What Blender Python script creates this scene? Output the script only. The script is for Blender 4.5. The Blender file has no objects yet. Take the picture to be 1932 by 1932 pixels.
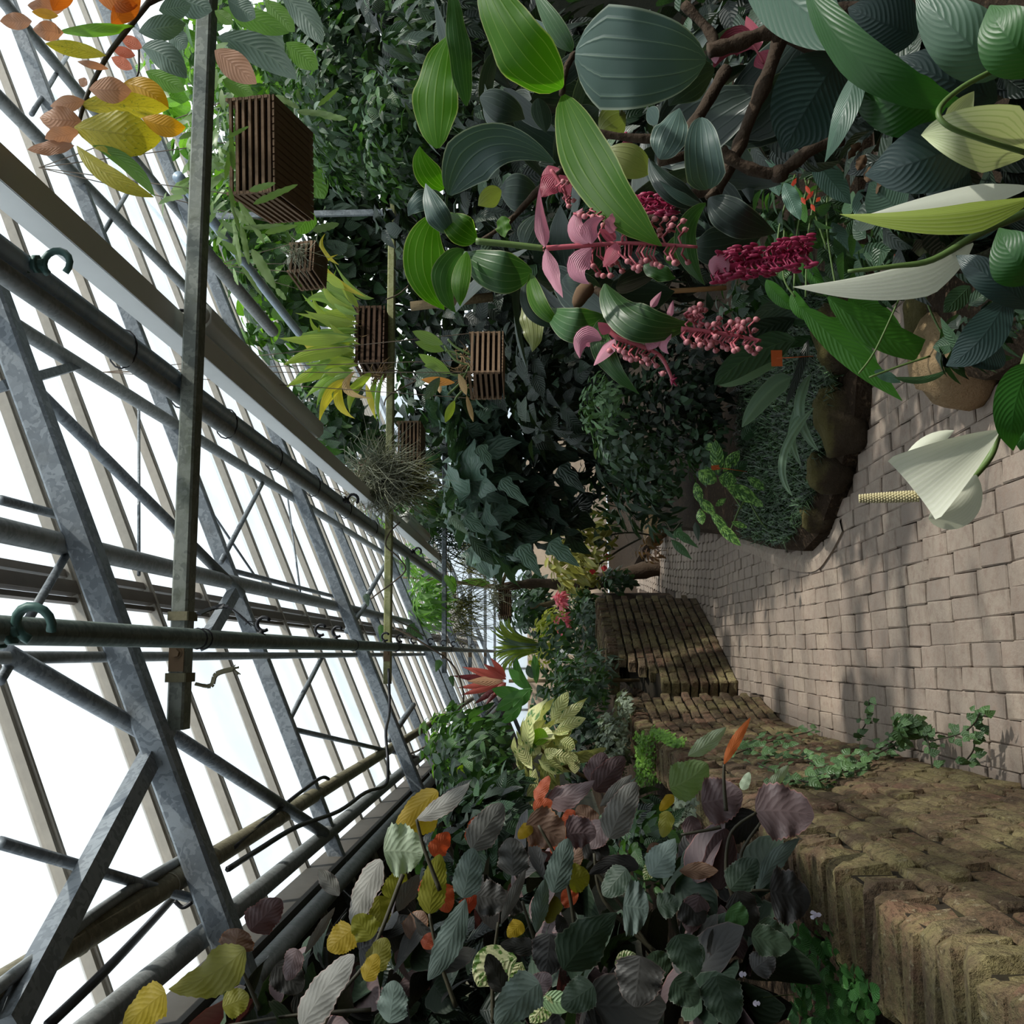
import bpy, math, random
import numpy as np
from mathutils import Vector, Matrix, noise
sc = bpy.context.scene
COL = sc.collection
V = Vector
rnd = random.Random(7)

# ------------------------------------------------------------------ camera
FPX, EYE = 1860.0, 1.55                     # focal length in pixels of the 1932 px frame, eye height
ROT = np.array([[0.98979264, 0.00722525, 0.14233175],      # rows: world x, y, z seen in (right, up, forward) of the upright view
                [-0.14200952, -0.03403974, 0.98927983],
                [-0.01199273, 0.99939436, 0.03266623]])
OC = np.array([0.0, 0.0, EYE])
cam = bpy.data.cameras.new('camera')
cam.sensor_fit = 'HORIZONTAL'; cam.sensor_width = 36.0
cam.lens = 36.0 * FPX / 1932.0
cam.clip_start = 0.05; cam.clip_end = 300
camo = bpy.data.objects.new('camera', cam); COL.objects.link(camo)
r_, u_, d_ = [V(ROT @ np.array(a)) for a in ((1, 0, 0), (0, 1, 0), (0, 0, 1))]
m3 = Matrix((-u_, r_, -d_)).transposed()    # the phone was held on its side: picture-right is down
camo.matrix_world = Matrix.Translation(V(OC)) @ m3.to_4x4()
sc.camera = camo

# ------------------------------------------------------------------ world, sun, exposure
w = bpy.data.worlds.new('overcast_sky'); sc.world = w; w.use_nodes = True
wn = w.node_tree.nodes; wl = w.node_tree.links
for n in list(wn): wn.remove(n)
wo = wn.new('ShaderNodeOutputWorld'); wb = wn.new('ShaderNodeBackground')
wb.inputs[0].default_value = (0.88, 0.95, 1.0, 1)
wtc = wn.new('ShaderNodeTexCoord'); wsx = wn.new('ShaderNodeSeparateXYZ'); wl.new(wtc.outputs['Generated'], wsx.inputs[0])
wmr = wn.new('ShaderNodeMapRange'); wl.new(wsx.outputs[2], wmr.inputs[0])      # overcast sky: brighter towards the zenith, dull ground below
wmr.inputs[1].default_value = -0.05; wmr.inputs[2].default_value = 1.0; wmr.inputs[3].default_value = 1.0; wmr.inputs[4].default_value = 2.0
wl.new(wmr.outputs[0], wb.inputs[1]); wl.new(wb.outputs[0], wo.inputs[0])
sun = bpy.data.lights.new('sun', 'SUN'); sun.energy = 8.0; sun.angle = math.radians(1.6); sun.color = (1, 0.93, 0.82)
suno = bpy.data.objects.new('sun', sun); COL.objects.link(suno)
suno.rotation_euler = V((0.72, -0.30, 0.80)).to_track_quat('Z', 'Y').to_euler()
sc.view_settings.view_transform = 'Standard'; sc.view_settings.look = 'None'
sc.view_settings.gamma = 1.0; sc.view_settings.use_curve_mapping = False
sc.view_settings.exposure = 0.0
sc.cycles.max_bounces = 7; sc.cycles.transparent_max_bounces = 16
sc.cycles.diffuse_bounces = 4; sc.cycles.glossy_bounces = 2; sc.cycles.transmission_bounces = 5

# ------------------------------------------------------------------ survey helpers: where a sight line of the photograph meets a plane of the place
def ray(px, py):
    return ROT @ np.array([1932 - py - 966.0, -(px - 966.0), FPX])
def P(px, py, d):                            # ... the upright plane y = d
    r = ray(px, py); return V(OC + r * (d / r[1]))
def G(px, py, z=0.0):                        # ... the level z
    r = ray(px, py); return V(OC + r * ((z - EYE) / r[2]))
SL = 0.42                                    # roof slope
def RP(px, py, c):                           # ... a plane parallel to the roof, c above the eye
    r = ray(px, py); return V(OC + r * (c / (r[2] - SL * r[0])))
def roof_z(x, c): return EYE + c + SL * x
def k_of(px, py):
    r = ray(px, py); return r[0] / r[2]
def run_x(px, py, c):                        # x, z of a line running along y in that roof plane
    k = k_of(px, py); zr = c / (1 - SL * k); return k * zr, EYE + zr
def run_z(px, py, zr):
    return k_of(px, py) * zr, EYE + zr
def in_view(p):
    c = ROT.T @ (np.array(p) - OC)
    return FPX / max(c[2], 0.05)             # pixels per metre there

# ------------------------------------------------------------------ objects
def tag(o, label=None, cat=None, group=None, kind=None):
    if label: o['label'] = label
    if cat: o['category'] = cat
    if group: o['group'] = group
    if kind: o['kind'] = kind
    return o
def empty(name, loc=(0, 0, 0), label=None, cat=None, group=None, kind=None):
    o = bpy.data.objects.new(name, None); o.location = loc; o.empty_display_size = 0.05
    COL.objects.link(o)
    o['_m'] = 0
    del o['_m']
    return tag(o, label, cat, group, kind)
def link(name, me, parent=None, mw=None):
    o = bpy.data.objects.new(name, me); COL.objects.link(o)
    if parent is not None:
        o.parent = parent
        base = parent_world(parent).inverted()
        o.matrix_basis = base @ (mw if mw is not None else Matrix.Identity(4))
    elif mw is not None:
        o.matrix_basis = mw
    return o
def parent_world(o):
    m = o.matrix_basis.copy()
    while o.parent is not None:
        o = o.parent; m = o.matrix_basis @ m
    return m

class MB:
    """collects shapes for ONE mesh"""
    def __init__(s): s.v = []; s.f = []; s.uv = []; s.mi = []; s.mats = []
    def add(s, vs, fs, uvs=None, mi=0):
        b = len(s.v); s.v.extend([tuple(p) for p in vs]); s.f.extend([tuple(i + b for i in f) for f in fs])
        s.uv.extend(uvs if uvs is not None else [(0.5, 0.5)] * len(vs)); s.mi.extend([mi] * len(fs))
    def box(s, c, size, M=None, mi=0, jit=0):
        x, y, z = [a / 2 for a in size]
        vs = [V((sx * x, sy * y, sz * z)) for sz in (-1, 1) for sy in (-1, 1) for sx in (-1, 1)]
        if jit: vs = [p + V((rnd.uniform(-jit, jit), rnd.uniform(-jit, jit), rnd.uniform(-jit, jit))) for p in vs]
        vs = [(M @ p if M is not None else p) + V(c) for p in vs]
        s.add(vs, [(0, 2, 3, 1), (4, 5, 7, 6), (0, 1, 5, 4), (2, 6, 7, 3), (0, 4, 6, 2), (1, 3, 7, 5)], mi=mi)
    def bar(s, a, b, w, h, up=(0, 0, 1), mi=0, ch=0.0):
        """rectangular bar a->b, width w across, height h along up; ch chamfers the long edges"""
        a, b = V(a), V(b); t = (b - a).normalized(); up = V(up)
        sd = t.cross(up).normalized(); up = sd.cross(t).normalized()
        if ch <= 0: ring = [(-1, -1), (1, -1), (1, 1), (-1, 1)]; ring = [(p * w / 2, q * h / 2) for p, q in ring]
        else:
            W, H = w / 2, h / 2
            ring = [(-W + ch, -H), (W - ch, -H), (W, -H + ch), (W, H - ch), (W - ch, H), (-W + ch, H), (-W, H - ch), (-W, -H + ch)]
        n = len(ring)
        vs = [a + sd * p + up * q for p, q in ring] + [b + sd * p + up * q for p, q in ring]
        fs = [(i, (i + 1) % n, n + (i + 1) % n, n + i) for i in range(n)] + [tuple(range(n))[::-1], tuple(range(n, 2 * n))]
        s.add(vs, fs, mi=mi)
    def tube(s, pts, rad, n=8, mi=0, cap=True, closed=False):
        pts = [V(p) for p in pts]; m = len(pts)
        rs = rad if isinstance(rad, (list, tuple)) else [rad] * m
        vs = []; uvs = []; nrm = None
        for i, p in enumerate(pts):
            if closed: t = (pts[(i + 1) % m] - pts[i - 1])
            else: t = pts[min(i + 1, m - 1)] - pts[max(i - 1, 0)]
            t = t.normalized() if t.length > 1e-9 else V((0, 0, 1))
            if nrm is None:
                nrm = t.orthogonal().normalized()
            nrm = (nrm - t * nrm.dot(t))
            nrm = nrm.normalized() if nrm.length > 1e-6 else t.orthogonal().normalized()
            bn = t.cross(nrm)
            for k in range(n):
                a = 2 * math.pi * k / n
                vs.append(p + (nrm * math.cos(a) + bn * math.sin(a)) * rs[i]); uvs.append((k / n, i / max(m - 1, 1)))
        fs = []
        for i in range(m if closed else m - 1):
            j = (i + 1) % m
            for k in range(n):
                fs.append((i * n + k, i * n + (k + 1) % n, j * n + (k + 1) % n, j * n + k))
        if cap and not closed:
            fs.append(tuple(range(n))[::-1]); fs.append(tuple((m - 1) * n + k for k in range(n)))
        s.add(vs, fs, uvs, mi)
    def ball(s, c, r, nu=8, nv=5, sq=(1, 1, 1), mi=0, M=None):
        c = V(c); vs = []; fs = []
        for j in range(nv + 1):
            ph = math.pi * j / nv
            for i in range(nu):
                th = 2 * math.pi * i / nu
                q = V((math.sin(ph) * math.cos(th) * r * sq[0], math.sin(ph) * math.sin(th) * r * sq[1], math.cos(ph) * r * sq[2]))
                vs.append((M @ q if M is not None else q) + c)
        for j in range(nv):
            for i in range(nu):
                fs.append((j * nu + i, (j + 1) * nu + i, (j + 1) * nu + (i + 1) % nu, j * nu + (i + 1) % nu))
        s.add(vs, fs, mi=mi)
    def mesh(s, name, mats, smooth=True):
        me = bpy.data.meshes.new(name)
        me.from_pydata(s.v, [], s.f)
        uvl = me.uv_layers.new(name='UVMap')
        li = np.empty(len(me.loops), dtype=np.int32); me.loops.foreach_get('vertex_index', li)
        uvl.data.foreach_set('uv', np.array(s.uv, dtype=np.float32)[li].ravel())
        for m in (mats if isinstance(mats, (list, tuple)) else [mats]): me.materials.append(m)
        me.polygons.foreach_set('material_index', np.array(s.mi, dtype=np.int32))
        me.polygons.foreach_set('use_smooth', np.full(len(me.polygons), smooth))
        me.update()
        return me
    def build(s, name, mats, parent=None, smooth=True, kind=None):
        o = link(name, s.mesh(name, mats, smooth), parent)
        if kind: o['kind'] = kind
        return o

# ------------------------------------------------------------------ materials
def lin(r, g, b):
    f = lambda c: (c / 255 / 12.92) if c / 255 <= 0.04045 else ((c / 255 + 0.055) / 1.055) ** 2.4
    return (f(r), f(g), f(b), 1.0)
class NT:
    def __init__(s, name):
        s.m = bpy.data.materials.new(name); s.m.use_nodes = True
        s.t = s.m.node_tree; s.n = s.t.nodes; s.l = s.t.links
        for n in list(s.n): s.n.remove(n)
        s.out = s.n.new('ShaderNodeOutputMaterial')
    def node(s, t, ins=None, **kw):
        n = s.n.new(t)
        for k, v in kw.items(): setattr(n, k, v)
        for k, v in (ins or {}).items():
            if hasattr(v, 'is_linked') or isinstance(v, bpy.types.NodeSocket): s.l.new(v, n.inputs[k])
            else: n.inputs[k].default_value = v
        return n
    def math(s, op, a, b=None, c=None, clamp=False):
        n = s.n.new('ShaderNodeMath'); n.operation = op; n.use_clamp = clamp
        for i, v in enumerate((a, b, c)):
            if v is None: continue
            if isinstance(v, bpy.types.NodeSocket): s.l.new(v, n.inputs[i])
            else: n.inputs[i].default_value = v
        return n.outputs[0]
    def mix(s, f, a, b, mode='MIX'):
        n = s.n.new('ShaderNodeMix'); n.data_type = 'RGBA'; n.blend_type = mode
        for i, v in ((0, f), (6, a), (7, b)):
            if isinstance(v, bpy.types.NodeSocket): s.l.new(v, n.inputs[i])
            else: n.inputs[i].default_value = v
        return n.outputs[2]
    def noise(s, scale, detail=3, vec=None, rough=0.55, coord='Object'):
        if vec is None: vec = s.node('ShaderNodeTexCoord').outputs[coord]
        return s.node('ShaderNodeTexNoise', {'Vector': vec, 'Scale': scale, 'Detail': detail, 'Roughness': rough}).outputs['Fac']
    def ramp(s, f, stops):
        n = s.n.new('ShaderNodeValToRGB'); e = n.color_ramp.elements
        while len(e) < len(stops): e.new(0.5)
        for el, (p, c) in zip(e, stops): el.position = p; el.color = c if len(c) == 4 else (*c, 1)
        s.l.new(f, n.inputs[0]); return n.outputs[0]
    def smooth(s, f, a, b):
        n = s.n.new('ShaderNodeMapRange'); n.interpolation_type = 'SMOOTHSTEP'
        s.l.new(f, n.inputs[0]); n.inputs[1].default_value = a; n.inputs[2].default_value = b
        return n.outputs[0]
    def rand(s):
        a = s.node('ShaderNodeObjectInfo').outputs['Random']
        b = s.node('ShaderNodeNewGeometry').outputs['Random Per Island']
        return s.math('FRACT', s.math('ADD', a, s.math('MULTIPLY', b, 1.7)))
    def bump(s, h, strength=0.3, dist=0.01):
        return s.node('ShaderNodeBump', {'Height': h, 'Strength': strength, 'Distance': dist}).outputs[0]
    def principled(s, col, rough=0.5, metal=0.0, spec=0.5, normal=None):
        ins = {'Base Color': col, 'Roughness': rough, 'Metallic': metal, 'Specular IOR Level': spec}
        if normal is not None: ins['Normal'] = normal
        return s.node('ShaderNodeBsdfPrincipled', ins)
    def done(s, sh):
        s.l.new(sh, s.out.inputs[0]); return s.m
def grey(c): return (c, c, c, 1)

def mat_plain(name, c, rough=0.6, metal=0.0, var=0.25, scale=12, spec=0.4, bump=0.0):
    t = NT(name); n = t.noise(scale, 4)
    c2 = tuple(x * (1 - var) for x in c[:3]) + (1,)
    r = t.rand()
    col = t.mix(n, c2, c); col = t.mix(t.math('MULTIPLY', r, var), col, c2)
    nm = t.bump(n, bump, 0.01) if bump else None
    return t.done(t.principled(col, rough, metal, spec, nm).outputs[0])
def mat_zinc(name, c1, c2, dirt, dirt_amt=0.3, metal=0.35, rough=0.48):
    """galvanised steel: spangle patches, grime"""
    t = NT(name); co = t.node('ShaderNodeTexCoord').outputs['Object']
    vo = t.node('ShaderNodeTexVoronoi', {'Vector': t.node('ShaderNodeVectorMath', {0: co, 1: t.node('ShaderNodeTexNoise', {'Vector': co, 'Scale': 9, 'Detail': 3}).outputs['Color']}, operation='ADD').outputs[0], 'Scale': 13.0})
    n1 = t.noise(3, 5, co)
    f = t.math('ADD', t.math('MULTIPLY', t.node('ShaderNodeSeparateColor', {0: vo.outputs['Color']}).outputs[0], 0.6), t.math('MULTIPLY', n1, 0.5))
    col = t.mix(t.smooth(f, 0.35, 0.75), c1, c2)
    col = t.mix(t.math('MULTIPLY', t.smooth(t.noise(6, 6, co, 0.7), 0.5, 0.75), dirt_amt), col, dirt)
    return t.done(t.principled(col, t.math('ADD', rough, t.math('MULTIPLY', n1, 0.15)), metal, 0.4, t.bump(t.noise(60, 3, co), 0.12, 0.004)).outputs[0])

def mat_leaf(name, c1, c2, vein=None, vein_kind='pinnate', vein_amt=0.5, n_side=9, slant=0.25, trans=0.30, tcol=None,
             edge=None, rough=0.42, spec=0.45, var=0.35, blotch=None, blotch_amt=0.5, blotch_scale=9, rib=0.35, back=None):
    t = NT(name)
    uv = t.node('ShaderNodeUVMap').outputs[0]
    sep = t.node('ShaderNodeSeparateXYZ', {0: uv}); u, v = sep.outputs[0], sep.outputs[1]
    a = t.math('ABSOLUTE', t.math('SUBTRACT', t.math('MULTIPLY', v, 2.0), 1.0))
    r = t.rand()
    nz = t.noise(14, 4)
    col = t.mix(t.math('ADD', t.math('MULTIPLY', r, 0.7), t.math('MULTIPLY', nz, 0.3)), c1, c2)
    col = t.mix(1.0, col, t.mix(r, grey(1 - var), grey(1 + var * 0.6)), 'MULTIPLY')
    if blotch is not None:
        bv = t.node('ShaderNodeCombineXYZ', {0: t.math('MULTIPLY', u, 3.0), 1: a, 2: t.math('MULTIPLY', r, 20)}).outputs[0]
        bm = t.smooth(t.node('ShaderNodeTexNoise', {'Vector': bv, 'Scale': blotch_scale, 'Detail': 4}).outputs['Fac'], 0.62 - 0.3 * blotch_amt, 0.72 - 0.3 * blotch_amt)
        col = t.mix(bm, col, blotch)
    if vein_kind == 'parallel':
        q = t.math('DIVIDE', a, 0.37)
        dist = t.math('MULTIPLY', t.math('ABSOLUTE', t.math('SUBTRACT', t.math('FRACT', t.math('ADD', q, 0.5)), 0.5)), 0.37)
        vm = t.math('SUBTRACT', 1.0, t.smooth(dist, 0.004, 0.02), clamp=True)
        hb = t.smooth(dist, 0.0, 0.06)
    elif vein_kind == 'lines':
        q = t.math('MULTIPLY', a, n_side)
        dist = t.math('ABSOLUTE', t.math('SUBTRACT', t.math('FRACT', t.math('ADD', q, 0.5)), 0.5))
        vm = t.math('SUBTRACT', 1.0, t.smooth(dist, 0.05, 0.2), clamp=True); hb = dist
    else:
        q = t.math('MULTIPLY', t.math('SUBTRACT', u, t.math('MULTIPLY', t.math('POWER', a, 1.25), slant)), n_side)
        dist = t.math('ABSOLUTE', t.math('SUBTRACT', t.math('FRACT', t.math('ADD', q, 0.5)), 0.5))
        sv = t.math('SUBTRACT', 1.0, t.smooth(dist, 0.02, 0.14), clamp=True)
        mid = t.math('SUBTRACT', 1.0, t.smooth(a, 0.015, 0.055), clamp=True)
        vm = t.math('MAXIMUM', t.math('MULTIPLY', sv, 0.6), mid)
        hb = t.math('MULTIPLY', t.smooth(dist, 0.0, 0.4), t.smooth(a, 0.0, 0.1))
    if vein is not None: col = t.mix(t.math('MULTIPLY', vm, vein_amt), col, vein)
    if edge is not None: col = t.mix(t.smooth(a, 0.93, 0.985), col, edge)
    if back is not None: col = t.mix(t.node('ShaderNodeNewGeometry').outputs['Backfacing'], col, back)
    nm = t.bump(hb, rib, 0.01)
    pr = t.principled(col, rough, 0.0, spec, nm)
    if trans <= 0: return t.done(pr.outputs[0])
    tc = t.mix(1.0, col, tcol if tcol is not None else (1.6, 1.9, 0.7, 1), 'MULTIPLY')
    tr = t.node('ShaderNodeBsdfTranslucent', {'Color': tc})
    return t.done(t.node('ShaderNodeMixShader', {0: trans, 1: pr.outputs[0], 2: tr.outputs[0]}).outputs[0])

# ================================================================== SETTING
Z1 = mat_zinc('galvanised_steel', lin(104, 110, 116), lin(128, 134, 139), lin(82, 82, 80), 0.5)
Z2 = mat_zinc('weathered_beam_steel', lin(100, 104, 98), lin(122, 126, 118), lin(76, 82, 58), 0.7)
Z3 = mat_zinc('mossy_beam_steel', lin(130, 132, 84), lin(150, 150, 110), lin(96, 104, 50), 0.7, 0.1)
PIPE = mat_zinc('grey_pipe', lin(120, 124, 124), lin(136, 139, 139), lin(98, 98, 94), 0.4, 0.15, 0.45)
PIPE_G = mat_zinc('green_grey_pipe', lin(90, 102, 96), lin(108, 118, 112), lin(78, 84, 76), 0.5, 0.1, 0.5)
PIPE_B = mat_zinc('brown_pipe', lin(110, 104, 84), lin(128, 122, 100), lin(80, 78, 56), 0.6, 0.0, 0.5)
PIPE_BLUE = mat_zinc('bluish_pipe', lin(140, 158, 174), lin(156, 170, 182), lin(112, 122, 122), 0.3, 0.25, 0.38)
ALU = mat_plain('glazing_bar_wood', lin(176, 168, 156), 0.6, 0.0, 0.35, 30)
DARKWOOD = mat_plain('old_dark_wood', lin(92, 88, 82), 0.8, 0.0, 0.4, 20)
WHITE = mat_plain('white_enamel', lin(205, 206, 204), 0.4, 0.0, 0.12, 8)
BLACK = mat_plain('black_rubber', lin(28, 28, 34), 0.45, 0.0, 0.2, 20)

def glass_mat(name, white, dirt):
    t = NT(name); n = t.noise(1.6, 6, rough=0.65)
    n2 = t.noise(0.7, 3)
    tr = t.node('ShaderNodeBsdfTransparent', {'Color': t.mix(t.node('ShaderNodeObjectInfo').outputs['Random'], (0.80, 0.83, 0.85, 1), (0.95, 0.97, 0.98, 1))})
    tl = t.node('ShaderNodeBsdfTranslucent', {'Color': (0.86, 0.9, 0.92, 1)})
    gl = t.node('ShaderNodeBsdfGlossy', {'Color': (1, 1, 1, 1), 'Roughness': 0.08})
    f = t.math('ADD', white, t.math('MULTIPLY', t.smooth(t.math('ADD', t.math('MULTIPLY', n, 0.7), t.math('MULTIPLY', n2, 0.4)), 0.4, 0.8), dirt))
    a = t.node('ShaderNodeMixShader', {0: f, 1: tr.outputs[0], 2: tl.outputs[0]})
    return t.done(t.node('ShaderNodeMixShader', {0: 0.05, 1: a.outputs[0], 2: gl.outputs[0]}).outputs[0])
GLASS = glass_mat('limewashed_glass', 0.10, 0.22)
GLASS2 = glass_mat('milky_glass', 0.45, 0.3)

SRC = {}
def copies_box(name, size, mat, n=1, bev=0.0):
    pass

XE, XC, XM, XR = -2.35, None, 3.6, 6.6      # eave, lap channel, middle, right end of the roof
cx_, cz_ = run_x(0, 1090, 1.55); XC = cx_
Y0, Y1, BAY = 0.69, 24.2, 0.69
ceiling = empty('ceiling', (0, 0, 2.9), kind='structure')
CG = 1.60                                    # glass plane, above the eye at x = 0
def roof_pt(x, y, c): return V((x, y, roof_z(x, c)))
roof_n = V((-SL, 0, 1)).normalized()
bar_y = []
y = -3.45
while y < Y1: bar_y.append(y); y += BAY
def pane_mesh(L):
    m = MB(); m.box((0, 0, 0), (L, BAY - 0.012, 0.004)); return m.mesh('glass_pane', GLASS, False)
RS = Matrix.Rotation(-math.atan(SL), 4, 'Y')
def on_roof(x, y, c): return Matrix.Translation(roof_pt(x, y, c)) @ RS
pm = {}
cosr = math.sqrt(1 + SL * SL)
XW = -1.04                                   # the glass ends on the wooden plate; boards close the strip down to the eave
for (xa, xb, up) in ((XW, XC + 0.05, 0.0), (XC - 0.02, XM, 0.02), (XM - 0.04, XR, 0.04)):
    L = (xb - xa) * cosr
    me = pane_mesh(L)
    for yb in bar_y[:-1]:
        link('glass_pane', me, ceiling, on_roof((xa + xb) / 2, yb + BAY / 2, CG + up))
bm_ = MB(); L = (XR - XE) * cosr
bm_.box((0, 0, 0.014), (L, 0.030, 0.022)); bm_.box((0, 0, 0.035), (L, 0.014, 0.022)); bm_.box((0, 0.007, -0.001), (L, 0.012, 0.010))
me = bm_.mesh('glazing_bar', ALU, False)
for yb in bar_y: link('glazing_bar', me, ceiling, on_roof((XR + XE) / 2, yb, CG - 0.045))
# lap channel where the vent sashes meet the lower sheets
m = MB()
for dx, dz, ww, hh in ((0, -0.03, 0.050, 0.03), (0.05, -0.012, 0.03, 0.03), (-0.045, -0.02, 0.02, 0.02)):
    m.bar(roof_pt(XC + dx, -3.4, CG + dz), roof_pt(XC + dx, Y1, CG + dz), ww, hh, roof_n)
m.build('lap_channel', mat_plain('brown_channel', lin(120, 110, 100), 0.6, 0, 0.4, 15), ceiling, False)
BOARD = mat_plain('eave_board', lin(58, 56, 52), 0.85, 0.0, 0.4, 12)
for i in range(5):
    xa = XE + (XW - XE) * i / 5; xb = XE + (XW - XE) * (i + 1) / 5
    m = MB(); m.box((0, 0, 0), ((xb - xa) * cosr - 0.006, Y1 + 3.45, 0.02)); o = m.build('eave_board', BOARD, None, False); o.parent = ceiling; o.matrix_basis = parent_world(ceiling).inverted() @ on_roof((xa + xb) / 2, (Y1 - 3.45) / 2, CG)
# wooden wall plate near the eave
wx, wz = run_x(512, 1709, 1.48)
m = MB(); m.bar((wx - 0.06, -3.4, wz), (wx - 0.06, Y1, wz), 0.05, 0.13); m.bar((wx - 0.10, -3.4, wz - 0.08), (wx - 0.10, Y1, wz - 0.08), 0.06, 0.05)
m.build('wooden_plate', DARKWOOD, ceiling, False)
# rafters and cross beams
FRAME_Y = [-0.9, 3.27, 7.55, 11.75, 15.75, 19.7, 23.4]
CR = 1.375
def rafter_mesh(wd, ht, ch):
    m = MB(); L = (XR - XE) * cosr
    m.bar((-L / 2, 0, 0), (L / 2, 0, 0), wd, ht, (0, 0, 1), ch=ch); return m
raf = rafter_mesh(0.085, 0.09, 0.010).mesh('rafter', Z1, False)
for fy in FRAME_Y: link('rafter', raf, ceiling, on_roof((XR + XE) / 2, fy - 0.06, CR))
raf2 = rafter_mesh(0.05, 0.075, 0.005).mesh('rafter', Z1, False)
for a, b in zip(FRAME_Y[:-1], FRAME_Y[1:]): link('rafter', raf2, ceiling, on_roof((XR + XE) / 2, (a + b) / 2 - 0.30, CG - 0.12))
BZ = EYE + 1.2
for i, fy in enumerate(FRAME_Y):
    d = fy + 0.03
    m = MB(); xl = -0.24 if i == 1 else -0.22
    bz = EYE + 1.2 * d / (fy - 0.03) if fy > 1 else BZ
    m.bar((xl, d, bz), (6.4, d, bz), 0.078, 0.056, ch=0.007)
    o = m.build('cross_beam', Z2 if i < 2 else (Z3 if i == 2 else Z1), ceiling, False)
    # connecting plate and bolt at the rafter
    m = MB(); bx = 0.01; m.box((bx, d - 0.042, bz), (0.12, 0.006, 0.050)); m.tube([(bx, d - 0.044, bz), (bx, d - 0.060, bz)], 0.014, 6); m.tube([(bx, d - 0.044, bz), (bx, d - 0.048, bz)], 0.02, 12)
    m.build('bolt', mat_plain('rusty_bolt', lin(120, 96, 70), 0.7, 0.2, 0.4, 40) if i == 1 else bpy.data.materials['rusty_bolt'] if 'rusty_bolt' in bpy.data.materials else Z1, o, False)
# purlin tubes that lie on the rafters
for (px, py, c, r) in ((0, 1000, 1.455, 0.038), (85, 650, 1.455, 0.031)):
    x, z = run_x(px, py, c)
    m = MB(); m.tube([(x, -3.4, z), (x, Y1, z)], r, 14); m.build('purlin_tube', PIPE, ceiling)
# wind braces and struts in the roof plane: (from, to, width, kind)
def roofbrace(a, b, w_, kind, name='brace', c=1.43):
    A, B = RP(*a, c), RP(*b, c); m = MB()
    if kind == 't': m.tube([A, B], w_ / 2, 10)
    else: m.bar(A, B, w_, w_, roof_n)
    m.build(name, Z1, ceiling, kind == 't')
for a, b, w_, k, c in (((80, 748), (455, 1120), 0.05, 't', 1.44), ((10, 1232), (296, 1396), 0.055, 't', 1.44), ((312, 1378), (612, 1572), 0.055, 't', 1.44),
                 ((312, 1374), (10, 1945), 0.055, 'b', 1.41), ((0, 1590), (405, 1708), 0.032, 't', 1.46), ((0, 943), (112, 972), 0.032, 't', 1.46),
                 ((50, 1175), (132, 1035), 0.028, 't', 1.46), ((0, 1285), (28, 1238), 0.028, 't', 1.46), ((0, 730), (145, 690), 0.035, 'b', 1.46),
                 ((417, 1060), (495, 912), 0.03, 't', 1.46), ((545, 1360), (610, 1235), 0.03, 't', 1.46), ((553, 1376), (790, 1430), 0.03, 't', 1.46), ((378, 935), (480, 1085), 0.014, 't', 1.5),
                 ((420, 1072), (648, 1130), 0.03, 't', 1.5), ((262, 766), (262, 1085), 0.014, 't', 1.5), ((543, 940), (567, 1120), 0.014, 't', 1.5),
                 ((60, 215), (130, 100), 0.03, 't', 1.5), ((185, 455), (255, 340), 0.03, 't', 1.5), ((330, 380), (345, 355), 0.03, 't', 1.5),
                 ((385, 1215), (440, 1120), 0.05, 'b', 1.42), ((655, 1190), (690, 1140), 0.05, 't', 1.43), ((690, 1130), (735, 1050), 0.05, 't', 1.43),
                 ((620, 640), (640, 610), 0.03, 't', 1.5), ((800, 1420), (870, 1440), 0.03, 't', 1.46), ((735, 1395), (780, 1330), 0.05, 't', 1.43)):
    roofbrace(a, b, w_, k, 'wind_brace', c)
# hanger bar from the roof down to the second beam
h0 = P(395, 408, 7.5); h1 = P(742, 408, 7.5)
m = MB(); m.bar((h0.x, 7.5, roof_z(h0.x, 1.4)), (h0.x, 7.5, BZ), 0.045, 0.03, (0, 1, 0)); m.build('hanger_bar', Z1, ceiling, False)

# ---- walls of the house
def plaster(name, c1, c2, c3):
    t = NT(name); col = t.mix(t.noise(2.5, 6, rough=0.65), c1, c2); col = t.mix(t.smooth(t.noise(5, 5), 0.5, 0.7), col, c3)
    return t.done(t.principled(col, 0.85, 0, 0.2, t.bump(t.noise(40, 4), 0.3, 0.01)).outputs[0])
DAMP = plaster('damp_wall', lin(58, 60, 50), lin(80, 78, 66), lin(40, 48, 34))
BEIGE = plaster('beige_render', lin(196, 172, 150), lin(206, 184, 160), lin(180, 160, 140))
def smooth_path(pts, n=6):
    pts = [V(p) for p in pts]; out = []
    for i in range(len(pts) - 1):
        p0, p1, p2, p3 = pts[max(i - 1, 0)], pts[i], pts[i + 1], pts[min(i + 2, len(pts) - 1)]
        for k in range(n):
            t = k / n
            out.append(0.5 * ((2 * p1) + (p2 - p0) * t + (2 * p0 - 5 * p1 + 4 * p2 - p3) * t * t + (3 * p1 - p0 - 3 * p2 + p3) * t ** 3))
    out.append(pts[-1]); return out
def slab(name, lo, hi, mat, kind='structure', parent=None):
    m = MB(); lo, hi = V(lo), V(hi); m.box((lo + hi) / 2, hi - lo); return m.build(name, mat, parent, False, kind)
slab('wall_left', (-2.6, -3.5, 0), (-2.4, 24.6, 2.3), DAMP)
slab('wall_front', (-2.4, -3.7, 0), (6.6, -3.5, 3.2), DAMP)
wb_ = empty('wall_back', (2, 24.4, 0), kind='structure')
slab('lower_wall', (-2.4, 24.4, 0), (6.6, 24.6, 2.0), BEIGE, None, wb_)
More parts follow.
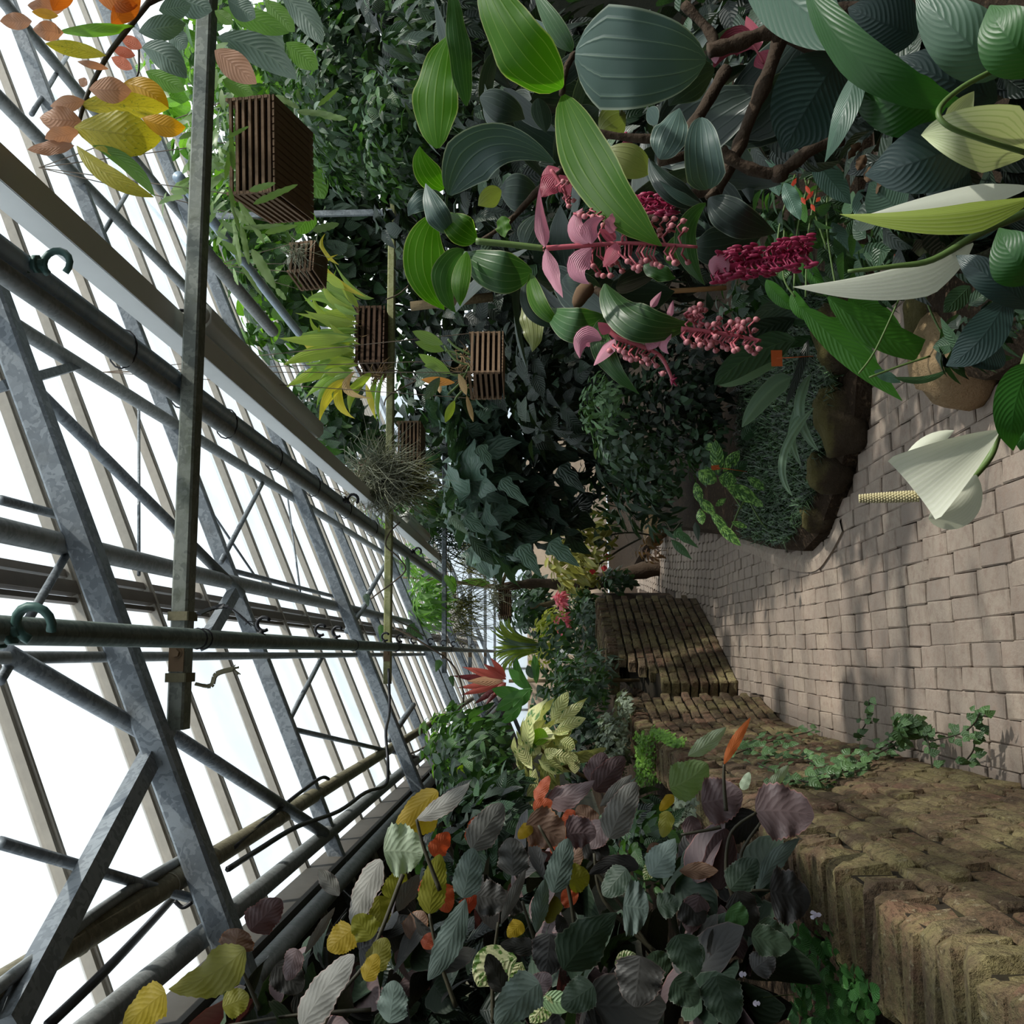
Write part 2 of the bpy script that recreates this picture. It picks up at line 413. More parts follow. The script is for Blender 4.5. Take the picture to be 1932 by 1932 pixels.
def gable(y, zlo):
    n = 9; xs = [XE + (XR - XE) * i / n for i in range(n + 1)]
    for a, b in zip(xs[:-1], xs[1:]):
        m = MB(); a2, b2 = a + 0.02, b - 0.02
        za, zb = roof_z(a2, 1.58), roof_z(b2, 1.58)
        m.add([(a2, y, zlo), (b2, y, zlo), (b2, y, zb), (a2, y, za), (a2, y + .006, zlo), (b2, y + .006, zlo), (b2, y + .006, zb), (a2, y + .006, za)],
              [(0, 1, 2, 3), (5, 4, 7, 6), (1, 0, 4, 5), (3, 2, 6, 7), (0, 3, 7, 4), (2, 1, 5, 6)])
        m.build('glass_pane', GLASS2, wb_, False)
    for a in xs[1:-1]:
        m = MB(); m.box((a, y, (zlo + roof_z(a, 1.56)) / 2), (0.05, 0.06, roof_z(a, 1.56) - zlo)); m.build('mullion', Z1, wb_, False)
gable(24.5, 2.0)
wr_ = empty('wall_right', (6.6, 10, 0), kind='structure')
slab('lower_wall', (6.5, -3.5, 0), (6.7, 24.4, 2.4), DAMP, None, wr_)
for i in range(14):
    ya = -3.5 + i * 2.0; yb = min(ya + 1.96, 24.35)
    slab('glass_pane', (6.6, ya, 2.4), (6.606, yb, roof_z(6.6, 1.56)), GLASS2, None, wr_)
    slab('mullion', (6.57, ya - 0.04, 2.4), (6.63, ya, roof_z(6.55, 1.56)), Z1, None, wr_)

# ---- ground, beds, path
t = NT('dark_earth'); col = t.mix(t.noise(6, 6, rough=0.7), lin(38, 30, 24), lin(66, 54, 42)); col = t.mix(t.smooth(t.noise(30, 4), 0.55, 0.7), col, lin(90, 74, 58))
EARTH = t.done(t.principled(col, 0.95, 0, 0.1, t.bump(t.noise(50, 5), 0.8, 0.03)).outputs[0])
slab('floor', (-2.4, -3.5, -0.3), (6.6, 24.4, -0.03), EARTH)
ISL = [(3.6, 4.30), (1.63, 4.46), (1.12, 4.66), (0.86, 4.98), (0.63, 5.38), (0.575, 5.72), (0.66, 6.4), (0.93, 7.95), (1.25, 10.2), (1.62, 13.0), (1.5, 14.4), (1.36, 16.6), (3.2, 19.0), (6.5, 19.0), (6.5, 4.3)]
NEAR = [(0.80, -1.0), (0.84, 2.4), (0.88, 3.2), (1.0, 3.5), (1.35, 3.6), (2.2, 3.55), (6.5, 3.45), (6.5, -1.0)]
def bed(name, poly, z, zb=-0.05, mat=EARTH):
    n = len(poly); m = MB(); cx = sum(p[0] for p in poly) / n; cy = sum(p[1] for p in poly) / n
    vs = [(x, y, zb) for x, y in poly] + [(x, y, z) for x, y in poly] + [(x + (cx - x) * 0.04, y + (cy - y) * 0.04, z + 0.05) for x, y in poly]
    fs = [(i, (i + 1) % n, n + (i + 1) % n, n + i) for i in range(n)] + [(n + i, n + (i + 1) % n, 2 * n + (i + 1) % n, 2 * n + i) for i in range(n)] + [tuple(range(2 * n, 3 * n))]
    m.add(vs, fs); return m.build(name, mat, None, False, 'structure')
bed('soil_bed', ISL[::-1], 0.06)
bed('soil_bed', NEAR[::-1], 0.10)
LEFTB = [(-2.4, -1.0), (-0.62, -1.0), (-0.66, 5.0), (-0.70, 6.4), (-0.55, 7.3), (-0.5, 8.2), (0.36, 10.4), (0.75, 12.6), (1.0, 16.6), (0.6, 21), (0.4, 24.3), (-2.4, 24.3)]
bed('soil_bed', LEFTB, 0.74)

def inside(p, poly):
    x, y = p; c = False; n = len(poly)
    for i in range(n):
        (x1, y1), (x2, y2) = poly[i], poly[i - 1]
        if (y1 > y) != (y2 > y) and x < (x2 - x1) * (y - y1) / (y2 - y1) + x1: c = not c
    return c
WALL = [(-0.42, 0.55), (-0.432, 2.4), (-0.44, 4.0), (-0.462, 5.1), (-0.478, 6.0), (-0.44, 6.7), (-0.31, 7.32)]
WALLB = [(-0.20, 8.22), (0.20, 9.22), (0.56, 10.2)]
def xwall(y):
    pts = WALL + [(-0.335, 8.22), (0.52, 10.2), (0.8, 12.6), (1.04, 16.6), (1.3, 17.2)]
    for (x1, y1), (x2, y2) in zip(pts[:-1], pts[1:]):
        if y1 <= y <= y2: return x1 + (x2 - x1) * (y - y1) / (y2 - y1)
    return pts[0][0] if y < pts[0][1] else 1.3
def brick_mat(name, cs, moss, mossamt, dark, bump=0.6):
    t = NT(name); r = t.rand()
    col = t.ramp(r, [(i / (len(cs) - 1), c) for i, c in enumerate(cs)])
    geo = t.node('ShaderNodeNewGeometry'); pos = geo.outputs['Position']
    n1 = t.noise(22, 6, pos, 0.7); n2 = t.noise(3.5, 5, pos, 0.65); n3 = t.noise(75, 5, pos, 0.75)
    col = t.mix(t.smooth(n1, 0.42, 0.7), col, dark)
    col = t.mix(t.math('MULTIPLY', t.smooth(t.math('ADD', t.math('MULTIPLY', n2, 0.75), t.math('MULTIPLY', n1, 0.3)), 0.45, 0.68), mossamt), col, moss)
    if mossamt > 0.5: col = t.mix(t.math('MULTIPLY', t.smooth(n3, 0.50, 0.66), 0.75), col, dark); col = t.mix(t.math('MULTIPLY', t.smooth(t.noise(48, 4, pos, 0.6), 0.60, 0.70), 0.6), col, lin(170, 160, 130))
    return t.done(t.principled(col, 0.88, 0, 0.2, t.bump(t.math('ADD', n1, t.math('MULTIPLY', n3, 0.6)), bump, 0.025)).outputs[0])
PAVE = brick_mat('path_brick', [lin(146, 132, 119), lin(140, 126, 115), lin(152, 138, 124), lin(133, 120, 110)], lin(140, 128, 118), 0.35, lin(132, 114, 102), 0.35)
SAND = plaster('joint_sand', lin(104, 88, 76), lin(78, 66, 56), lin(46, 38, 32))
WBRICK = brick_mat('old_wall_brick', [lin(112, 90, 72), lin(124, 102, 80), lin(98, 82, 66), lin(128, 96, 78), lin(110, 96, 76)], lin(164, 152, 106), 0.8, lin(62, 52, 42), 1.0)  # moss and lichen patches, their colour lightened to stand for sunlight on the wall
WMORT = plaster('old_mortar', lin(50, 43, 34), lin(36, 31, 24), lin(60, 56, 38))

def brick_shape(sx, sy, sz, bev, jit, seed):
    """a worn brick: chamfered box of 26 faces, corners nudged"""
    R = random.Random(seed); m = MB()
    X, Y, Zz = sx / 2, sy / 2, sz / 2; b = bev
    vs = []; idx = {}
    for ix in (-1, 1):
        for iy in (-1, 1):
            for iz in (-1, 1):
                for k in range(3):
                    p = [ix * X, iy * Y, iz * Zz]
                    for q in range(3):
                        if q != k: p[q] -= (ix, iy, iz)[q] * b
                    idx[(ix, iy, iz, k)] = len(vs); vs.append([a + R.uniform(-jit, jit) for a in p])
    fs = []
    for k, (u, v) in enumerate(((1, 2), (2, 0), (0, 1))):
        for s_ in (-1, 1):
            f = []
            for a, c in ((-1, -1), (1, -1), (1, 1), (-1, 1)):
                key = [0, 0, 0]; key[k] = s_; key[u] = a; key[v] = c; f.append(idx[(*key, k)])
            fs.append(tuple(f if s_ > 0 else f[::-1]))
    for k, (u, v) in enumerate(((1, 2), (2, 0), (0, 1))):           # edges along axis k
        for a in (-1, 1):
            for c in (-1, 1):
                lo = [0, 0, 0]; hi = [0, 0, 0]; lo[k] = -1; hi[k] = 1
                for q in (lo, hi): q[u] = a; q[v] = c
                f = [idx[(*lo, u)], idx[(*hi, u)], idx[(*hi, v)], idx[(*lo, v)]]
                fs.append(tuple(f if a * c > 0 else f[::-1]))
    for ix in (-1, 1):
        for iy in (-1, 1):
            for iz in (-1, 1):
                f = [idx[(ix, iy, iz, k)] for k in range(3)]
                fs.append(tuple(f if ix * iy * iz > 0 else f[::-1]))
    m.add(vs, fs); return m
def lay_bricks(parent, items, mat, shapes, cap=300, stuff='brickwork'):
    """items: (matrix); the biggest on screen become parts, the rest one stuff part"""
    sized = sorted(items, key=lambda M: -in_view(M.translation))
    meshes = [s.mesh('brick', mat, False) for s in shapes]
    for i, M in enumerate(sized[:cap]):
        link('brick', meshes[i % len(meshes)], parent, M)
    if len(sized) > cap:
        m = MB()
        for i, M in enumerate(sized[cap:]):
            s = shapes[i % len(shapes)]
            m.add([M @ V(p) for p in s.v], s.f)
        m.build(stuff, mat, parent, False, 'stuff')
path = empty('path', (0.2, 6, 0), kind='structure')
items = []
R2 = random.Random(3)
row = 0; x = -0.62
while x < 3.2:
    y = 2.55 + R2.uniform(0, 0.2)
    while y < 17:
        yy = y + 0.1
        xx = x + 0.02 * math.sin(yy * 0.9) + max(0, (yy - 9)) * 0.10
        if xx > xwall(yy) - 0.03 and not inside((xx, yy), ISL) and not inside((xx, yy), NEAR):
            if yy < 8 or xx < 2.2:
                items.append(Matrix.Translation((xx, yy, -0.026 + R2.uniform(-0.003, 0.003))) @ Matrix.Rotation(R2.uniform(-0.03, 0.03), 4, 'Z') @ Matrix.Rotation(R2.uniform(-0.014, 0.014), 4, 'X') @ Matrix.Rotation(R2.uniform(-0.014, 0.014), 4, 'Y'))
        y += 0.236 + R2.uniform(0, 0.010)
    x += 0.0865
lay_bricks(path, items, PAVE, [brick_shape(0.0850, 0.229, 0.055, 0.004, 0.0022, s) for s in range(5)], 300, 'brick_paving')
m = MB(); m.box((0.9, 9.6, -0.035), (4.4, 14.6, 0.035)); m.build('joint_sand', SAND, path, False)
# smooth mortar kerb at the tip of the island bed
m = MB(); kp = [V((x - 0.03, y - 0.02, 0.0)) for x, y in [(0.70, 5.16), (0.60, 5.42), (0.545, 5.75), (0.63, 6.45), (0.78, 7.2), (0.91, 7.95)]]
kp = smooth_path(kp, 6)
for i, p in enumerate(kp):
    t_ = (kp[min(i + 1, len(kp) - 1)] - kp[max(i - 1, 0)]).normalized(); n_ = V((t_.y, -t_.x, 0)); ww_ = 0.055 * min(1, (i + 1) / 5, (len(kp) - i) / 5)
    m.v += [tuple(p - n_ * 0.06 + V((0, 0, 0.012))), tuple(p + n_ * 0.0 + V((0, 0, 0.016))), tuple(p - n_ * (0.06 + 0) - n_ * ww_ * 0 + V((0, 0, -0.03))), tuple(p + n_ * (0.02 + ww_ * 0.4) + V((0, 0, -0.002)))]; m.uv += [(0, 0)] * 4
for i in range(len(kp) - 1):
    a_ = 4 * i
    for q0, q1 in ((2, 0), (0, 1), (1, 3)): m.f.append((a_ + q0, a_ + 4 + q0, a_ + 4 + q1, a_ + q1)); m.mi.append(0)
m.build('kerb', PAVE, path, False)

def polyline(pts, step):
    out = []; pos = 0.0; acc = 0.0
    for a, b in zip(pts[:-1], pts[1:]):
        a, b = V((*a, 0)), V((*b, 0)); L = (b - a).length; t = (b - a).normalized()
        while pos <= acc + L:
            out.append((a + t * (pos - acc), t)); pos += step
        acc += L
    return out
def brick_wall(label, pts, H, thick, seed, end=True, ramp=None):
    R = random.Random(seed)
    root = empty('garden_wall', (pts[0][0], pts[0][1], 0), label, 'wall')
    items = []; nc = 12
    ch = (H - 0.105) / nc
    for c in range(nc):
        for i, (p, t) in enumerate(polyline([(x, y) for x, y in pts], 0.222)):
            p = p + t * (0.111 * (c % 2))
            nrm = V((t.y, -t.x, 0))
            top = H if ramp is None else ramp(p.y)
            z = ch * (c + 0.5)
            if z + ch / 2 > top - 0.07: continue
            M = Matrix.Translation(p - nrm * (0.05 + R.uniform(-0.006, 0.006)) + V((0, 0, z))) @ Matrix(((nrm.x, t.x, 0), (nrm.y, t.y, 0), (0, 0, 1))).to_4x4() @ Matrix.Rotation(R.uniform(-0.02, 0.02), 4, 'Z') @ Matrix.Rotation(R.uniform(-0.02, 0.02), 4, 'X')
            items.append(M)
            if i == 0 and c % 2: items.append(Matrix.Translation(-t * 0.166) @ M @ Matrix.Diagonal((1, 0.5, 1, 1)))
    shapes = [brick_shape(0.1, 0.204, ch * 0.80, 0.009, 0.006, s + seed) for s in range(6)]
    cop = []
    for i, (p, t) in enumerate(polyline([(x, y) for x, y in pts], 0.078)):
        nrm = V((t.y, -t.x, 0)); top = H if ramp is None else ramp(p.y)
        if ramp is not None and p.y < 8.74: continue
        for k in range(2 if thick > 0.3 else 1):
            M = Matrix.Translation(p - nrm * (0.106 + k * 0.215 + R.uniform(-0.010, 0.006)) + V((0, 0, top - 0.052 + R.uniform(-0.005, 0.004)))) @ Matrix(((nrm.x, t.x, 0), (nrm.y, t.y, 0), (0, 0, 1))).to_4x4() @ Matrix.Rotation(R.uniform(-0.03, 0.03), 4, 'Z')
            cop.append(M @ Matrix.Diagonal((2.02, 0.345, 0.104 / (ch * 0.80), 1)))
    if end:                                                     # the end that faces the viewer
        a, b = V((*pts[0], 0)), V((*pts[1], 0)); t = (b - a).normalized(); nrm = V((t.y, -t.x, 0))
        for c in range(nc):
            for k in range(2):
                z = ch * (c + 0.5)
                if ramp is not None and z + ch / 2 > ramp(pts[0][1]) - 0.07: continue
                M = Matrix.Translation(a - t * 0.045 - nrm * (0.1 + k * 0.2 + 0.05 * (c % 2)) + V((0, 0, z))) @ Matrix(((t.x, nrm.x, 0), (t.y, nrm.y, 0), (0, 0, 1))).to_4x4() @ Matrix.Rotation(R.uniform(-0.02, 0.02), 4, 'Z')
                items.append(M)
    lay_bricks(root, items + cop, WBRICK, shapes, 300)
    m = MB()
    for (x1, y1), (x2, y2) in zip(pts[:-1], pts[1:]):
        a, b = V((x1, y1, 0)), V((x2, y2, 0)); t = (b - a).normalized(); nrm = V((t.y, -t.x, 0))
        h1 = (H if ramp is None else ramp(y1)) - 0.02; h2 = (H if ramp is None else ramp(y2)) - 0.02
        i_, o_ = 0.014, thick
        q = [a - nrm * i_, b - nrm * i_ + t * 0.01, b - nrm * o_ + t * 0.01, a - nrm * o_]
        hs = [h1, h2, h2, h1]
        m.add([p for p in q] + [p + V((0, 0, hh)) for p, hh in zip(q, hs)], [(0, 1, 5, 4), (1, 2, 6, 5), (2, 3, 7, 6), (3, 0, 4, 7), (4, 5, 6, 7), (3, 2, 1, 0)])
    m.build('mortar_core', WMORT, root, False)
    return root
brick_wall('weathered brown brick garden wall with mossy coping beside the path', WALL, 0.965, 0.21, 1)
brick_wall('short dark brick wall behind the mossy wall, beyond its gap', WALLB, 1.03, 0.34, 40, True, lambda y: 0.60 + min(1, max(0, (y - 8.2) / 0.5)) * 0.4 + max(0, y - 8.7) * 0.02)
rw = brick_wall('shaded brick wall set back in the gap between the two garden walls', [(-0.52, 7.1), (-0.48, 7.7), (-0.36, 8.7)], 0.97, 0.22, 80, False)

# ---- rocks that edge the beds
def rock_mat(name, c1, c2, moss, amt):
    t = NT(name); pos = t.node('ShaderNodeTexCoord').outputs['Object']
    n = t.noise(9, 6, pos, 0.7); col = t.mix(n, c1, c2)
    nz = t.node('ShaderNodeSeparateXYZ', {0: t.node('ShaderNodeNewGeometry').outputs['Normal']}).outputs[2]
    col = t.mix(t.math('MULTIPLY', t.smooth(t.math('ADD', nz, t.math('MULTIPLY', n, 0.8)), 0.5, 1.1), amt), col, moss)
    return t.done(t.principled(col, 0.9, 0, 0.2, t.bump(t.noise(30, 6, pos, 0.7), 0.9, 0.03)).outputs[0])
ROCK = rock_mat('mossy_rock', lin(50, 42, 34), lin(76, 64, 48), lin(92, 86, 46), 0.7)
ROCK2 = rock_mat('pale_rock', lin(140, 112, 84), lin(176, 150, 116), lin(150, 130, 96), 0.4)
def rock(loc, size, mat, label, seed, rot=0, grp=None):
    R = random.Random(seed); m = MB(); m.ball((0, 0, 0), 1.0, 18, 11)
    vs = []
    for p in m.v:
        p = V(p); n = noise.noise(p * 1.3 + V((seed * 3.1, 0, 0))) * 0.35 + noise.noise(p * 3.5 + V((seed, 9, 0))) * 0.14 + noise.noise(p * 8 + V((seed, 2, 5))) * 0.06
        q = p * (1 + n); q = V([math.copysign(abs(a) ** 0.8, a) for a in q]); vs.append((q.x * size[0] / 2, q.y * size[1] / 2, q.z * size[2] / 2))
    m.v = vs
    o = link('rock', m.mesh('rock', mat), None, Matrix.Translation(loc) @ Matrix.Rotation(rot, 4, 'Z'))
    return tag(o, label, 'rock', grp)
rock((1.14, 4.77, 0.08), (0.40, 0.18, 0.26), ROCK, 'long mossy rock edging the island bed, beside the strap leaves', 1, 0.15)
rock((0.91, 5.03, 0.08), (0.26, 0.20, 0.24), ROCK, 'angular brown rock at the bed corner with a pale yellow face', 2, 0.9)
rock((0.73, 5.37, 0.06), (0.22, 0.16, 0.20), ROCK, 'small tan rock half buried in dwarf grass at the bed tip', 3, 1.1)
rock((1.52, 4.62, 0.10), (0.36, 0.26, 0.28), ROCK, 'dark mossy rock under the drooping banana-like leaves', 4, 0.0)
rock((1.03, 3.44, 0.09), (0.34, 0.26, 0.28), ROCK2, 'ochre crumbly rock at the near bed corner below the white flower', 5, 0.4)
rock((1.27, 3.62, 0.06), (0.22, 0.2, 0.2), ROCK, 'rounded grey-brown stone on the path edge beneath the arching white spathe', 6, 0.2)
rock((1.62, 12.6, 0.14), (0.5, 0.45, 0.34), ROCK2, 'reddish-brown rock at the far bend of the path', 7, 0.3)

# ---- pipes and cables that hang or run along the house
def pipe(name, label, cat, pts, r, mat, n=12):
    m = MB(); m.tube(pts, r, n); o = m.build(name, mat); return tag(o, label, cat)
x, z = run_z(330, 1203, 1.13)
main = empty('irrigation_pipe', (x, 3, z), 'green-grey irrigation pipe slung under the cross beams above the path', 'pipe')
m = MB(); m.tube([(x, -0.4, z), (x, 23.0, z)], 0.031, 14); m.build('tube', PIPE_G, main)
HOOK = mat_plain('green_hook', lin(70, 104, 98), 0.5, 0.1, 0.3, 20)
def hook_mesh():
    m = MB(); pts = []
    for i in range(12):
        a = math.radians(40 + i * 25); pts.append((0.0, math.cos(a) * 0.030, -0.055 + math.sin(a) * 0.030))
    m.tube(pts, 0.0085, 6); m.tube([(0, 0, 0.04), (0, 0, -0.028)], 0.012, 8)
    for zz in (0.035, 0.012, -0.01): m.tube([(0, 0, zz - 0.005), (0, 0, zz + 0.005)], 0.021, 8)
    return m
HM = hook_mesh().mesh('hook', BLACK); HM2 = hook_mesh().mesh('hook', HOOK)
for i, yy in enumerate((2.02, 3.9, 4.9, 5.3, 6.9, 7.6, 8.4, 9.6, 10.8, 12, 13.5, 15)):
    M = Matrix.Translation((x + (0.02 if i else -0.01), yy, z + (0.0 if i else -0.01))) @ Matrix.Rotation(math.radians(90 if i else 70), 4, 'Z') @ Matrix.Rotation(math.radians(-75 if i else -20), 4, 'X') @ Matrix.Scale(0.9 if i else 1.25, 4)
    link('spray_nozzle', HM if i else HM2, main, M)
for yy in (3.19, 3.24, 5.8, 7.42, 7.48, 11.6):
    m = MB(); m.tube([(x + 0.033 * math.cos(a), yy, z + 0.033 * math.sin(a)) for a in np.linspace(0, 6.283, 13)[:-1]], 0.003, 5, closed=True); m.build('wire_tie', BLACK, main)
xs, zs = run_x(640, 1236, 1.44)
m = MB(); m.tube([(xs, -0.4, zs), (xs, 12.2, zs)] + [(xs, 12.2 + 0.1 * math.sin(a), zs + 0.1 - 0.1 * math.cos(a)) for a in (0.5, 1.0, 1.5, 2.2, 3.0)], 0.018, 10)
tag(m.build('conduit', PIPE), 'slim pale conduit above the irrigation pipe, end bent into a hook', 'pipe')
x, z = run_x(400, 1619, 1.475)
brown = empty('heating_pipe', (x, 3, z), 'brown bamboo-like heating pipe, uppermost of the three along the eave', 'pipe')
m = MB(); m.tube([(x, -0.5, z), (x, 23, z)], 0.036, 16); m.build('tube', PIPE_B, brown)
for yy in (1.9, 2.55, 3.15, 3.55, 4.4, 5.2, 6.4, 7.2):
    m = MB(); m.tube([(x, yy - 0.006, z), (x, yy + 0.006, z)], 0.0385, 16); m.build('collar', PIPE_B, brown)
bx_, bz_ = x, z
x, z = run_x(475, 1690, 1.475); pipe('heating_pipe', 'grey heating pipe, middle one of the three running along the eave', 'pipe', [(x, -0.5, z), (x, 23, z)], 0.036, PIPE, 16)
g2x, g2z = x, z
x, z = run_x(797, 1491, 1.40); pipe('heating_pipe', 'grey heating pipe, lowest of the three, half hidden by purple foliage', 'pipe', [(x, -0.5, z), (x, 23, z)], 0.038, PIPE, 16)
pipe('heating_pipe', 'thin pale pipe strapped on top of the lowest eave pipe', 'pipe', [(x - 0.05, -0.5, z + 0.055), (x - 0.05, 8.3, z + 0.055)], 0.018, PIPE, 10)
for (px, py, r, lab, mt) in ((0, 470, 0.030, 'bluish grey pipe, lower of the pair under the right-hand roof', PIPE_BLUE), (0, 512, 0.026, 'pale grey pipe, upper of the pair under the right-hand roof', PIPE)):
    x, z = run_z(px, py, 1.285)
    o = empty('water_pipe', (x, 3, z), lab, 'pipe'); m = MB(); m.tube([(x, 0.2, z), (x, 13.0, z)], r, 12); m.build('tube', mt, o)
    if px == 0 and py == 470:
        for yy in (2.28, 6.05, 9.2):
            link('hook', HM2 if yy < 3 else HM, o, Matrix.Translation((x, yy, z - 0.03)) @ Matrix.Rotation(math.radians(90), 4, 'Z') @ Matrix.Scale(1.1, 4))
        for yy in (2.9, 3.4, 3.9, 4.6, 5.4, 6.3, 7.3):
            m = MB(); m.tube([(x - 0.02 + 0.062 * math.cos(a), yy, z + 0.01 + 0.045 * math.sin(a)) for a in np.linspace(0, 6.283, 15)[:-1]], 0.003, 5, closed=True); m.build('wire_tie', BLACK, o)
for (px, py, c, r, lab, mt) in ((0, 187, 1.46, 0.034, 'grey pipe passing behind the yellow leaves', PIPE), (10, 7, 1.46, 0.034, 'grey pipe at the top corner above the orange leaves', PIPE),
                             (403, 420, 1.6, 0.026, 'bluish pipe among the climbing leaves', PIPE_BLUE), (396, 485, 1.6, 0.034, 'stout grey pipe sloping through the climbing leaves', PIPE)):
    x, z = run_x(px, py, c) if px < 300 else run_z(px, py, c); pipe('water_pipe', lab, 'pipe', [(x, 0.3 if px < 300 else (4.05 if px == 403 else 4.3), z), (x, 17.0 if px < 300 else (6.2 if px == 403 else 5.6), z)], r, mt)
# cable tray and lamps
x, z = run_z(0, 325, 1.315)
tray = empty('cable_tray', (x, 3, z), 'white channel-shaped cable tray with round holes, laid on the cross beams', 'tray')
m = MB(); m.bar((x, 0.3, z - 0.03), (x, 13.6, z - 0.03), 0.088, 0.004); m.bar((x + 0.042, 0.3, z + 0.012), (x + 0.042, 13.6, z + 0.012), 0.004, 0.085); m.bar((x - 0.042, 0.3, z + 0.012), (x - 0.042, 13.6, z + 0.012), 0.004, 0.085)
m.build('channel', WHITE, tray, False)
m = MB(); m.tube([(0.046, 0, 0), (0.0425, 0, 0)], 0.011, 8); me = m.mesh('hole_disc', mat_plain('hole_daylight', lin(235, 240, 240), 0.5))  # white discs on the flange: daylight through the holes, put in as colour
for i in range(28): link('hole_disc', me, tray, Matrix.Translation((x, 1.45 + 0.46 * i, z + 0.012)))
tx, tz = x, z
HOUSING = mat_plain('lamp_housing_grey', lin(168, 168, 160), 0.5, 0, 0.15, 10)
DIFF = mat_plain('lamp_diffuser', lin(200, 200, 190), 0.35, 0, 0.1, 6)
def lamp(y0, y1, label):
    lx, lz = tx + 0.105, tz - 0.02
    root = empty('fluorescent_lamp', (lx, (y0 + y1) / 2, lz), label, 'lamp', 'lamps under the cable tray')
    m = MB(); m.bar((lx - 0.01, y0 + 0.02, lz + 0.045), (lx - 0.01, y1 - 0.02, lz + 0.045), 0.085, 0.05, ch=0.012); m.build('housing', HOUSING, root, False)
    m = MB(); m.bar((lx, y0, lz - 0.01), (lx, y1, lz - 0.01), 0.105, 0.07, ch=0.026); m.build('diffuser', DIFF, root, True)
    m = MB(); m.tube([(lx, y0 - 0.03, lz), (lx, y0 + 0.02, lz)], [0.03, 0.045], 14); m.tube([(lx, y0 - 0.05, lz), (lx, y0 - 0.03, lz)], 0.014, 8); m.build('end_cap', HOUSING, root)
    m = MB(); m.tube([(lx, y0 - 0.05, lz), (lx - 0.02, y0 - 0.12, lz + 0.03), (tx + 0.03, y0 - 0.16, lz + 0.06), (tx, y0 - 0.12, lz + 0.05)], 0.007, 6); m.build('power_cord', BLACK, root)
lamp(3.55, 5.45, 'nearest grey fluorescent lamp, just behind the first cross beam'); lamp(9.1, 10.7, 'far grey fluorescent lamp beyond the air plant')
# cables on the left
def cable(label, pts, r=0.008):
    m = MB(); m.tube(smooth_path(pts, 5), r, 6); return tag(m.build('cable', BLACK), label, 'cable')
def on_pipe(X, Zz, spec): return [(X + dx, y, Zz + dz) for y, dx, dz in spec]
m = MB(); m.tube(smooth_path(on_pipe(bx_, bz_, [(0.9, 0.02, -0.05), (1.6, 0.0, -0.055), (2.2, 0.035, -0.04), (2.7, 0.045, 0.0), (3.1, 0.05, 0.01), (3.6, 0.04, 0.03)])), 0.015, 8)
tag(m.build('cable', PIPE), 'grey cable wound along the brown pipe near the rafter foot', 'cable')
cable('black cable sagging below the brown heating pipe', [P(90, 1935, 2.2), P(200, 1830, 2.5), P(285, 1740, 3.0), P(330, 1690, 3.3)] , 0.012)
cable('black cable looped over the brown pipe beyond the rafter', [P(440, 1600, 3.7), P(505, 1545, 4.2), P(560, 1500, 4.6), P(605, 1468, 5.0), P(620, 1470, 5.1)], 0.009)
cable('black cable lying along the middle eave pipe and up to the lap channel', [P(430, 1640, 3.5), P(485, 1605, 3.9), P(560, 1560, 4.4), P(640, 1530, 5.2), P(690, 1495, 5.8), P(728, 1480, 6.3), P(732, 1440, 6.4), P(728, 1380, 6.6), P(735, 1340, 7.2), P(733, 1262, 7.4)], 0.011)
cable('thin dark tie hanging off the brown pipe', [P(330, 1700, 2.7), P(345, 1712, 2.7), P(362, 1702, 2.7)], 0.006)
# webbing straps on the first beam
WEB = mat_plain('dirty_webbing', lin(128, 122, 96), 0.9, 0, 0.5, 90)
def strap(label, px, tail, w_=0.03):
    p = P(345, px, 3.3); bz = EYE + 1.2 * 3.30 / 3.24; root = empty('strap', (p.x, 3.3, bz), label, 'strap'); m = MB()
    a = [(p.x, 3.30 + 0.044 * sy, bz + 0.032 * sz) for sy, sz in ((-1, -1), (1, -1), (1, 1), (-1, 1), (-1, -1))]
    for q0, q1 in zip(a[:-1], a[1:]): m.bar(q0, q1, 0.006, w_, (1, 0, 0))
    m.build('loop', WEB, root, False)
    m = MB(); pts = smooth_path(tail, 4)
    for q0, q1 in zip(pts[:-1], pts[1:]): m.bar(q0, q1, 0.005, w_ * 0.6, (0.4, 0.5, 0.8))
    for i in range(7): m.bar(pts[-1], pts[-1] + V((rnd.uniform(-.02, .02), rnd.uniform(-.02, .02), rnd.uniform(-.03, .005))), 0.003, 0.003)
    m.build('frayed_tail', BLACK if px < 1200 else WEB, root, False)
strap('frayed webbing strap tied around the first beam, loose end curling behind', 1163, [P(375, 1158, 3.22), P(400, 1148, 3.3), P(430, 1145, 3.3), P(465, 1172, 3.3)])
strap('twisted webbing strap with a black frayed end at the beam foot', 1278, [P(368, 1290, 3.19), P(398, 1294, 3.2), P(408, 1272, 3.2), P(440, 1262, 3.2)])

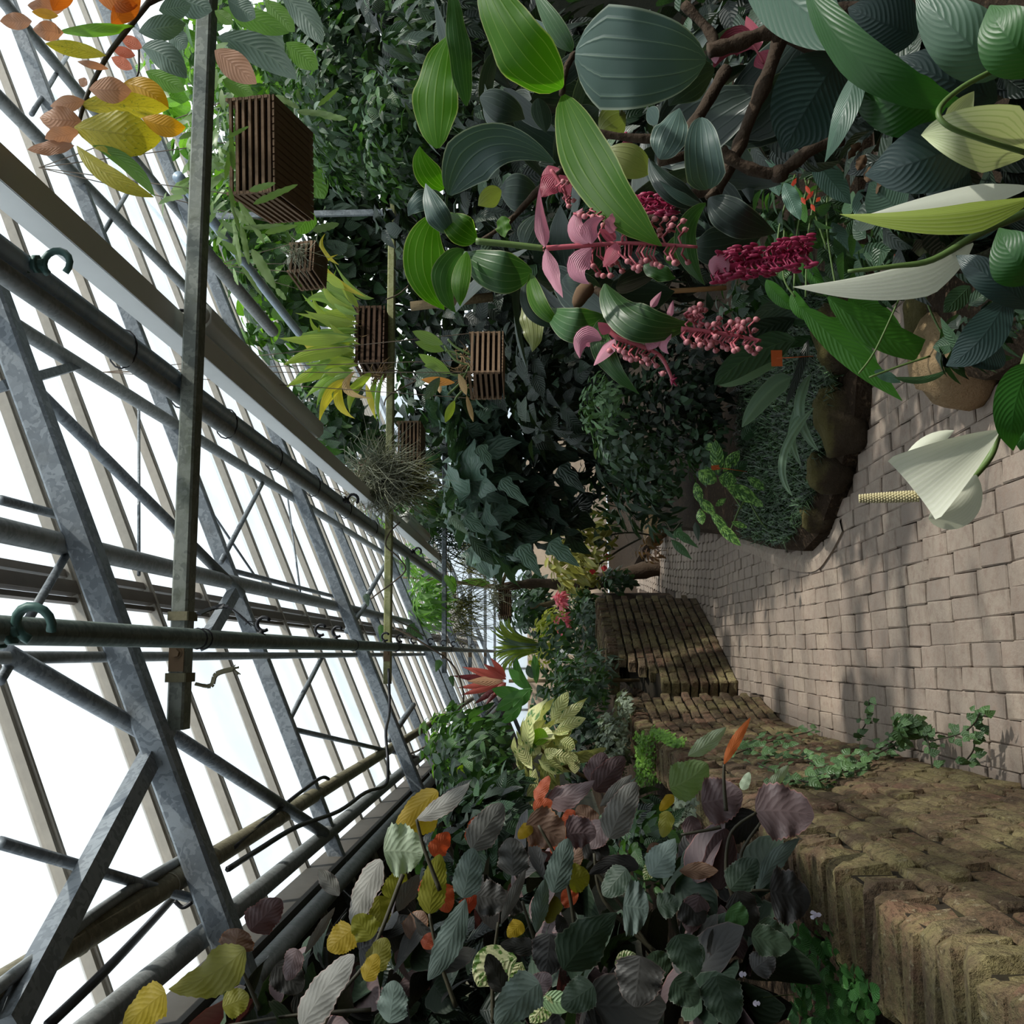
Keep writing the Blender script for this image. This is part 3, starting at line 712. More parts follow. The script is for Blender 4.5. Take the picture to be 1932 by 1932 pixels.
# ================================================================== PLANT TOOLS
def hw(shape, t):
    s = math.sin(math.pi * min(max(t, 0), 1))
    if shape == 'elliptic': return max(s, 0) ** 0.75
    if shape == 'acum': return max(math.sin(math.pi * t ** 0.82), 0) ** 0.72 * (1 - 0.35 * max(0, (t - 0.82) / 0.18))
    if shape == 'lance': return max(math.sin(math.pi * t ** 0.8), 0) ** 1.15
    if shape == 'strap': return min(1, (t * 5) ** 0.6) * max(1 - t ** 5, 0) ** 0.8
    if shape == 'round': return min(1, t / 0.22) ** 0.5 * max(1 - t ** 3.2, 0) ** 0.62
    if shape == 'ovate': return min(1, t / 0.28) ** 0.6 * max(1 - max(0, (t - 0.2) / 0.8) ** 1.7, 0) ** 0.9
    if shape == 'spathe': return min(1, t / 0.3) ** 0.7 * max(1 - max(0, (t - 0.3) / 0.7) ** 1.6, 0)
    if shape == 'lobed': return min(1, t / 0.12) ** 0.5 * max(1 - t ** 1.6, 0) * (1 + 0.30 * math.cos(2 * math.pi * (t * 2.6 - 0.25)) * (1 - t)) * 0.95
    if shape == 'heart': return min(1, t / 0.15) ** 0.5 * max(1 - t ** 1.5, 0) ** 0.85
    if shape == 'fan': return min(1, t) ** 0.8 * (1 if t < 0.95 else 0.93)
    if shape == 'spatula': return max(math.sin(math.pi * t ** 1.5), 0) ** 0.7
    return s
def leaf_grid(mid, cross, half, shape, nu, nv, fold=0.1, wave=0.0, wf=2.5, serr=0.0, cup=0.0, ph=0.0, asym=(1, 1), droop=None):
    """mid(t)->point, cross(t)->unit side vector, normal from both; returns verts, faces, uvs"""
    vs = []; fs = []; uvs = []
    for i in range(nu + 1):
        t = i / nu; p = mid(t); tn = (mid(min(t + 0.02, 1)) - mid(max(t - 0.02, 0))).normalized(); c = cross(t); n = c.cross(tn).normalized()
        h = half * hw(shape, t if 0 < i < nu else (0.004 if i == 0 else 0.996))
        if serr and 0 < i < nu: h *= 1 + serr * (1 if i % 2 else -1)
        for j in range(nv + 1):
            v = j / nv * 2 - 1; k = abs(v); hh = h * (asym[0] if v < 0 else asym[1])
            z = fold * k * hh + cup * k * k * hh + wave * half * k * k * math.sin(2 * math.pi * wf * t + ph + (1.3 if v > 0 else 0)) * math.sin(math.pi * t)
            vs.append(p + c * (v * hh) + n * z); uvs.append((t, j / nv))
    for i in range(nu):
        for j in range(nv):
            a = i * (nv + 1) + j; fs.append((a, a + 1, a + nv + 2, a + nv + 1))
    return vs, fs, uvs
LEAFCACHE = {}
def shared_leaf(key, mat, shape, ar, nu=6, nv=2, n=4, fold=0.25, droop=0.25, wave=0.0, serr=0.0, cup=0.0, twist=0.0, stalk=0.0):
    """n variants of a unit-length leaf along +x, face up +z"""
    if key in LEAFCACHE: return LEAFCACHE[key]
    out = []
    for s in range(n):
        R = random.Random(s * 17 + len(key)); dr = droop * R.uniform(0.3, 1.6); tw = twist * R.uniform(-1, 1); sd = R.uniform(-0.12, 0.12); ph = R.uniform(0, 6)
        def mid(t): return V((t - 0.1 * dr * t * t, sd * t * t, dr * (t * 0.35 - t * t)))
        def cross(t):
            return (Matrix.Rotation(tw * t, 3, 'X') @ V((0, 1, 0)))
        vs, fs, uvs = leaf_grid(mid, cross, ar / 2 * R.uniform(0.85, 1.15), shape, nu, nv, -fold * R.uniform(0.2, 1.3), wave, 2, serr, cup, ph)
        m = MB(); m.add(vs, fs, uvs)
        if stalk: m.tube([(-stalk, 0, -stalk * 0.3), (0, 0, 0)], 0.02, 3, cap=False)
        out.append((m, m.mesh('leaf', mat)))
    LEAFCACHE[key] = out
    return out
class Plant:
    def __init__(s, name, label, cat, loc, group=None, seed=1):
        s.root = empty(name, loc, label, cat, group); s.items = []; s.R = random.Random(seed); s.loc = V(loc)
    def put(s, var, M): s.items.append((var, M))
    def hero(s, mat, base, tip, w, d, mid=None, roll=0.0, shape='acum', fold=0.12, wave=0.0, wf=2.5, serr=0.0, cup=0.0, nu=14, nv=6, asym=(1, 1), name='leaf', parent=None, label=None, bulge=0.0):
        d = d if isinstance(d, (tuple, list)) else (d, d, d)
        B, T = P(*base, d[0]), P(*tip, d[2])
        if mid is not None: Mp = P(*mid, d[1])
        else: Mp = (B + T) / 2; Mp = Mp + (V(OC) - Mp).normalized() * ((d[0] + d[2]) / 2 - d[1])
        if bulge: Mp = Mp + (V(OC) - Mp).normalized() * bulge * (T - B).length
        C = Mp * 2 - B * 0.5 - T * 0.5
        if roll is None: roll = s.R.uniform(-28, 28)
        rl = roll if isinstance(roll, (tuple, list)) else (roll, roll)
        mf = lambda t: B * (1 - t) ** 2 + C * 2 * t * (1 - t) + T * t * t
        half = w / 2 * d[1] / FPX
        def cr(t):
            tn = (mf(min(t + .02, 1)) - mf(max(t - .02, 0))).normalized(); vd = (mf(t) - V(OC)).normalized()
            c = tn.cross(vd)
            c = c.normalized() if c.length > 1e-4 else tn.orthogonal().normalized()
            return (Matrix.Rotation(math.radians(rl[0] + (rl[1] - rl[0]) * t), 3, tn) @ c).normalized()
        # normal (c x tangent) must face the eye
        m = MB(); vs, fs, uvs = leaf_grid(mf, cr, half, shape, nu, nv, fold, wave, wf, serr, cup, s.R.uniform(0, 6), asym)
        m.add(vs, fs, uvs)
        o = m.build(name, mat, parent or s.root)
        if label: o['label'] = label
        return o
    def heroes(s, rows, **kw):
        for r in rows:
            a = dict(kw); a.update(r[5] if len(r) > 5 else {}); s.hero(r[4], r[0], r[1], r[2], r[3], **a)
    def cloud(s, c, rad, n, size, var, out=0.6, up=0.5, rand=0.6, hang=0.5, shell=0.5, pole=None):
        c = V(c); R = s.R
        for i in range(n):
            while True:
                q = V((R.uniform(-1, 1), R.uniform(-1, 1), R.uniform(-1, 1)))
                if q.length <= 1 and (q.length > shell or R.random() < 0.35): break
            p = c + V((q.x * rad[0], q.y * rad[1], q.z * rad[2]))
            if p.z + size * 0.3 > roof_z(p.x, 1.52) or p.x > 6.4 or p.z < 0.02: continue      # nothing grows through the glass
            o = V((q.x, q.y, q.z)).normalized() if q.length > 0.01 else V((0, 0, 1))
            nm = (o * out + V((0, 0, up)) + V((R.gauss(0, 1), R.gauss(0, 1), R.gauss(0, 1))) * rand * 0.6).normalized()
            ax = V((R.gauss(0, 1), R.gauss(0, 1), R.gauss(0, 1))) * 0.7 + V((0, 0, -hang)) + o * 0.5
            s.put_leaf(p, nm, ax, size * R.uniform(0.65, 1.25), R.choice(var))
    def put_leaf(s, p, nm, ax, L, var):
        ax = ax - nm * ax.dot(nm)
        ax = ax.normalized() if ax.length > 1e-4 else nm.orthogonal().normalized()
        by = nm.cross(ax)
        M = Matrix(((ax.x * L, by.x * L, nm.x * L, p.x), (ax.y * L, by.y * L, nm.y * L, p.y), (ax.z * L, by.z * L, nm.z * L, p.z), (0, 0, 0, 1)))
        s.items.append((var, M))
    def stem(s, pts, r, mat, name='stem', n=6, steps=5, parent=None):
        m = MB(); q = smooth_path(pts, steps) if len(pts) > 2 else [V(p) for p in pts]
        if isinstance(r, (tuple, list)): rr = [r[0] + (r[1] - r[0]) * i / (len(q) - 1) for i in range(len(q))]
        else: rr = r
        if mat.name.startswith('brown_bark'):
            rr = rr if isinstance(rr, list) else [rr] * len(q); rr = [x * s.R.uniform(0.82, 1.2) for x in rr]
        m.tube(q, rr, n); return m.build(name, mat, parent or s.root)
    def done(s, cap=300, stuff='small_leaves', minpx=10, leafname='leaf'):
        def px(it): return in_view(it[1].translation) * it[1].to_scale().x
        its = sorted(s.items, key=lambda it: -px(it))
        k = 0
        for it in its[:cap]:
            if px(it) < minpx: break
            k += 1
            link(leafname, it[0][1], s.root, it[1])
        rest = its[k:]
        if rest:
            vs = []; uvs = []; fs = []; mi = []; mats = []; b = 0
            ca = {}
            for (mb, me), M in rest:
                if id(mb) not in ca:
                    mt = me.materials[0]
                    if mt not in mats: mats.append(mt)
                    ca[id(mb)] = (np.array([tuple(v) for v in mb.v], dtype=np.float64), mb.uv, mb.f, mats.index(mt))
                A, uv, f, mm = ca[id(mb)]
                m4 = np.array(M); vs.append(A @ m4[:3, :3].T + m4[:3, 3]); uvs.extend(uv)
                fs.extend([tuple(i + b for i in q) for q in f]); mi.extend([mm] * len(f)); b += len(A)
            m = MB(); m.v = np.concatenate(vs).tolist(); m.f = fs; m.uv = uvs; m.mi = mi
            o = m.build(stuff, mats, s.root); o['kind'] = 'stuff'
        return s.root
def ell(px, py, d, rpx, rpy, rd):
    """an ellipsoid of the place: centre and half sizes (x across, y along the house, z up)"""
    return P(px, py, d), (rpy * d / FPX, rd, rpx * d / FPX)

# leaf colours
def LM(name, a, b, **k): return mat_leaf(name, lin(*a), lin(*b), **k)
VG = lin(150, 170, 140)
MED_G = LM('medinilla_green', (58, 102, 14), (66, 110, 18), vein=lin(150, 176, 90), vein_kind='parallel', vein_amt=0.4, trans=0.42, var=0.15, rough=0.52, spec=0.3, edge=lin(150, 160, 100), rib=0.15)
MED_D = LM('medinilla_dark', (46, 78, 40), (52, 88, 44), vein=lin(116, 140, 100), vein_kind='parallel', vein_amt=0.5, trans=0.2, var=0.15, edge=lin(130, 140, 110), rib=0.15)
MED_B = LM('medinilla_bluegrey', (62, 84, 78), (72, 94, 88), vein=lin(140, 160, 140), vein_kind='parallel', vein_amt=0.4, trans=0.08, var=0.12, edge=lin(150, 160, 145), rough=0.5, rib=0.2)
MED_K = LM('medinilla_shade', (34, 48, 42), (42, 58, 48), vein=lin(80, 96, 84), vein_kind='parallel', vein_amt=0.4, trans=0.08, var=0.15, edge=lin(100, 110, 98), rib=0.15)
MED_O = LM('medinilla_underside', (116, 122, 70), (126, 130, 80), vein=lin(150, 150, 100), vein_kind='parallel', vein_amt=0.4, trans=0.25, var=0.12)
SP_G = LM('lily_green', (38, 82, 30), (46, 92, 34), vein=lin(36, 74, 30), n_side=13, vein_amt=0.35, trans=0.25, var=0.12, rib=0.14, slant=0.35)
SP_D = LM('lily_dark', (34, 52, 50), (40, 60, 56), vein=lin(24, 38, 36), n_side=15, vein_amt=0.4, trans=0.08, var=0.1, rib=0.16, slant=0.3, rough=0.4)
SP_B = LM('lily_greygreen', (66, 92, 76), (76, 104, 84), vein=lin(52, 74, 62), n_side=13, vein_amt=0.35, trans=0.12, var=0.1, rib=0.14, slant=0.35)
SPATHE = LM('spathe_white', (214, 216, 196), (222, 222, 206), vein=lin(196, 204, 170), vein_kind='lines', n_side=7, vein_amt=0.25, trans=0.3, tcol=(1, 1, .9, 1), var=0.06, rough=0.5, rib=0.03)
SPATHE_G = LM('spathe_greenish', (190, 196, 150), (200, 204, 164), vein=lin(150, 172, 96), vein_kind='lines', n_side=6, vein_amt=0.45, trans=0.3, tcol=(1.1, 1.15, .7, 1), var=0.06, rough=0.5, rib=0.06)
SPATHE_L = LM('spathe_lime', (146, 164, 62), (160, 176, 76), vein=lin(190, 196, 130), vein_kind='lines', n_side=5, vein_amt=0.4, trans=0.3, tcol=(1.1, 1.2, .5, 1), var=0.06, rough=0.5, rib=0.06)
PINK = LM('bract_pink', (206, 138, 160), (216, 156, 172), vein=lin(190, 110, 140), vein_kind='lines', n_side=6, vein_amt=0.3, trans=0.3, tcol=(1.2, .9, 1, 1), var=0.1, rough=0.5)
PINK_D = LM('bract_rose', (186, 84, 106), (198, 104, 122), vein=lin(150, 60, 90), vein_kind='lines', n_side=6, vein_amt=0.3, trans=0.25, tcol=(1.2, .8, .9, 1), var=0.1, rough=0.5)
BERRY = mat_plain('berry_pink', lin(206, 130, 136), 0.4, 0, 0.25, 60)
BERRY_M = mat_plain('bud_magenta', lin(170, 50, 88), 0.4, 0, 0.3, 60)
STALK_P = mat_plain('stalk_pink', lin(190, 96, 108), 0.5, 0, 0.25, 40)
STALK_G = mat_plain('stalk_green', lin(92, 116, 60), 0.5, 0, 0.25, 40)
STALK_D = mat_plain('stalk_dark', lin(60, 56, 40), 0.6, 0, 0.3, 40)
BARK = mat_plain('brown_bark', lin(84, 69, 56), 0.9, 0, 0.6, 40, 0.2, 1.0)
BARK2 = mat_plain('pale_bark', lin(128, 112, 84), 0.9, 0, 0.45, 30, 0.2, 0.8)
AC = dict(n_side=7, slant=0.45, vein_amt=0.22, rough=0.55, spec=0.35, rib=0.14)
AC_G = LM('copperleaf_grey', (106, 106, 101), (120, 118, 111), vein=lin(150, 146, 138), trans=0.06, tcol=(1, .8, .7, 1), var=0.12, edge=lin(150, 130, 124), **AC)
AC_B = LM('copperleaf_slate', (84, 98, 92), (98, 112, 104), vein=lin(120, 134, 124), trans=0.06, var=0.12, **AC)
AC_P = LM('copperleaf_purple', (88, 74, 76), (104, 88, 88), vein=lin(124, 104, 104), trans=0.08, tcol=(1.5, .5, .4, 1), var=0.12, edge=lin(140, 100, 96), **AC)
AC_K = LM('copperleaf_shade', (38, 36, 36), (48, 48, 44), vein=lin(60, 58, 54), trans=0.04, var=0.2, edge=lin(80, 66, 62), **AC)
AC_DG = LM('copperleaf_darkgreen', (44, 60, 46), (54, 70, 52), vein=lin(76, 90, 70), trans=0.08, var=0.15, edge=lin(90, 96, 84), **AC)
AC_Y = LM('copperleaf_yellow', (166, 138, 40), (176, 156, 48), vein=lin(140, 120, 30), trans=0.5, tcol=(1.4, 1.3, .6, 1), var=0.15, **AC)
AC_O = LM('copperleaf_olive', (112, 108, 36), (124, 124, 44), vein=lin(90, 84, 30), trans=0.4, tcol=(1.3, 1.3, .5, 1), var=0.15, **AC)
AC_R = LM('copperleaf_red', (150, 58, 44), (166, 84, 48), vein=lin(110, 50, 40), trans=0.4, tcol=(1.2, .75, .55, 1), var=0.2, **AC)
AC_L = LM('copperleaf_pale', (146, 160, 136), (160, 172, 150), vein=lin(180, 186, 164), trans=0.15, var=0.1, **AC)
AC_BR = LM('copperleaf_brown', (108, 84, 70), (120, 96, 80), vein=lin(136, 112, 94), trans=0.12, tcol=(1.5, .7, .4, 1), var=0.12, edge=lin(150, 100, 60), **AC)

# ================================================================== THE PINK-FLOWERED SHRUB (near right)
med = Plant('medinilla_shrub', 'large shrub with glossy parallel-veined leaves and hanging pink flower clusters', 'shrub', (1.15, 1.35, 0.1), None, 11)
W_ = dict(wave=0.10)
med.heroes([
    ((1062, 165), (900, -70), 122, (1.30, 1.22, 1.25), MED_G, dict(mid=(975, 85), roll=-15, fold=0.22, wave=0.16)),
    ((1085, 103), (1332, 112), 205, (1.32, 1.28, 1.30), MED_B, dict(mid=(1205, 110), fold=0.06, shape='round', wave=0.05, asym=(1.0, 0.95))),
    ((1062, 180), (1249, 464), 105, (1.26, 1.16, 1.14), MED_G, dict(mid=(1130, 335), roll=12, fold=-0.18, wave=0.13)),
    ((848, 368), (1048, 308), 112, (1.32, 1.26, 1.28), MED_B, dict(mid=(925, 275), roll=8, fold=-0.25, wave=0.08, shape='ovate', label='grey-green arching leaf with a bright sunlit base')),
    ((826, 280), (850, 62), 96, (1.42, 1.40, 1.44), MED_G, dict(mid=(822, 165), roll=-18, wave=0.2)),
    ((880, 200), (852, -30), 52, (1.36, 1.34, 1.36), MED_D, dict(mid=(866, 80), roll=25, wave=0.2)),
    ((838, 356), (792, 276), 56, (1.40, 1.38, 1.38), MED_G, dict(mid=(806, 322), roll=20)),
    ((850, 440), (803, 346), 50, (1.30, 1.27, 1.29), MED_B, dict(mid=(822, 400), roll=-10, fold=0.25, wave=0.1)),
    ((838, 372), (770, 408), 42, (1.38, 1.36, 1.38), MED_B, dict(mid=(795, 378), roll=15, wave=0.2)),
    ((818, 408), (838, 584), 92, (1.38, 1.33, 1.36), MED_G, dict(mid=(798, 500), roll=-10, wave=0.07, asym=(0.85, 1.1))),
    ((876, 472), (860, 590), 58, (1.30, 1.26, 1.28), MED_D, dict(mid=(842, 525), roll=-30, fold=0.35, wave=0.1)),
    ((880, 475), (868, 578), 40, (1.28, 1.25, 1.27), MED_G, dict(mid=(868, 530), roll=20, fold=0.2)),
    ((900, 452), (836, 398), 62, (1.32, 1.28, 1.32), MED_G, dict(mid=(866, 428), roll=10, wave=0.08)),
    ((1004, 512), (868, 474), 84, (1.30, 1.27, 1.32), MED_D, dict(mid=(935, 512), roll=-8, wave=0.08)),
    ((1000, 515), (1060, 615), 40, (1.28, 1.25, 1.26), MED_G, dict(mid=(1015, 575), roll=30, fold=0.3)),
    ((995, 520), (1052, 618), 26, (1.31, 1.30, 1.31), MED_K, dict(mid=(1000, 585), roll=0)),
    ((1142, 597), (1028, 578), 72, (1.26, 1.22, 1.28), MED_D, dict(mid=(1082, 615), roll=-12, wave=0.08)),
    ((988, 560), (1004, 664), 50, (1.40, 1.38, 1.40), MED_O, dict(mid=(1004, 612), roll=20, wave=0.2)),
    ((1142, 535), (1310, 610), 78, (1.22, 1.16, 1.20), MED_D, dict(mid=(1205, 608), roll=(-25, 15), fold=0.3, wave=0.1)),
    ((1142, 600), (1206, 744), 44, (1.22, 1.20, 1.22), MED_D, dict(mid=(1140, 668), roll=(-20, 35), wave=0.2)),
    ((1244, 300), (1282, 204), 74, (1.44, 1.42, 1.46), MED_B, dict(roll=-15, wave=0.15)),
    ((1222, 205), (1240, 235), 40, (1.5, 1.5, 1.5), MED_B, dict(roll=40)),
    ((1228, 325), (1132, 290), 68, (1.46, 1.44, 1.46), MED_O, dict(mid=(1180, 300), roll=12)),
    ((1337, 356), (1322, 222), 78, (1.30, 1.26, 1.28), MED_B, dict(mid=(1326, 290), fold=-0.2, cup=-0.15, shape='round', wave=0.05)),
    ((1337, 374), (1464, 440), 72, (1.30, 1.28, 1.32), MED_K, dict(mid=(1390, 415), roll=10, wave=0.15)),
    ((1332, 384), (1330, 538), 46, (1.28, 1.25, 1.26), MED_D, dict(mid=(1294, 455), roll=(-35, 10), fold=0.25)),
    ((1308, 465), (1440, 436), 80, (1.36, 1.36, 1.40), MED_K, dict(mid=(1370, 462), roll=-10)),
    ((1324, 384), (1224, 298), 56, (1.36, 1.34, 1.38), MED_K, dict(mid=(1265, 350), roll=28, fold=0.3)),
    ((1320, 382), (1245, 340), 30, (1.33, 1.31, 1.33), MED_B, dict(mid=(1285, 370), roll=50)),
    ((944, 362), (1018, 368), 76, (1.52, 1.50, 1.52), MED_K, dict(roll=10)),
    ((946, 360), (902, 388), 44, (1.50, 1.49, 1.50), MED_O, dict(roll=-20)),
    ((1348, 130), (1262, 200), 76, (1.42, 1.40, 1.42), MED_K, dict(mid=(1300, 158), roll=-10)),
    ((1068, 96), (984, 24), 62, (1.42, 1.40, 1.44), MED_B, dict(mid=(1030, 72), roll=25)),
    ((1078, 98), (1004, -20), 50, (1.36, 1.34, 1.36), MED_D, dict(mid=(1045, 50), roll=-35)),
    ((946, 408), (952, 448), 34, (1.42, 1.42, 1.42), MED_G, dict(roll=30, wave=0.3)),
    ((1016, 185), (1030, 250), 44, (1.34, 1.34, 1.34), MED_K, dict(roll=-25)),
    ((905, 185), (990, 225), 66, (1.50, 1.48, 1.52), MED_K, dict(roll=20)),
    ((1265, 500), (1290, 440), 46, (1.48, 1.46, 1.48), MED_D, dict(roll=20)),
    ((1215, 500), (1275, 525), 40, (1.46, 1.45, 1.46), MED_D, dict(roll=-30, wave=0.2)),
    ((1060, 530), (1135, 545), 50, (1.5, 1.48, 1.5), MED_K, dict(roll=15)),
    ((940, 330), (900, 300), 40, (1.5, 1.5, 1.5), MED_K, dict(roll=0)),
    ((1090, 240), (1130, 205), 60, (1.6, 1.58, 1.6), MED_K, dict(roll=10)),
    ((1180, 215), (1130, 250), 70, (1.62, 1.6, 1.62), MED_O, dict(roll=-10)),
    ((990, 470), (1020, 400), 60, (1.58, 1.56, 1.58), MED_K, dict(roll=-10)),
], nu=18, nv=8)
# woody branches
def px_path(pts, d): return [P(x, y, d if not isinstance(d, (list, tuple)) else d[i]) for i, (x, y) in enumerate(pts)]
for pts, d, r in (([(1337, 96), (1390, 82), (1450, 60), (1476, 66)], 1.40, (0.011, 0.013)), ([(1476, 60), (1447, 145), (1420, 210), (1388, 290), (1350, 362)], 1.44, (0.012, 0.010)),
                  ([(1372, 128), (1330, 200), (1290, 262), (1250, 300)], 1.50, (0.011, 0.009)), ([(1362, 284), (1400, 312), (1468, 326), (1535, 278), (1590, 262)], 1.34, (0.009, 0.010)),
                  ([(1290, 8), (1340, 62), (1350, 100)], 1.50, (0.008, 0.009)), ([(1352, 362), (1332, 374)], 1.36, (0.008, 0.004)), ([(1242, 306), (1300, 292)], 1.5, (0.007, 0.007)),
                  ([(905, 455), (960, 418), (1010, 365), (1060, 320)], 1.46, (0.003, 0.007)), ([(1120, 545), (1140, 560), (1148, 600), (1150, 632)], 1.30, (0.006, 0.004)), ([(1195, 420), (1240, 410), (1300, 370), (1345, 360)], 1.50, (0.008, 0.011)),
                  ([(1060, 180), (1068, 130), (1085, 100)], 1.33, (0.004, 0.005)), ([(1062, 180), (1100, 240), (1190, 260), (1290, 262)], 1.52, (0.004, 0.008)), ([(1476, 66), (1560, 30), (1700, 10), (1850, -40)], 1.46, (0.014, 0.02)),
                  ([(1476, 64), (1600, 120), (1750, 200), (1900, 260), (1932, 270)], 1.6, (0.012, 0.018))):
    med.stem(px_path(pts, d), r, BARK, 'branch', 8, 4)
m = MB(); m.ball(P(1470, 328, 1.34), 0.014, 8, 6); m.build('branch_knot', BARK, med.root)
DRY = mat_plain('dried_brown', lin(110, 84, 60), 0.9, 0, 0.5, 60)
m = MB(); m.tube(smooth_path(px_path([(1118, 540), (1100, 552), (1086, 580)], 1.24), 4), [0.005, 0.008, 0.010, 0.011, 0.011, 0.010, 0.009, 0.007, 0.003], 8); m.build('dried_pod', DRY, med.root)
for q in range(4):
    med.hero(DRY, (1625 + q * 8, 270 + q * 22), (1600 + q * 18, 300 + q * 22), 22, 1.30, roll=q * 30 - 40, fold=0.4, wave=0.3, name='dead_leaf')
# flower panicles: axis, bracts, berries on stalklets
bm0 = MB(); bm0.ball((0, 0, 0), 1, 8, 6); bm0.ball((0, 0, -0.95), 0.42, 6, 3)
BERRY_ME = bm0.mesh('berry', BERRY); bm1 = MB(); bm1.ball((0, 0, 0), 1, 7, 5, (0.75, 0.75, 1.9)); BUD_ME = bm1.mesh('bud', BERRY_M)
def panicle(axis, d, r, bracts, berries, label, mat=STALK_P, bm=BERRY_ME, br=0.0038, sub='berry'):
    m = MB(); q = smooth_path(px_path(axis, d), 5); m.tube(q, [r * (1 - 0.5 * i / len(q)) for i in range(len(q))], 7)
    stal = []
    for (a, b) in berries:                                      # a: on the axis, b: berry
        A, B_ = P(*a, d[0] if isinstance(d, (list, tuple)) else d), P(*b, (d[0] if isinstance(d, (list, tuple)) else d) + rnd.uniform(-0.03, 0.03))
        C = (A + B_) / 2 + V((0, 0, 0.006)); m.tube([A, C, B_], 0.0014, 4); stal.append(B_)
    o = m.build('flower_panicle', mat, med.root); o['label'] = label
    for B_ in stal: link(sub, bm, o, Matrix.Translation(B_) @ Matrix.Rotation(rnd.uniform(-.5, .5), 4, 'X') @ Matrix.Scale(br, 4))
    for (b, t_, w_, dd, mt, kw) in bracts: med.hero(mt, b, t_, w_, dd, parent=o, name='bract', shape='ovate', nu=10, nv=6, **kw)
    return o
R5 = random.Random(21)
def fan(x0, y0, x1, y1, n, spread, length, dirn=(0.2, 1)):
    out = []
    for i in range(n):
        f = (i + 0.5) / n; ax, ay = x0 + (x1 - x0) * f, y0 + (y1 - y0) * f
        s = 1 if R5.random() < 0.75 else -0.8
        L = length * R5.uniform(0.6, 1.15)
        out.append(((ax, ay), (ax + dirn[0] * L + R5.uniform(-spread, spread), ay + s * dirn[1] * L + R5.uniform(-spread, spread) * 0.5)))
    return out
b1 = [((1028, 466), (1018, 352), 34, 1.14, PINK, dict(mid=(1022, 412), roll=(10, 60), fold=0.3)), ((1030, 470), (1062, 562), 34, 1.13, PINK, dict(mid=(1042, 520), roll=(0, 40), fold=0.4, wave=0.15)),
      ((1110, 458), (1100, 392), 46, 1.14, PINK, dict(mid=(1084, 428), roll=-20, fold=0.2, cup=0.2)), ((1116, 460), (1138, 412), 40, 1.12, PINK, dict(mid=(1116, 428), roll=20, fold=0.25)),
      ((1116, 468), (1112, 536), 50, 1.12, PINK, dict(mid=(1088, 508), roll=(0, 30), fold=0.25, wave=0.1)), ((1164, 458), (1138, 504), 34, 1.14, PINK_D, dict(mid=(1152, 484), roll=20, fold=0.2)),
      ((1150, 440), (1156, 402), 34, 1.14, PINK, dict(roll=40, wave=0.3)), ((1162, 452), (1130, 432), 26, 1.16, PINK_D, dict(roll=10))]
be = fan(1110, 470, 1150, 462, 8, 12, 50, (0.25, 1)) + fan(1165, 462, 1195, 460, 9, 10, 55, (0.2, 1)) + fan(1205, 460, 1295, 463, 15, 6, 36, (0.05, 1)) + fan(1225, 430, 1290, 440, 6, 8, 18, (0.1, -1)) + fan(1085, 400, 1140, 400, 5, 8, 16, (0.3, 0.6))
med.stem(px_path([(898, 455), (960, 461), (1030, 469)], 1.15), (0.0042, 0.0038), STALK_G, 'peduncle')
panicle([(1024, 469), (1110, 463), (1200, 459), (1316, 466)], 1.15, 0.0036, b1, be, 'pink flower cluster with pale bracts on a long green stalk under the longest leaf')
b2 = [((1135, 640), (1094, 676), 44, 1.2, PINK, dict(mid=(1100, 640), roll=-10, fold=0.2, cup=0.2)), ((1150, 628), (1128, 608), 26, 1.19, PINK_D, dict(roll=10)), ((1160, 640), (1120, 690), 30, 1.19, PINK, dict(roll=30, fold=0.3)),
      ((1240, 655), (1216, 632), 34, 1.18, PINK, dict(roll=10, wave=0.2)), ((1268, 615), (1262, 668), 28, 1.18, PINK, dict(mid=(1250, 645), roll=20)), ((1228, 580), (1248, 550), 16, 1.2, PINK, dict(roll=0, fold=.4)), ((1262, 600), (1270, 566), 14, 1.2, PINK, dict(roll=0, fold=.3))]
be = fan(1150, 640, 1240, 665, 12, 10, 26, (0.0, 1)) + [((1240, 668), (1238, 690)), ((1255, 700), (1250, 705))]
panicle([(1148, 622), (1170, 640), (1215, 655), (1246, 672), (1262, 700), (1268, 716)], 1.2, 0.0036, b2, be, 'drooping pink cluster ending in one open magenta flower')
m = MB()
p0 = P(1268, 718, 1.2)
for k in range(5):
    a = k * 1.257; m.tube([p0, p0 + V((math.cos(a) * 0.008, math.sin(a) * 0.005, -0.003 + 0.004 * math.sin(a * 2)))], [0.0026, 0.0006], 5)
m.build('open_flower', BERRY_M, med.root)
be = fan(1290, 620, 1435, 642, 34, 7, 26, (0.03, 1)) + fan(1295, 600, 1330, 600, 10, 12, 22, (0.1, -1)) + fan(1350, 622, 1420, 630, 9, 8, 26, (0.1, -1))
panicle([(1285, 621), (1320, 624), (1380, 632), (1436, 643)], 1.18, 0.0036, [], be, 'long pink raceme of round berries without bracts')
be = fan(1350, 505, 1530, 468, 90, 12, 28, (0.05, 1)) + fan(1370, 500, 1530, 472, 60, 12, 24, (0.05, -1))
panicle([(1345, 512), (1420, 496), (1480, 484), (1532, 470)], 1.24, 0.006, [((1375, 512), (1345, 520), 40, 1.23, PINK, dict(mid=(1352, 498), roll=0, cup=.3))], be, 'dense dark magenta raceme of unopened buds', BERRY_M, BUD_ME, 0.0035, 'bud')
be = fan(1205, 385, 1290, 385, 30, 10, 16, (0.05, 1)) + fan(1205, 380, 1285, 385, 20, 10, 16, (0.05, -1))
panicle([(1195, 372), (1240, 384), (1296, 388)], 1.38, 0.005, [], be, 'magenta bud raceme behind the longest green leaf', BERRY_M, BUD_ME, 0.0035, 'bud')
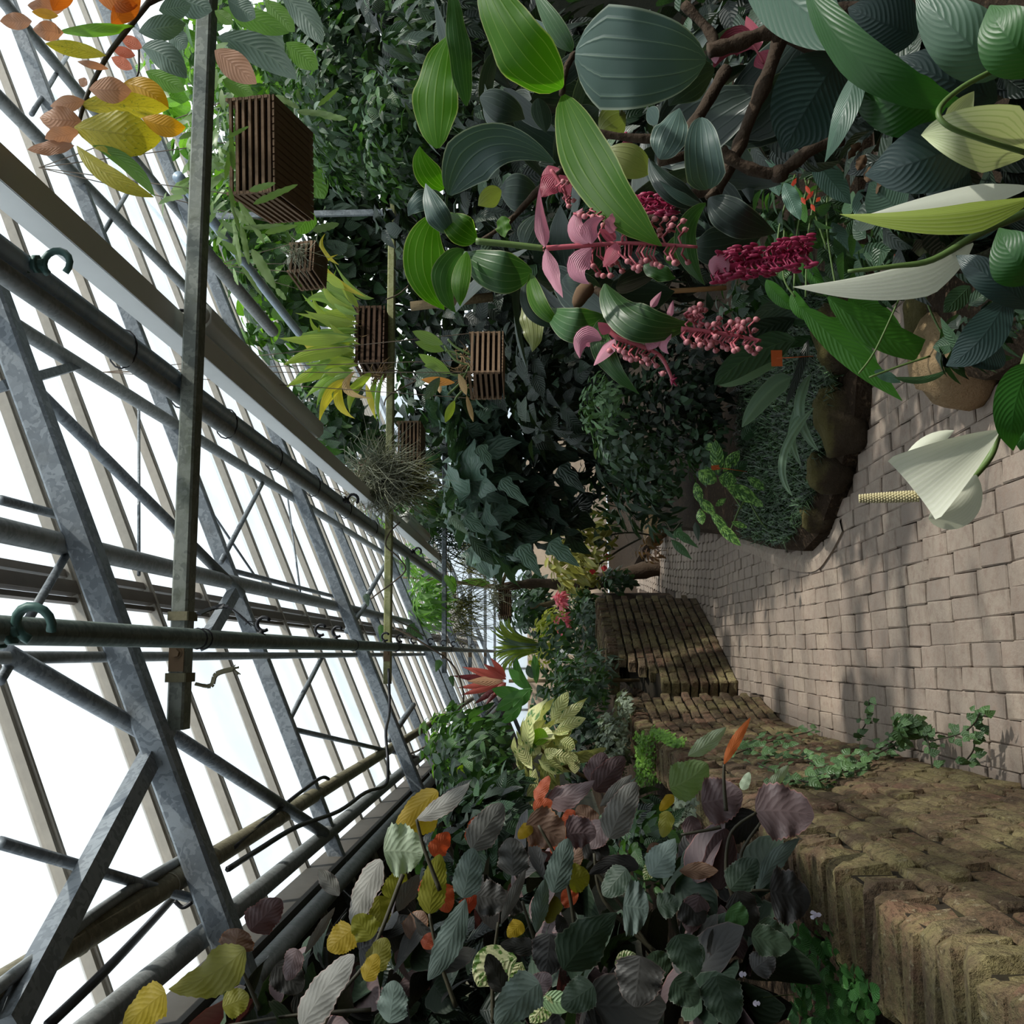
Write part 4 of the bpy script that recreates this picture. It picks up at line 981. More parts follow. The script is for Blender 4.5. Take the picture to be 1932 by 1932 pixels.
b3 = [((1050, 330), (1022, 372), 50, 1.36, PINK_D, dict(roll=10, wave=.2)), ((1055, 330), (1075, 370), 40, 1.36, PINK_D, dict(roll=-20)), ((1040, 330), (1034, 312), 40, 1.37, PINK_D, dict(roll=0))]
panicle([(1040, 320), (1060, 352), (1070, 380)], 1.36, 0.003, b3, fan(1050, 360, 1080, 370, 6, 8, 20, (0.1, 1)), 'small rose cluster beneath the arching grey leaf')
b4 = [((1420, 90), (1345, 130), 60, 1.62, PINK_D, dict(mid=(1380, 80))), ((1430, 95), (1408, 30), 40, 1.62, PINK_D, dict()), ((1430, 100), (1455, 130), 44, 1.62, PINK_D, dict()), ((1350, 120), (1345, 60), 22, 1.6, PINK, dict())]
panicle([(1400, 60), (1425, 92), (1440, 120)], 1.62, 0.003, b4, [], 'dim pink bracts in the shade of the woody branches')
panicle([(1180, 250), (1192, 280)], 1.55, 0.003, [], fan(1178, 262, 1192, 275, 9, 8, 10, (0.1, 1)), 'tiny magenta bud cluster deep in the shrub', BERRY_M, BUD_ME, 0.0035, 'bud')
# more leaves in the shade behind
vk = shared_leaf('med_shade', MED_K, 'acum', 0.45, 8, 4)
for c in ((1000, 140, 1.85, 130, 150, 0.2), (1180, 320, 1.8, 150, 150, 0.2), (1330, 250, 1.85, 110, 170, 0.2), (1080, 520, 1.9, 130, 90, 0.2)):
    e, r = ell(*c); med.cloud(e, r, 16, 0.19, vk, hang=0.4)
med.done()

# ================================================================== THE PEACE LILY (nearest, right corner)
lil = Plant('peace_lily', 'peace lily with big ribbed leaves and large white hooded flowers in the near corner', 'plant', (0.95, 1.0, 0.1), None, 12)
lil.heroes([
    ((1400, -60), (1594, 98), 140, (1.06, 1.02, 1.0), SP_B, dict(mid=(1500, 5), roll=12)),
    ((1520, -30), (1830, 196), 92, (0.98, 0.94, 0.96), SP_G, dict(mid=(1640, 128), roll=(35, 10), fold=0.25, wave=0.08)),
    ((1585, 108), (1478, 288), 165, (1.06, 1.05, 1.08), SP_D, dict(mid=(1528, 195), roll=-8, fold=0.1)),
    ((1620, 128), (1556, 306), 58, (1.03, 1.01, 1.04), SP_B, dict(mid=(1592, 210), roll=(30, 45), fold=0.3)),
    ((1785, 200), (1602, 180), 122, (1.02, 1.0, 1.04), SP_G, dict(mid=(1695, 198), roll=-6)),
    ((1850, 260), (1632, 330), 135, (1.0, 0.98, 1.02), SP_D, dict(mid=(1745, 300), roll=6, fold=0.15)),
    ((1900, 130), (1728, -20), 130, (1.0, 0.98, 1.0), SP_B, dict(mid=(1815, 70), roll=8, wave=0.05)),
    ((1975, 130), (1868, 10), 130, (0.92, 0.9, 0.92), SP_G, dict(mid=(1905, 75), roll=-10)),
    ((1730, 70), (1600, 15), 120, (1.16, 1.15, 1.16), SP_D, dict(roll=0)),
    ((1880, 190), (1690, 110), 120, (1.12, 1.1, 1.12), SP_D, dict(roll=8)),
    ((1965, 520), (1885, 430), 110, (0.92, 0.9, 0.92), SP_G, dict(mid=(1915, 490), roll=-20)),
    ((1945, 580), (1804, 482), 66, (1.02, 1.0, 1.02), SP_D, dict(mid=(1870, 525))),
    ((1945, 690), (1912, 850), 84, (0.86, 0.84, 0.86), SP_G, dict(mid=(1915, 765), roll=-25)),
    ((1935, 770), (1925, 850), 60, (0.9, 0.88, 0.9), SP_G, dict(roll=20)),
    ((1900, 560), (1785, 690), 76, (1.1, 1.08, 1.12), SP_D, dict(mid=(1850, 640))),
    ((1830, 380), (1750, 330), 90, (1.14, 1.12, 1.14), SP_D, dict(roll=10)),
    ((1880, 640), (1830, 690), 90, (1.12, 1.1, 1.1), SP_D, dict()),
    ((1890, 420), (1800, 395), 90, (1.2, 1.2, 1.2), SP_D, dict()),
    ((1700, 400), (1640, 345), 90, (1.3, 1.3, 1.3), SP_B, dict()),
], shape='acum', nu=18, nv=8, cup=-0.08)
# four hooded flowers: spathe, spadix, stalk
def flower(label):
    o = empty('lily_flower', lil.loc, label); o.parent = lil.root; o.matrix_basis = Matrix.Identity(4); return o
f1 = flower('greenish white hooded flower by the right edge, seen from behind')
lil.hero(SPATHE_G, (1945, 288), (1738, 255), 150, (0.98, 0.93, 0.96), mid=(1830, 262), roll=-10, shape='spathe', cup=-0.35, asym=(1.05, 0.75), nu=16, nv=10, name='spathe', parent=f1)
lil.hero(SPATHE_G, (1790, 250), (1838, 172), 60, (0.95, 0.94, 0.95), roll=20, shape='spathe', cup=-0.2, nu=8, nv=6, name='spathe_tip', parent=f1)
lil.stem(px_path([(1880, 130), (1815, 165), (1772, 205), (1786, 236), (1850, 262), (1935, 288)], [0.95, 0.93, 0.905, 0.9, 0.91, 0.93]), 0.0028, STALK_G, 'stalk', parent=f1)
f2 = flower('long lime-backed white spathe reaching in from the right edge')
lil.hero(SPATHE_L, (1950, 372), (1584, 404), 70, (0.92, 0.94, 0.98), mid=(1770, 406), roll=8, shape='spathe', fold=0.2, asym=(0.5, 1.2), nu=18, nv=8, name='spathe', parent=f2)
lil.hero(SPATHE, (1945, 352), (1640, 404), 50, (0.95, 0.97, 1.0), mid=(1790, 378), roll=25, shape='spathe', nu=14, nv=6, name='spathe_tip', parent=f2)
f3 = flower('slender white boat-shaped spathe hanging over the path')
lil.hero(SPATHE, (1836, 458), (1496, 541), 74, (1.02, 1.04, 1.08), mid=(1680, 512), roll=5, shape='spathe', asym=(0.12, 1.75), cup=0.1, nu=18, nv=8, name='spathe', parent=f3)
lil.stem(px_path([(1940, 400), (1852, 438), (1760, 490), (1690, 502), (1600, 512)], 1.02), (0.005, 0.002), STALK_G, 'stalk', parent=f3)
f4 = flower('large creamy white funnel flower with its spadix pointing up, over the brick path')
def funnel():
    m = MB(); A = P(1884, 818, 0.92); T = P(1728, 905, 0.92)
    ax = (T - A).normalized(); L = (T - A).length; n1 = ax.cross(V((0, 1, 0))).normalized(); n2 = ax.cross(n1).normalized()
    nu, nv = 14, 22; vs = []; uvs = []
    for i in range(nu + 1):
        t = i / nu; rr = 0.010 + 0.036 * t ** 0.75
        for j in range(nv + 1):
            a = -2.75 + 5.5 * j / nv
            lip = 1.0 + 0.10 * math.cos(a) * t - 0.18 * (abs(a) / 2.75) ** 3 * t
            fl = 1 + 0.25 * max(0, t - 0.8) * 5 * (0.5 + 0.5 * math.cos(a))
            vs.append(A + ax * (L * t * lip * 1.04) + (n1 * math.cos(a + 1.9) + n2 * math.sin(a + 1.9)) * rr * fl); uvs.append((t, j / nv))
    fs = [(i * (nv + 1) + j, i * (nv + 1) + j + 1, (i + 1) * (nv + 1) + j + 1, (i + 1) * (nv + 1) + j) for i in range(nu) for j in range(nv)]
    m.add(vs, fs, uvs); return m
lil.hero(SPATHE, (1886, 812), (1722, 922), 150, (0.92, 0.892, 0.90), mid=(1802, 868), roll=-4, shape='fan', cup=-0.32, nu=16, nv=12, name='spathe', parent=f4)
lil.hero(SPATHE, (1842, 896), (1752, 978), 84, (0.925, 0.92, 0.912), mid=(1810, 952), roll=-15, shape='elliptic', cup=0.2, nu=14, nv=8, name='spathe_lip', parent=f4)
lil.hero(SPATHE, (1800, 812), (1700, 876), 34, (0.915, 0.91, 0.915), mid=(1750, 836), roll=20, shape='elliptic', cup=0.2, nu=10, nv=6, name='spathe_lip', parent=f4)
m = MB(); ax_a, ax_b = P(1734, 936, 0.915), P(1620, 941, 0.93); axd = (ax_b - ax_a); L = axd.length; axd.normalize()
q = [ax_a + axd * (L * k / 8) for k in range(9)]; m.tube(q, [0.0044, 0.0046, 0.0046, 0.0045, 0.0043, 0.004, 0.0037, 0.0033, 0.0022], 12)
n1 = axd.orthogonal().normalized(); n2 = axd.cross(n1)
for k in range(22):
    for j in range(11):
        a = (j + 0.5 * (k % 2)) * 2 * math.pi / 11; rr = 0.0046 - 0.0016 * (k / 22) ** 2
        m.ball(ax_a + axd * (L * (k + 0.5) / 22) + (n1 * math.cos(a) + n2 * math.sin(a)) * rr, 0.0013, 5, 3)
m.build('spadix', mat_plain('spadix_cream', lin(204, 192, 150), 0.6, 0, 0.3, 200), f4)
lil.stem(px_path([(1950, 640), (1915, 735), (1885, 815), (1868, 862), (1832, 905)], [0.85, 0.88, 0.93, 0.935, 0.935]), (0.0038, 0.0034), STALK_G, 'stalk', 8, parent=f4)
lil.stem(px_path([(1880, 818), (1912, 808)], 0.92), 0.0016, STALK_G, 'bract_tip', parent=f4)
lil.done()

# ================================================================== THE YELLOW-LEAVED BRANCH (upper corner)
YL = dict(n_side=11, slant=0.28, rib=0.2, rough=0.5)
Y_Y = LM('cocoa_yellow', (176, 166, 60), (184, 170, 50), vein=lin(140, 128, 40), vein_amt=0.5, trans=0.45, tcol=(1.2, 1.2, .5, 1), var=0.1, blotch=lin(120, 130, 40), blotch_amt=0.1, **YL)
Y_A = LM('cocoa_amber', (206, 160, 24), (206, 150, 20), vein=lin(150, 110, 20), vein_amt=0.4, trans=0.45, tcol=(1.2, 1.1, .5, 1), var=0.1, **YL)
Y_O = LM('cocoa_orange', (190, 104, 28), (200, 124, 50), vein=lin(150, 80, 26), vein_amt=0.4, trans=0.45, tcol=(1.3, 1, .5, 1), var=0.12, **YL)
Y_B = LM('cocoa_tan', (170, 124, 96), (180, 138, 108), vein=lin(130, 90, 70), vein_amt=0.35, trans=0.35, tcol=(1.2, 1, .8, 1), var=0.15, **YL)
Y_G = LM('cocoa_green', (98, 132, 40), (80, 120, 36), vein=lin(60, 96, 40), vein_amt=0.4, trans=0.4, var=0.15, **YL)
Y_D = LM('cocoa_greyleaf', (84, 104, 92), (72, 92, 80), vein=lin(116, 134, 116), vein_amt=0.4, trans=0.15, var=0.15, **YL)
Y_R = LM('cocoa_salmon', (206, 110, 84), (214, 128, 100), vein=lin(180, 90, 70), vein_amt=0.3, trans=0.45, tcol=(1.2, 1, .8, 1), var=0.12, **YL)
yb = Plant('yellowing_branch', 'overhanging branch with large yellow, orange and tan serrated leaves', 'branch', (2.6, 2.4, 2.9), None, 13)
yb.heroes([
    ((140, 240), (305, 262), 92, (2.3, 2.25, 2.3), Y_Y, dict(mid=(225, 252), roll=-8, serr=.03)),
    ((150, 200), (318, 205), 56, (2.36, 2.33, 2.36), Y_Y, dict(mid=(235, 200), roll=20)),
    ((232, 158), (318, 205), 50, (2.38, 2.36, 2.38), Y_A, dict(mid=(276, 170), roll=-10)),
    ((268, 222), (350, 240), 44, (2.26, 2.25, 2.26), Y_A, dict(mid=(310, 238), roll=10)),
    ((168, 168), (248, 172), 52, (2.3, 2.28, 2.3), Y_B, dict(shape='elliptic', label='dull orange blunt leaf')),
    ((145, 275), (290, 372), 40, (2.24, 2.22, 2.24), Y_Y, dict(mid=(205, 330), roll=-20)),
    ((175, 275), (292, 370), 34, (2.28, 2.27, 2.26), Y_G, dict(mid=(240, 310), roll=25)),
    ((155, 230), (75, 222), 56, (2.32, 2.3, 2.32), Y_B, dict(roll=10, wave=.15)), ((150, 250), (85, 262), 40, (2.3, 2.28, 2.3), Y_B, dict(roll=-30, wave=.2)), ((160, 190), (95, 200), 34, (2.35, 2.33, 2.35), Y_B, dict(roll=15)),
    ((140, 275), (52, 282), 30, (2.3, 2.3, 2.3), Y_B, dict(roll=20, wave=.2)), ((165, 160), (148, 150), 20, (2.3, 2.3, 2.3), Y_B, dict()),
    ((172, -30), (260, 10), 44, (2.3, 2.28, 2.3), Y_O, dict(mid=(215, 0))), ((100, 20), (135, -40), 44, (2.3, 2.3, 2.3), Y_O, dict()), ((210, 44), (265, -8), 44, (2.3, 2.3, 2.3), Y_O, dict()),
    ((60, 40), (0, 40), 34, (2.3, 2.3, 2.3), Y_B, dict(wave=.2)), ((120, 62), (62, 55), 40, (2.34, 2.3, 2.3), Y_B, dict(wave=.2)), ((120, 18), (52, 10), 34, (2.34, 2.3, 2.3), Y_B, dict(wave=.2)),
    ((200, 105), (86, 82), 34, (2.34, 2.32, 2.3), Y_Y, dict(mid=(140, 92), roll=20)), ((110, 30), (60, 22), 20, (2.3, 2.3, 2.3), Y_A, dict()), ((205, 130), (146, 116), 16, (2.34, 2.3, 2.3), Y_B, dict()),
    ((268, 90), (228, 70), 26, (2.4, 2.4, 2.4), Y_R, dict()), ((255, 105), (212, 92), 22, (2.4, 2.4, 2.4), Y_R, dict()), ((250, 130), (210, 108), 24, (2.4, 2.4, 2.4), Y_R, dict()),
    ((110, 60), (255, 50), 30, (2.36, 2.34, 2.36), Y_G, dict(mid=(185, 58), roll=30)), ((262, 60), (350, 45), 50, (2.6, 2.58, 2.6), Y_D, dict()), ((268, 90), (352, 148), 56, (2.6, 2.58, 2.6), Y_D, dict(mid=(310, 105))),
    ((318, 60), (352, 90), 44, (2.7, 2.7, 2.7), Y_D, dict()), ((275, 135), (350, 170), 40, (2.7, 2.7, 2.7), Y_G, dict()), ((300, 20), (360, 10), 44, (2.7, 2.7, 2.7), Y_D, dict()), ((320, -10), (400, 20), 60, (2.8, 2.8, 2.8), Y_D, dict()),
    ((430, 0), (482, 34), 46, (3.3, 3.3, 3.3), Y_D, dict()), ((405, 95), (484, 158), 56, (3.0, 3.0, 3.0), Y_B, dict(mid=(440, 122), label='limp tan leaf hanging behind the first beam')),
    ((410, 70), (560, 150), 62, (3.5, 3.5, 3.5), Y_D, dict(mid=(490, 95))), ((530, -10), (608, 85), 50, (3.6, 3.6, 3.6), Y_D, dict(mid=(575, 30))), ((420, 15), (545, 62), 46, (3.7, 3.7, 3.7), Y_G, dict()),
    ((500, 0), (556, 60), 40, (3.8, 3.8, 3.8), Y_G, dict()), ((470, 20), (530, 130), 70, (3.9, 3.9, 3.9), Y_D, dict()), ((540, 80), (600, 130), 46, (3.9, 3.9, 3.9), Y_G, dict()), ((405, 20), (440, 45), 26, (3.2, 3.2, 3.2), Y_G, dict()),
    ((420, 150), (478, 178), 34, (3.3, 3.3, 3.3), Y_G, dict()),
], shape='elliptic', nu=12, nv=6, wave=0.06, fold=0.15)
yb.stem(px_path([(280, 5), (235, 62), (200, 110), (165, 178), (148, 235)], 2.36), (0.009, 0.005), STALK_D, 'twig')
yb.stem(px_path([(262, 90), (262, 130), (258, 145)], 2.5), 0.003, STALK_D, 'twig')
yb.stem(px_path([(280, 5), (420, -60), (600, -160)], [2.36, 2.5, 2.8]), (0.009, 0.02), BARK, 'branch')
yb.done()

# ================================================================== COPPERLEAF SHRUBS in the left bed
S_ = dict(shape='round', serr=0.04, nu=22, nv=6, fold=0.16, wave=0.13, roll=None)
NAR = dict(shape='elliptic')
ac1 = Plant('copperleaf_shrub', 'tall copperleaf shrub with grey, olive and gold leaves nearest the eave pipes', 'shrub', (-1.0, 2.2, 0.8), 'copperleaf shrubs in the walled bed', 21)
ac1.heroes([
    ((786, 1546), (886, 1478), 36, 2.6, AC_G, dict(shape='elliptic', mid=(834, 1520))), ((826, 1493), (748, 1570), 46, 2.7, AC_Y, dict(mid=(782, 1528), roll=20)), ((824, 1538), (757, 1568), 48, 2.72, AC_Y, dict()),
    ((724, 1607), (798, 1612), 98, 2.3, AC_L, dict(mid=(760, 1606))), ((719, 1622), (667, 1750), 50, 2.2, AC_G, dict(mid=(684, 1690), roll=25)), ((810, 1724), (830, 1612), 50, 2.2, AC_O, dict(mid=(818, 1670))),
    ((890, 1602), (948, 1516), 58, 2.2, AC_G, dict(roll=10, wave=.12)), ((874, 1694), (893, 1600), 54, 2.1, AC_B, dict(roll=-8)), ((878, 1696), (807, 1850), 50, 2.0, AC_B, dict(shape='elliptic', mid=(848, 1775))),
    ((472, 1756), (530, 1696), 62, 1.9, AC_P, dict(wave=.15, mid=(500, 1728))), ((441, 1796), (452, 1752), 66, 1.85, AC_BR, dict()), ((462, 1790), (318, 1866), 92, 1.8, AC_O, dict(mid=(395, 1840), shape='ovate')),
    ((312, 1872), (232, 1940), 70, 1.72, AC_Y, dict(mid=(275, 1900))), ((568, 1940), (668, 1802), 66, 1.6, AC_G, dict(mid=(612, 1868))), ((666, 1752), (618, 1792), 56, 1.8, AC_Y, dict(roll=15)),
    ((702, 1770), (668, 1728), 54, 1.75, AC_O, dict()), ((575, 1800), (632, 1712), 20, 1.9, AC_G, dict(shape='elliptic', roll=30)), ((700, 1830), (730, 1770), 48, 1.8, AC_O, dict()), ((688, 1850), (712, 1800), 36, 1.75, AC_Y, dict()),
    ((830, 1668), (846, 1722), 42, 2.35, AC_R, dict()), ((795, 1690), (812, 1650), 26, 2.4, AC_R, dict()), ((800, 1790), (815, 1760), 26, 2.3, AC_R, dict()), ((818, 1616), (846, 1570), 38, 2.3, AC_R, dict(wave=.2, label='curled orange leaf')),
    ((888, 1592), (898, 1540), 28, 2.3, AC_R, dict()), ((560, 1790), (540, 1850), 40, 2.0, AC_P, dict()), ((735, 1700), (760, 1640), 44, 2.35, AC_O, dict()), ((750, 1720), (790, 1650), 40, 2.3, AC_G, dict(shape='elliptic', roll=35)),
    ((740, 1660), (770, 1700), 40, 2.4, AC_O, dict()), ((715, 1690), (720, 1750), 44, 2.3, AC_O, dict()), ((770, 1770), (800, 1720), 50, 2.45, AC_BR, dict()), ((870, 1720), (900, 1690), 30, 2.4, AC_R, dict()),
    ((420, 1900), (470, 1880), 50, 1.9, AC_O, dict()), ((520, 1820), (570, 1870), 60, 2.2, AC_K, dict()), ((640, 1690), (600, 1640), 30, 2.2, AC_G, dict(shape='elliptic')), ((735, 1930), (745, 1850), 60, 1.7, AC_B, dict()),
], **S_)
ac2 = Plant('copperleaf_shrub', 'purple-brown copperleaf shrub in the middle of the bed with a round brown leaf', 'shrub', (-0.95, 2.4, 0.8), 'copperleaf shrubs in the walled bed', 22)
ac2.heroes([
    ((993, 1555), (1064, 1588), 82, 2.2, AC_BR, dict(mid=(1030, 1568))), ((968, 1652), (964, 1580), 66, 2.35, AC_K, dict()), ((1030, 1508), (1122, 1472), 52, 2.5, AC_P, dict(mid=(1075, 1500), shape='ovate')),
    ((1118, 1478), (1140, 1420), 48, 2.65, AC_P, dict()), ((1122, 1492), (1178, 1428), 50, 2.6, AC_P, dict(wave=.12)), ((1068, 1577), (1124, 1578), 66, 2.2, AC_P, dict(mid=(1096, 1572))),
    ((1044, 1684), (1072, 1582), 48, 2.1, AC_B, dict(wave=.12)), ((1150, 1582), (1200, 1476), 58, 2.1, AC_G, dict(mid=(1172, 1530))), ((1132, 1522), (1193, 1462), 24, 2.4, AC_G, dict(shape='elliptic')),
    ((1064, 1830), (1164, 1722), 96, 1.7, AC_DG, dict(mid=(1108, 1775), shape='ovate')), ((1176, 1708), (1224, 1716), 98, 1.9, AC_B, dict()), ((1182, 1639), (1138, 1690), 52, 2.0, AC_DG, dict()),
    ((1012, 1760), (1028, 1658), 34, 2.0, AC_B, dict(shape='elliptic')), ((945, 1744), (992, 1640), 24, 2.0, AC_G, dict(shape='elliptic')), ((1208, 1804), (1198, 1900), 90, 1.5, AC_K, dict()),
    ((1018, 1855), (936, 1936), 74, 1.5, AC_B, dict(mid=(980, 1885))), ((900, 1690), (958, 1700), 64, 2.25, AC_K, dict()), ((1069, 1664), (1112, 1650), 58, 2.25, AC_O, dict()), ((1204, 1639), (1112, 1650), 34, 2.1, AC_K, dict(mid=(1160, 1630))),
    ((1038, 1762), (1030, 1842), 66, 1.8, AC_K, dict()), ((1012, 1790), (944, 1782), 34, 1.9, AC_K, dict()), ((1010, 1510), (1036, 1464), 26, 2.5, AC_R, dict(label='bright orange young leaf')), ((1006, 1526), (1042, 1512), 28, 2.45, AC_R, dict()),
    ((1002, 1556), (978, 1582), 24, 2.2, AC_Y, dict()), ((1050, 1692), (1032, 1742), 34, 2.35, AC_O, dict()), ((985, 1740), (958, 1768), 30, 2.3, AC_Y, dict()), ((972, 1690), (948, 1720), 60, 2.4, AC_K, dict()),
    ((1066, 1560), (1040, 1610), 26, 2.3, AC_R, dict()), ((1085, 1705), (1062, 1680), 36, 2.3, AC_R, dict()), ((1052, 1725), (1070, 1770), 26, 2.1, AC_K, dict(shape='elliptic')), ((1120, 1560), (1090, 1520), 40, 2.4, AC_BR, dict()),
    ((1085, 1530), (1060, 1560), 26, 2.45, AC_R, dict()), ((1140, 1550), (1110, 1600), 50, 2.3, AC_P, dict()), ((1060, 1640), (1098, 1600), 40, 2.3, AC_BR, dict()), ((950, 1870), (920, 1800), 40, 1.8, AC_K, dict()), ((1120, 1860), (1060, 1900), 60, 1.7, AC_DG, dict()),
    ((1000, 1870), (1040, 1840), 40, 1.75, AC_P, dict()), ((1100, 1590), (1150, 1610), 50, 2.3, AC_K, dict()),
], **S_)
ac3 = Plant('copperleaf_shrub', 'dark purple copperleaf shrub whose leaves lean over the wall coping', 'shrub', (-0.75, 2.0, 0.8), 'copperleaf shrubs in the walled bed', 23)
ac3.heroes([
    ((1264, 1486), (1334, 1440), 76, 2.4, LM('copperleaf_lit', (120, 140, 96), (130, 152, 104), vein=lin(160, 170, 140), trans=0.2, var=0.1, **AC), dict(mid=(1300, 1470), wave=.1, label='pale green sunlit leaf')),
    ((1298, 1426), (1370, 1372), 32, 2.5, AC_L, dict(shape='elliptic', mid=(1332, 1405))), ((1366, 1442), (1416, 1354), 19, 2.4, LM('copperleaf_orange', (170, 92, 44), (186, 104, 54), trans=0.35, var=.1, tcol=(1.3, .8, .5, 1), **AC), dict(shape='elliptic', mid=(1386, 1402), label='narrow orange leaf standing upright')),
    ((1324, 1515), (1400, 1494), 86, 2.2, AC_P, dict(mid=(1360, 1508))), ((1426, 1534), (1368, 1590), 56, 2.22, AC_K, dict()), ((1426, 1531), (1536, 1540), 104, 2.15, AC_P, dict(mid=(1480, 1530), cup=-0.1)),
    ((1453, 1681), (1530, 1698), 108, 2.0, AC_K, dict(mid=(1490, 1688))), ((1428, 1684), (1508, 1582), 34, 2.15, AC_B, dict(mid=(1458, 1630), shape='elliptic')), ((1378, 1678), (1428, 1620), 56, 2.05, AC_DG, dict()),
    ((1390, 1682), (1422, 1768), 56, 1.95, AC_K, dict()), ((1374, 1716), (1410, 1742), 46, 1.9, LM('copperleaf_green', (62, 96, 56), (74, 110, 64), vein=lin(90, 120, 80), trans=.15, var=.1, **AC), dict()), ((1282, 1643), (1355, 1643), 30, 2.0, AC_BR, dict(shape='elliptic')),
    ((1446, 1498), (1488, 1444), 24, 2.3, AC_L, dict(roll=30)), ((1400, 1490), (1414, 1457), 18, 2.3, AC_L, dict()), ((1425, 1750), (1492, 1790), 62, 1.85, AC_DG, dict()), ((1350, 1842), (1380, 1936), 76, 1.4, AC_DG, dict()),
    ((1418, 1766), (1492, 1784), 58, 1.7, AC_DG, dict()), ((1278, 1764), (1312, 1844), 64, 1.5, AC_DG, dict()), ((1270, 1850), (1318, 1892), 60, 1.4, AC_DG, dict()), ((1227, 1652), (1274, 1582), 64, 1.9, AC_B, dict(shape='ovate')),
    ((1290, 1700), (1330, 1740), 60, 1.9, AC_K, dict()), ((1320, 1690), (1300, 1760), 50, 1.9, AC_P, dict()), ((1240, 1710), (1280, 1700), 50, 2.0, AC_DG, dict()), ((1300, 1540), (1318, 1600), 36, 2.3, AC_P, dict()), ((1260, 1530), (1250, 1580), 30, 2.4, AC_O, dict()),
    ((1310, 1600), (1360, 1605), 24, 2.3, AC_P, dict(shape='elliptic')), ((1270, 1500), (1245, 1530), 20, 2.45, AC_Y, dict()), ((1230, 1590), (1250, 1640), 30, 2.4, AC_BR, dict()), ((1340, 1760), (1390, 1800), 60, 1.9, AC_K, dict()),
    ((1256, 1840), (1225, 1800), 60, 1.6, AC_DG, dict()), ((1420, 1830), (1460, 1800), 50, 1.8, AC_K, dict()), ((1330, 1810), (1290, 1790), 50, 1.7, AC_DG, dict()),
], **S_)
for pl, st in ((ac1, [[(600, 1960), (640, 1880), (700, 1800), (760, 1650)], [(400, 1940), (560, 1915), (700, 1905)], [(810, 1724), (826, 1800), (860, 1900)], [(786, 1546), (800, 1600), (830, 1680)], [(441, 1796), (470, 1860), (490, 1905)]]),
               (ac2, [[(1016, 1557), (1060, 1640), (1080, 1720), (1100, 1900)], [(1121, 1610), (1140, 1700), (1240, 1800)], [(1300, 1900), (1180, 1720), (1120, 1640)], [(940, 1740), (930, 1830), (930, 1930)], [(985, 1700), (1010, 1780), (1050, 1900)]]),
               (ac3, [[(1427, 1533), (1380, 1570), (1370, 1640), (1385, 1700)], [(1435, 1552), (1400, 1605), (1400, 1640)], [(1454, 1680), (1410, 1682), (1385, 1700), (1340, 1790)], [(1285, 1575), (1340, 1565), (1360, 1560)], [(1366, 1442), (1366, 1480), (1370, 1530)]])):
    for q in st: pl.stem(px_path(q, 2.15), (0.003, 0.005), STALK_D, 'stem')
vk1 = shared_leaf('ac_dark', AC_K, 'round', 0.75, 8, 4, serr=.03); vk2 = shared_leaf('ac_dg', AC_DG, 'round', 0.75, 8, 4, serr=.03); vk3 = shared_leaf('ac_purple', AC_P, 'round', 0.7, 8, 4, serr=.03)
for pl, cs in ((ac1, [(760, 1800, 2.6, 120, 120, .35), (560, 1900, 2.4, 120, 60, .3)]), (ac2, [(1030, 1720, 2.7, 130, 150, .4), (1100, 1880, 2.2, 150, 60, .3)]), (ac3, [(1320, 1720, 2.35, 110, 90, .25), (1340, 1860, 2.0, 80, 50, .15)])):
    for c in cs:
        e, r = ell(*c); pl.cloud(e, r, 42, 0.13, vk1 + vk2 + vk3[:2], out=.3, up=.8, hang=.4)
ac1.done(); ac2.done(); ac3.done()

# variegated pale plant deep among them, violets, small flowers
VAR = LM('cream_variegated', (196, 196, 140), (206, 206, 160), vein=lin(120, 150, 80), vein_amt=.3, trans=.3, tcol=(1.1, 1.1, .8, 1), var=.12, blotch=lin(86, 122, 48), blotch_scale=3.5, blotch_amt=.5, n_side=8)
vp = Plant('variegated_shrub', 'cream-splashed broad leaves glimpsed beneath the copperleaf shrubs', 'shrub', (-1.1, 2.2, .8), None, 31)
vp.heroes([((975, 1808), (902, 1862), 74, 2.1, VAR, dict(mid=(930, 1825))), ((985, 1815), (950, 1890), 46, 2.15, VAR, dict()), ((1015, 1885), (1088, 1896), 38, 2.0, LM('celery_leaf', (132, 158, 116), (140, 166, 124), trans=.2, var=.1), dict()), ((1040, 1880), (1000, 1930), 40, 2.0, VAR, dict()), ((1240, 1620), (1215, 1660), 26, 2.3, VAR, dict()), ((1160, 1820), (1200, 1800), 30, 2.2, VAR, dict())], shape='elliptic')
vp.done()
VIO = LM('violet_leaf', (76, 134, 68), (94, 150, 78), vein=lin(100, 150, 90), vein_amt=.3, trans=.2, var=.25, n_side=5, slant=.6)
vv = shared_leaf('violet', VIO, 'round', 1.15, 6, 4, fold=.1, cup=-.1, droop=.1, serr=.03)
FERN = LM('parsley_leaf', (66, 110, 54), (86, 128, 64), trans=.25, var=.3)
vf = shared_leaf('parsley', FERN, 'lobed', .6, 6, 2, fold=.3)
vio = Plant('native_violet', 'low native violet with round bright green leaves against the wall coping', 'plant', (-0.8, 1.55, .78), None, 32)
for i in range(290):
    px, py = vio.R.uniform(1495, 1650), vio.R.uniform(1745, 1945)
    if px > 1500 + (py - 1740) * 0.85 + 60 or px < 1488 + max(0, 1800 - py) * 0.25: continue
    p = G(px, py, 0.92 + vio.R.uniform(0, .06)); vio.put_leaf(p, V((vio.R.gauss(0, .35), vio.R.gauss(-.5, .3), 1)).normalized(), V((vio.R.gauss(0, 1), vio.R.gauss(0, 1), 0)), vio.R.uniform(.02, .036), vio.R.choice(vv if vio.R.random() < .7 else vf))
m = MB(); m.tube(px_path([(1478, 1878), (1440, 1882), (1500, 1876)], 1.75), .0008, 4)
m.build('runner', STALK_G, vio.root)
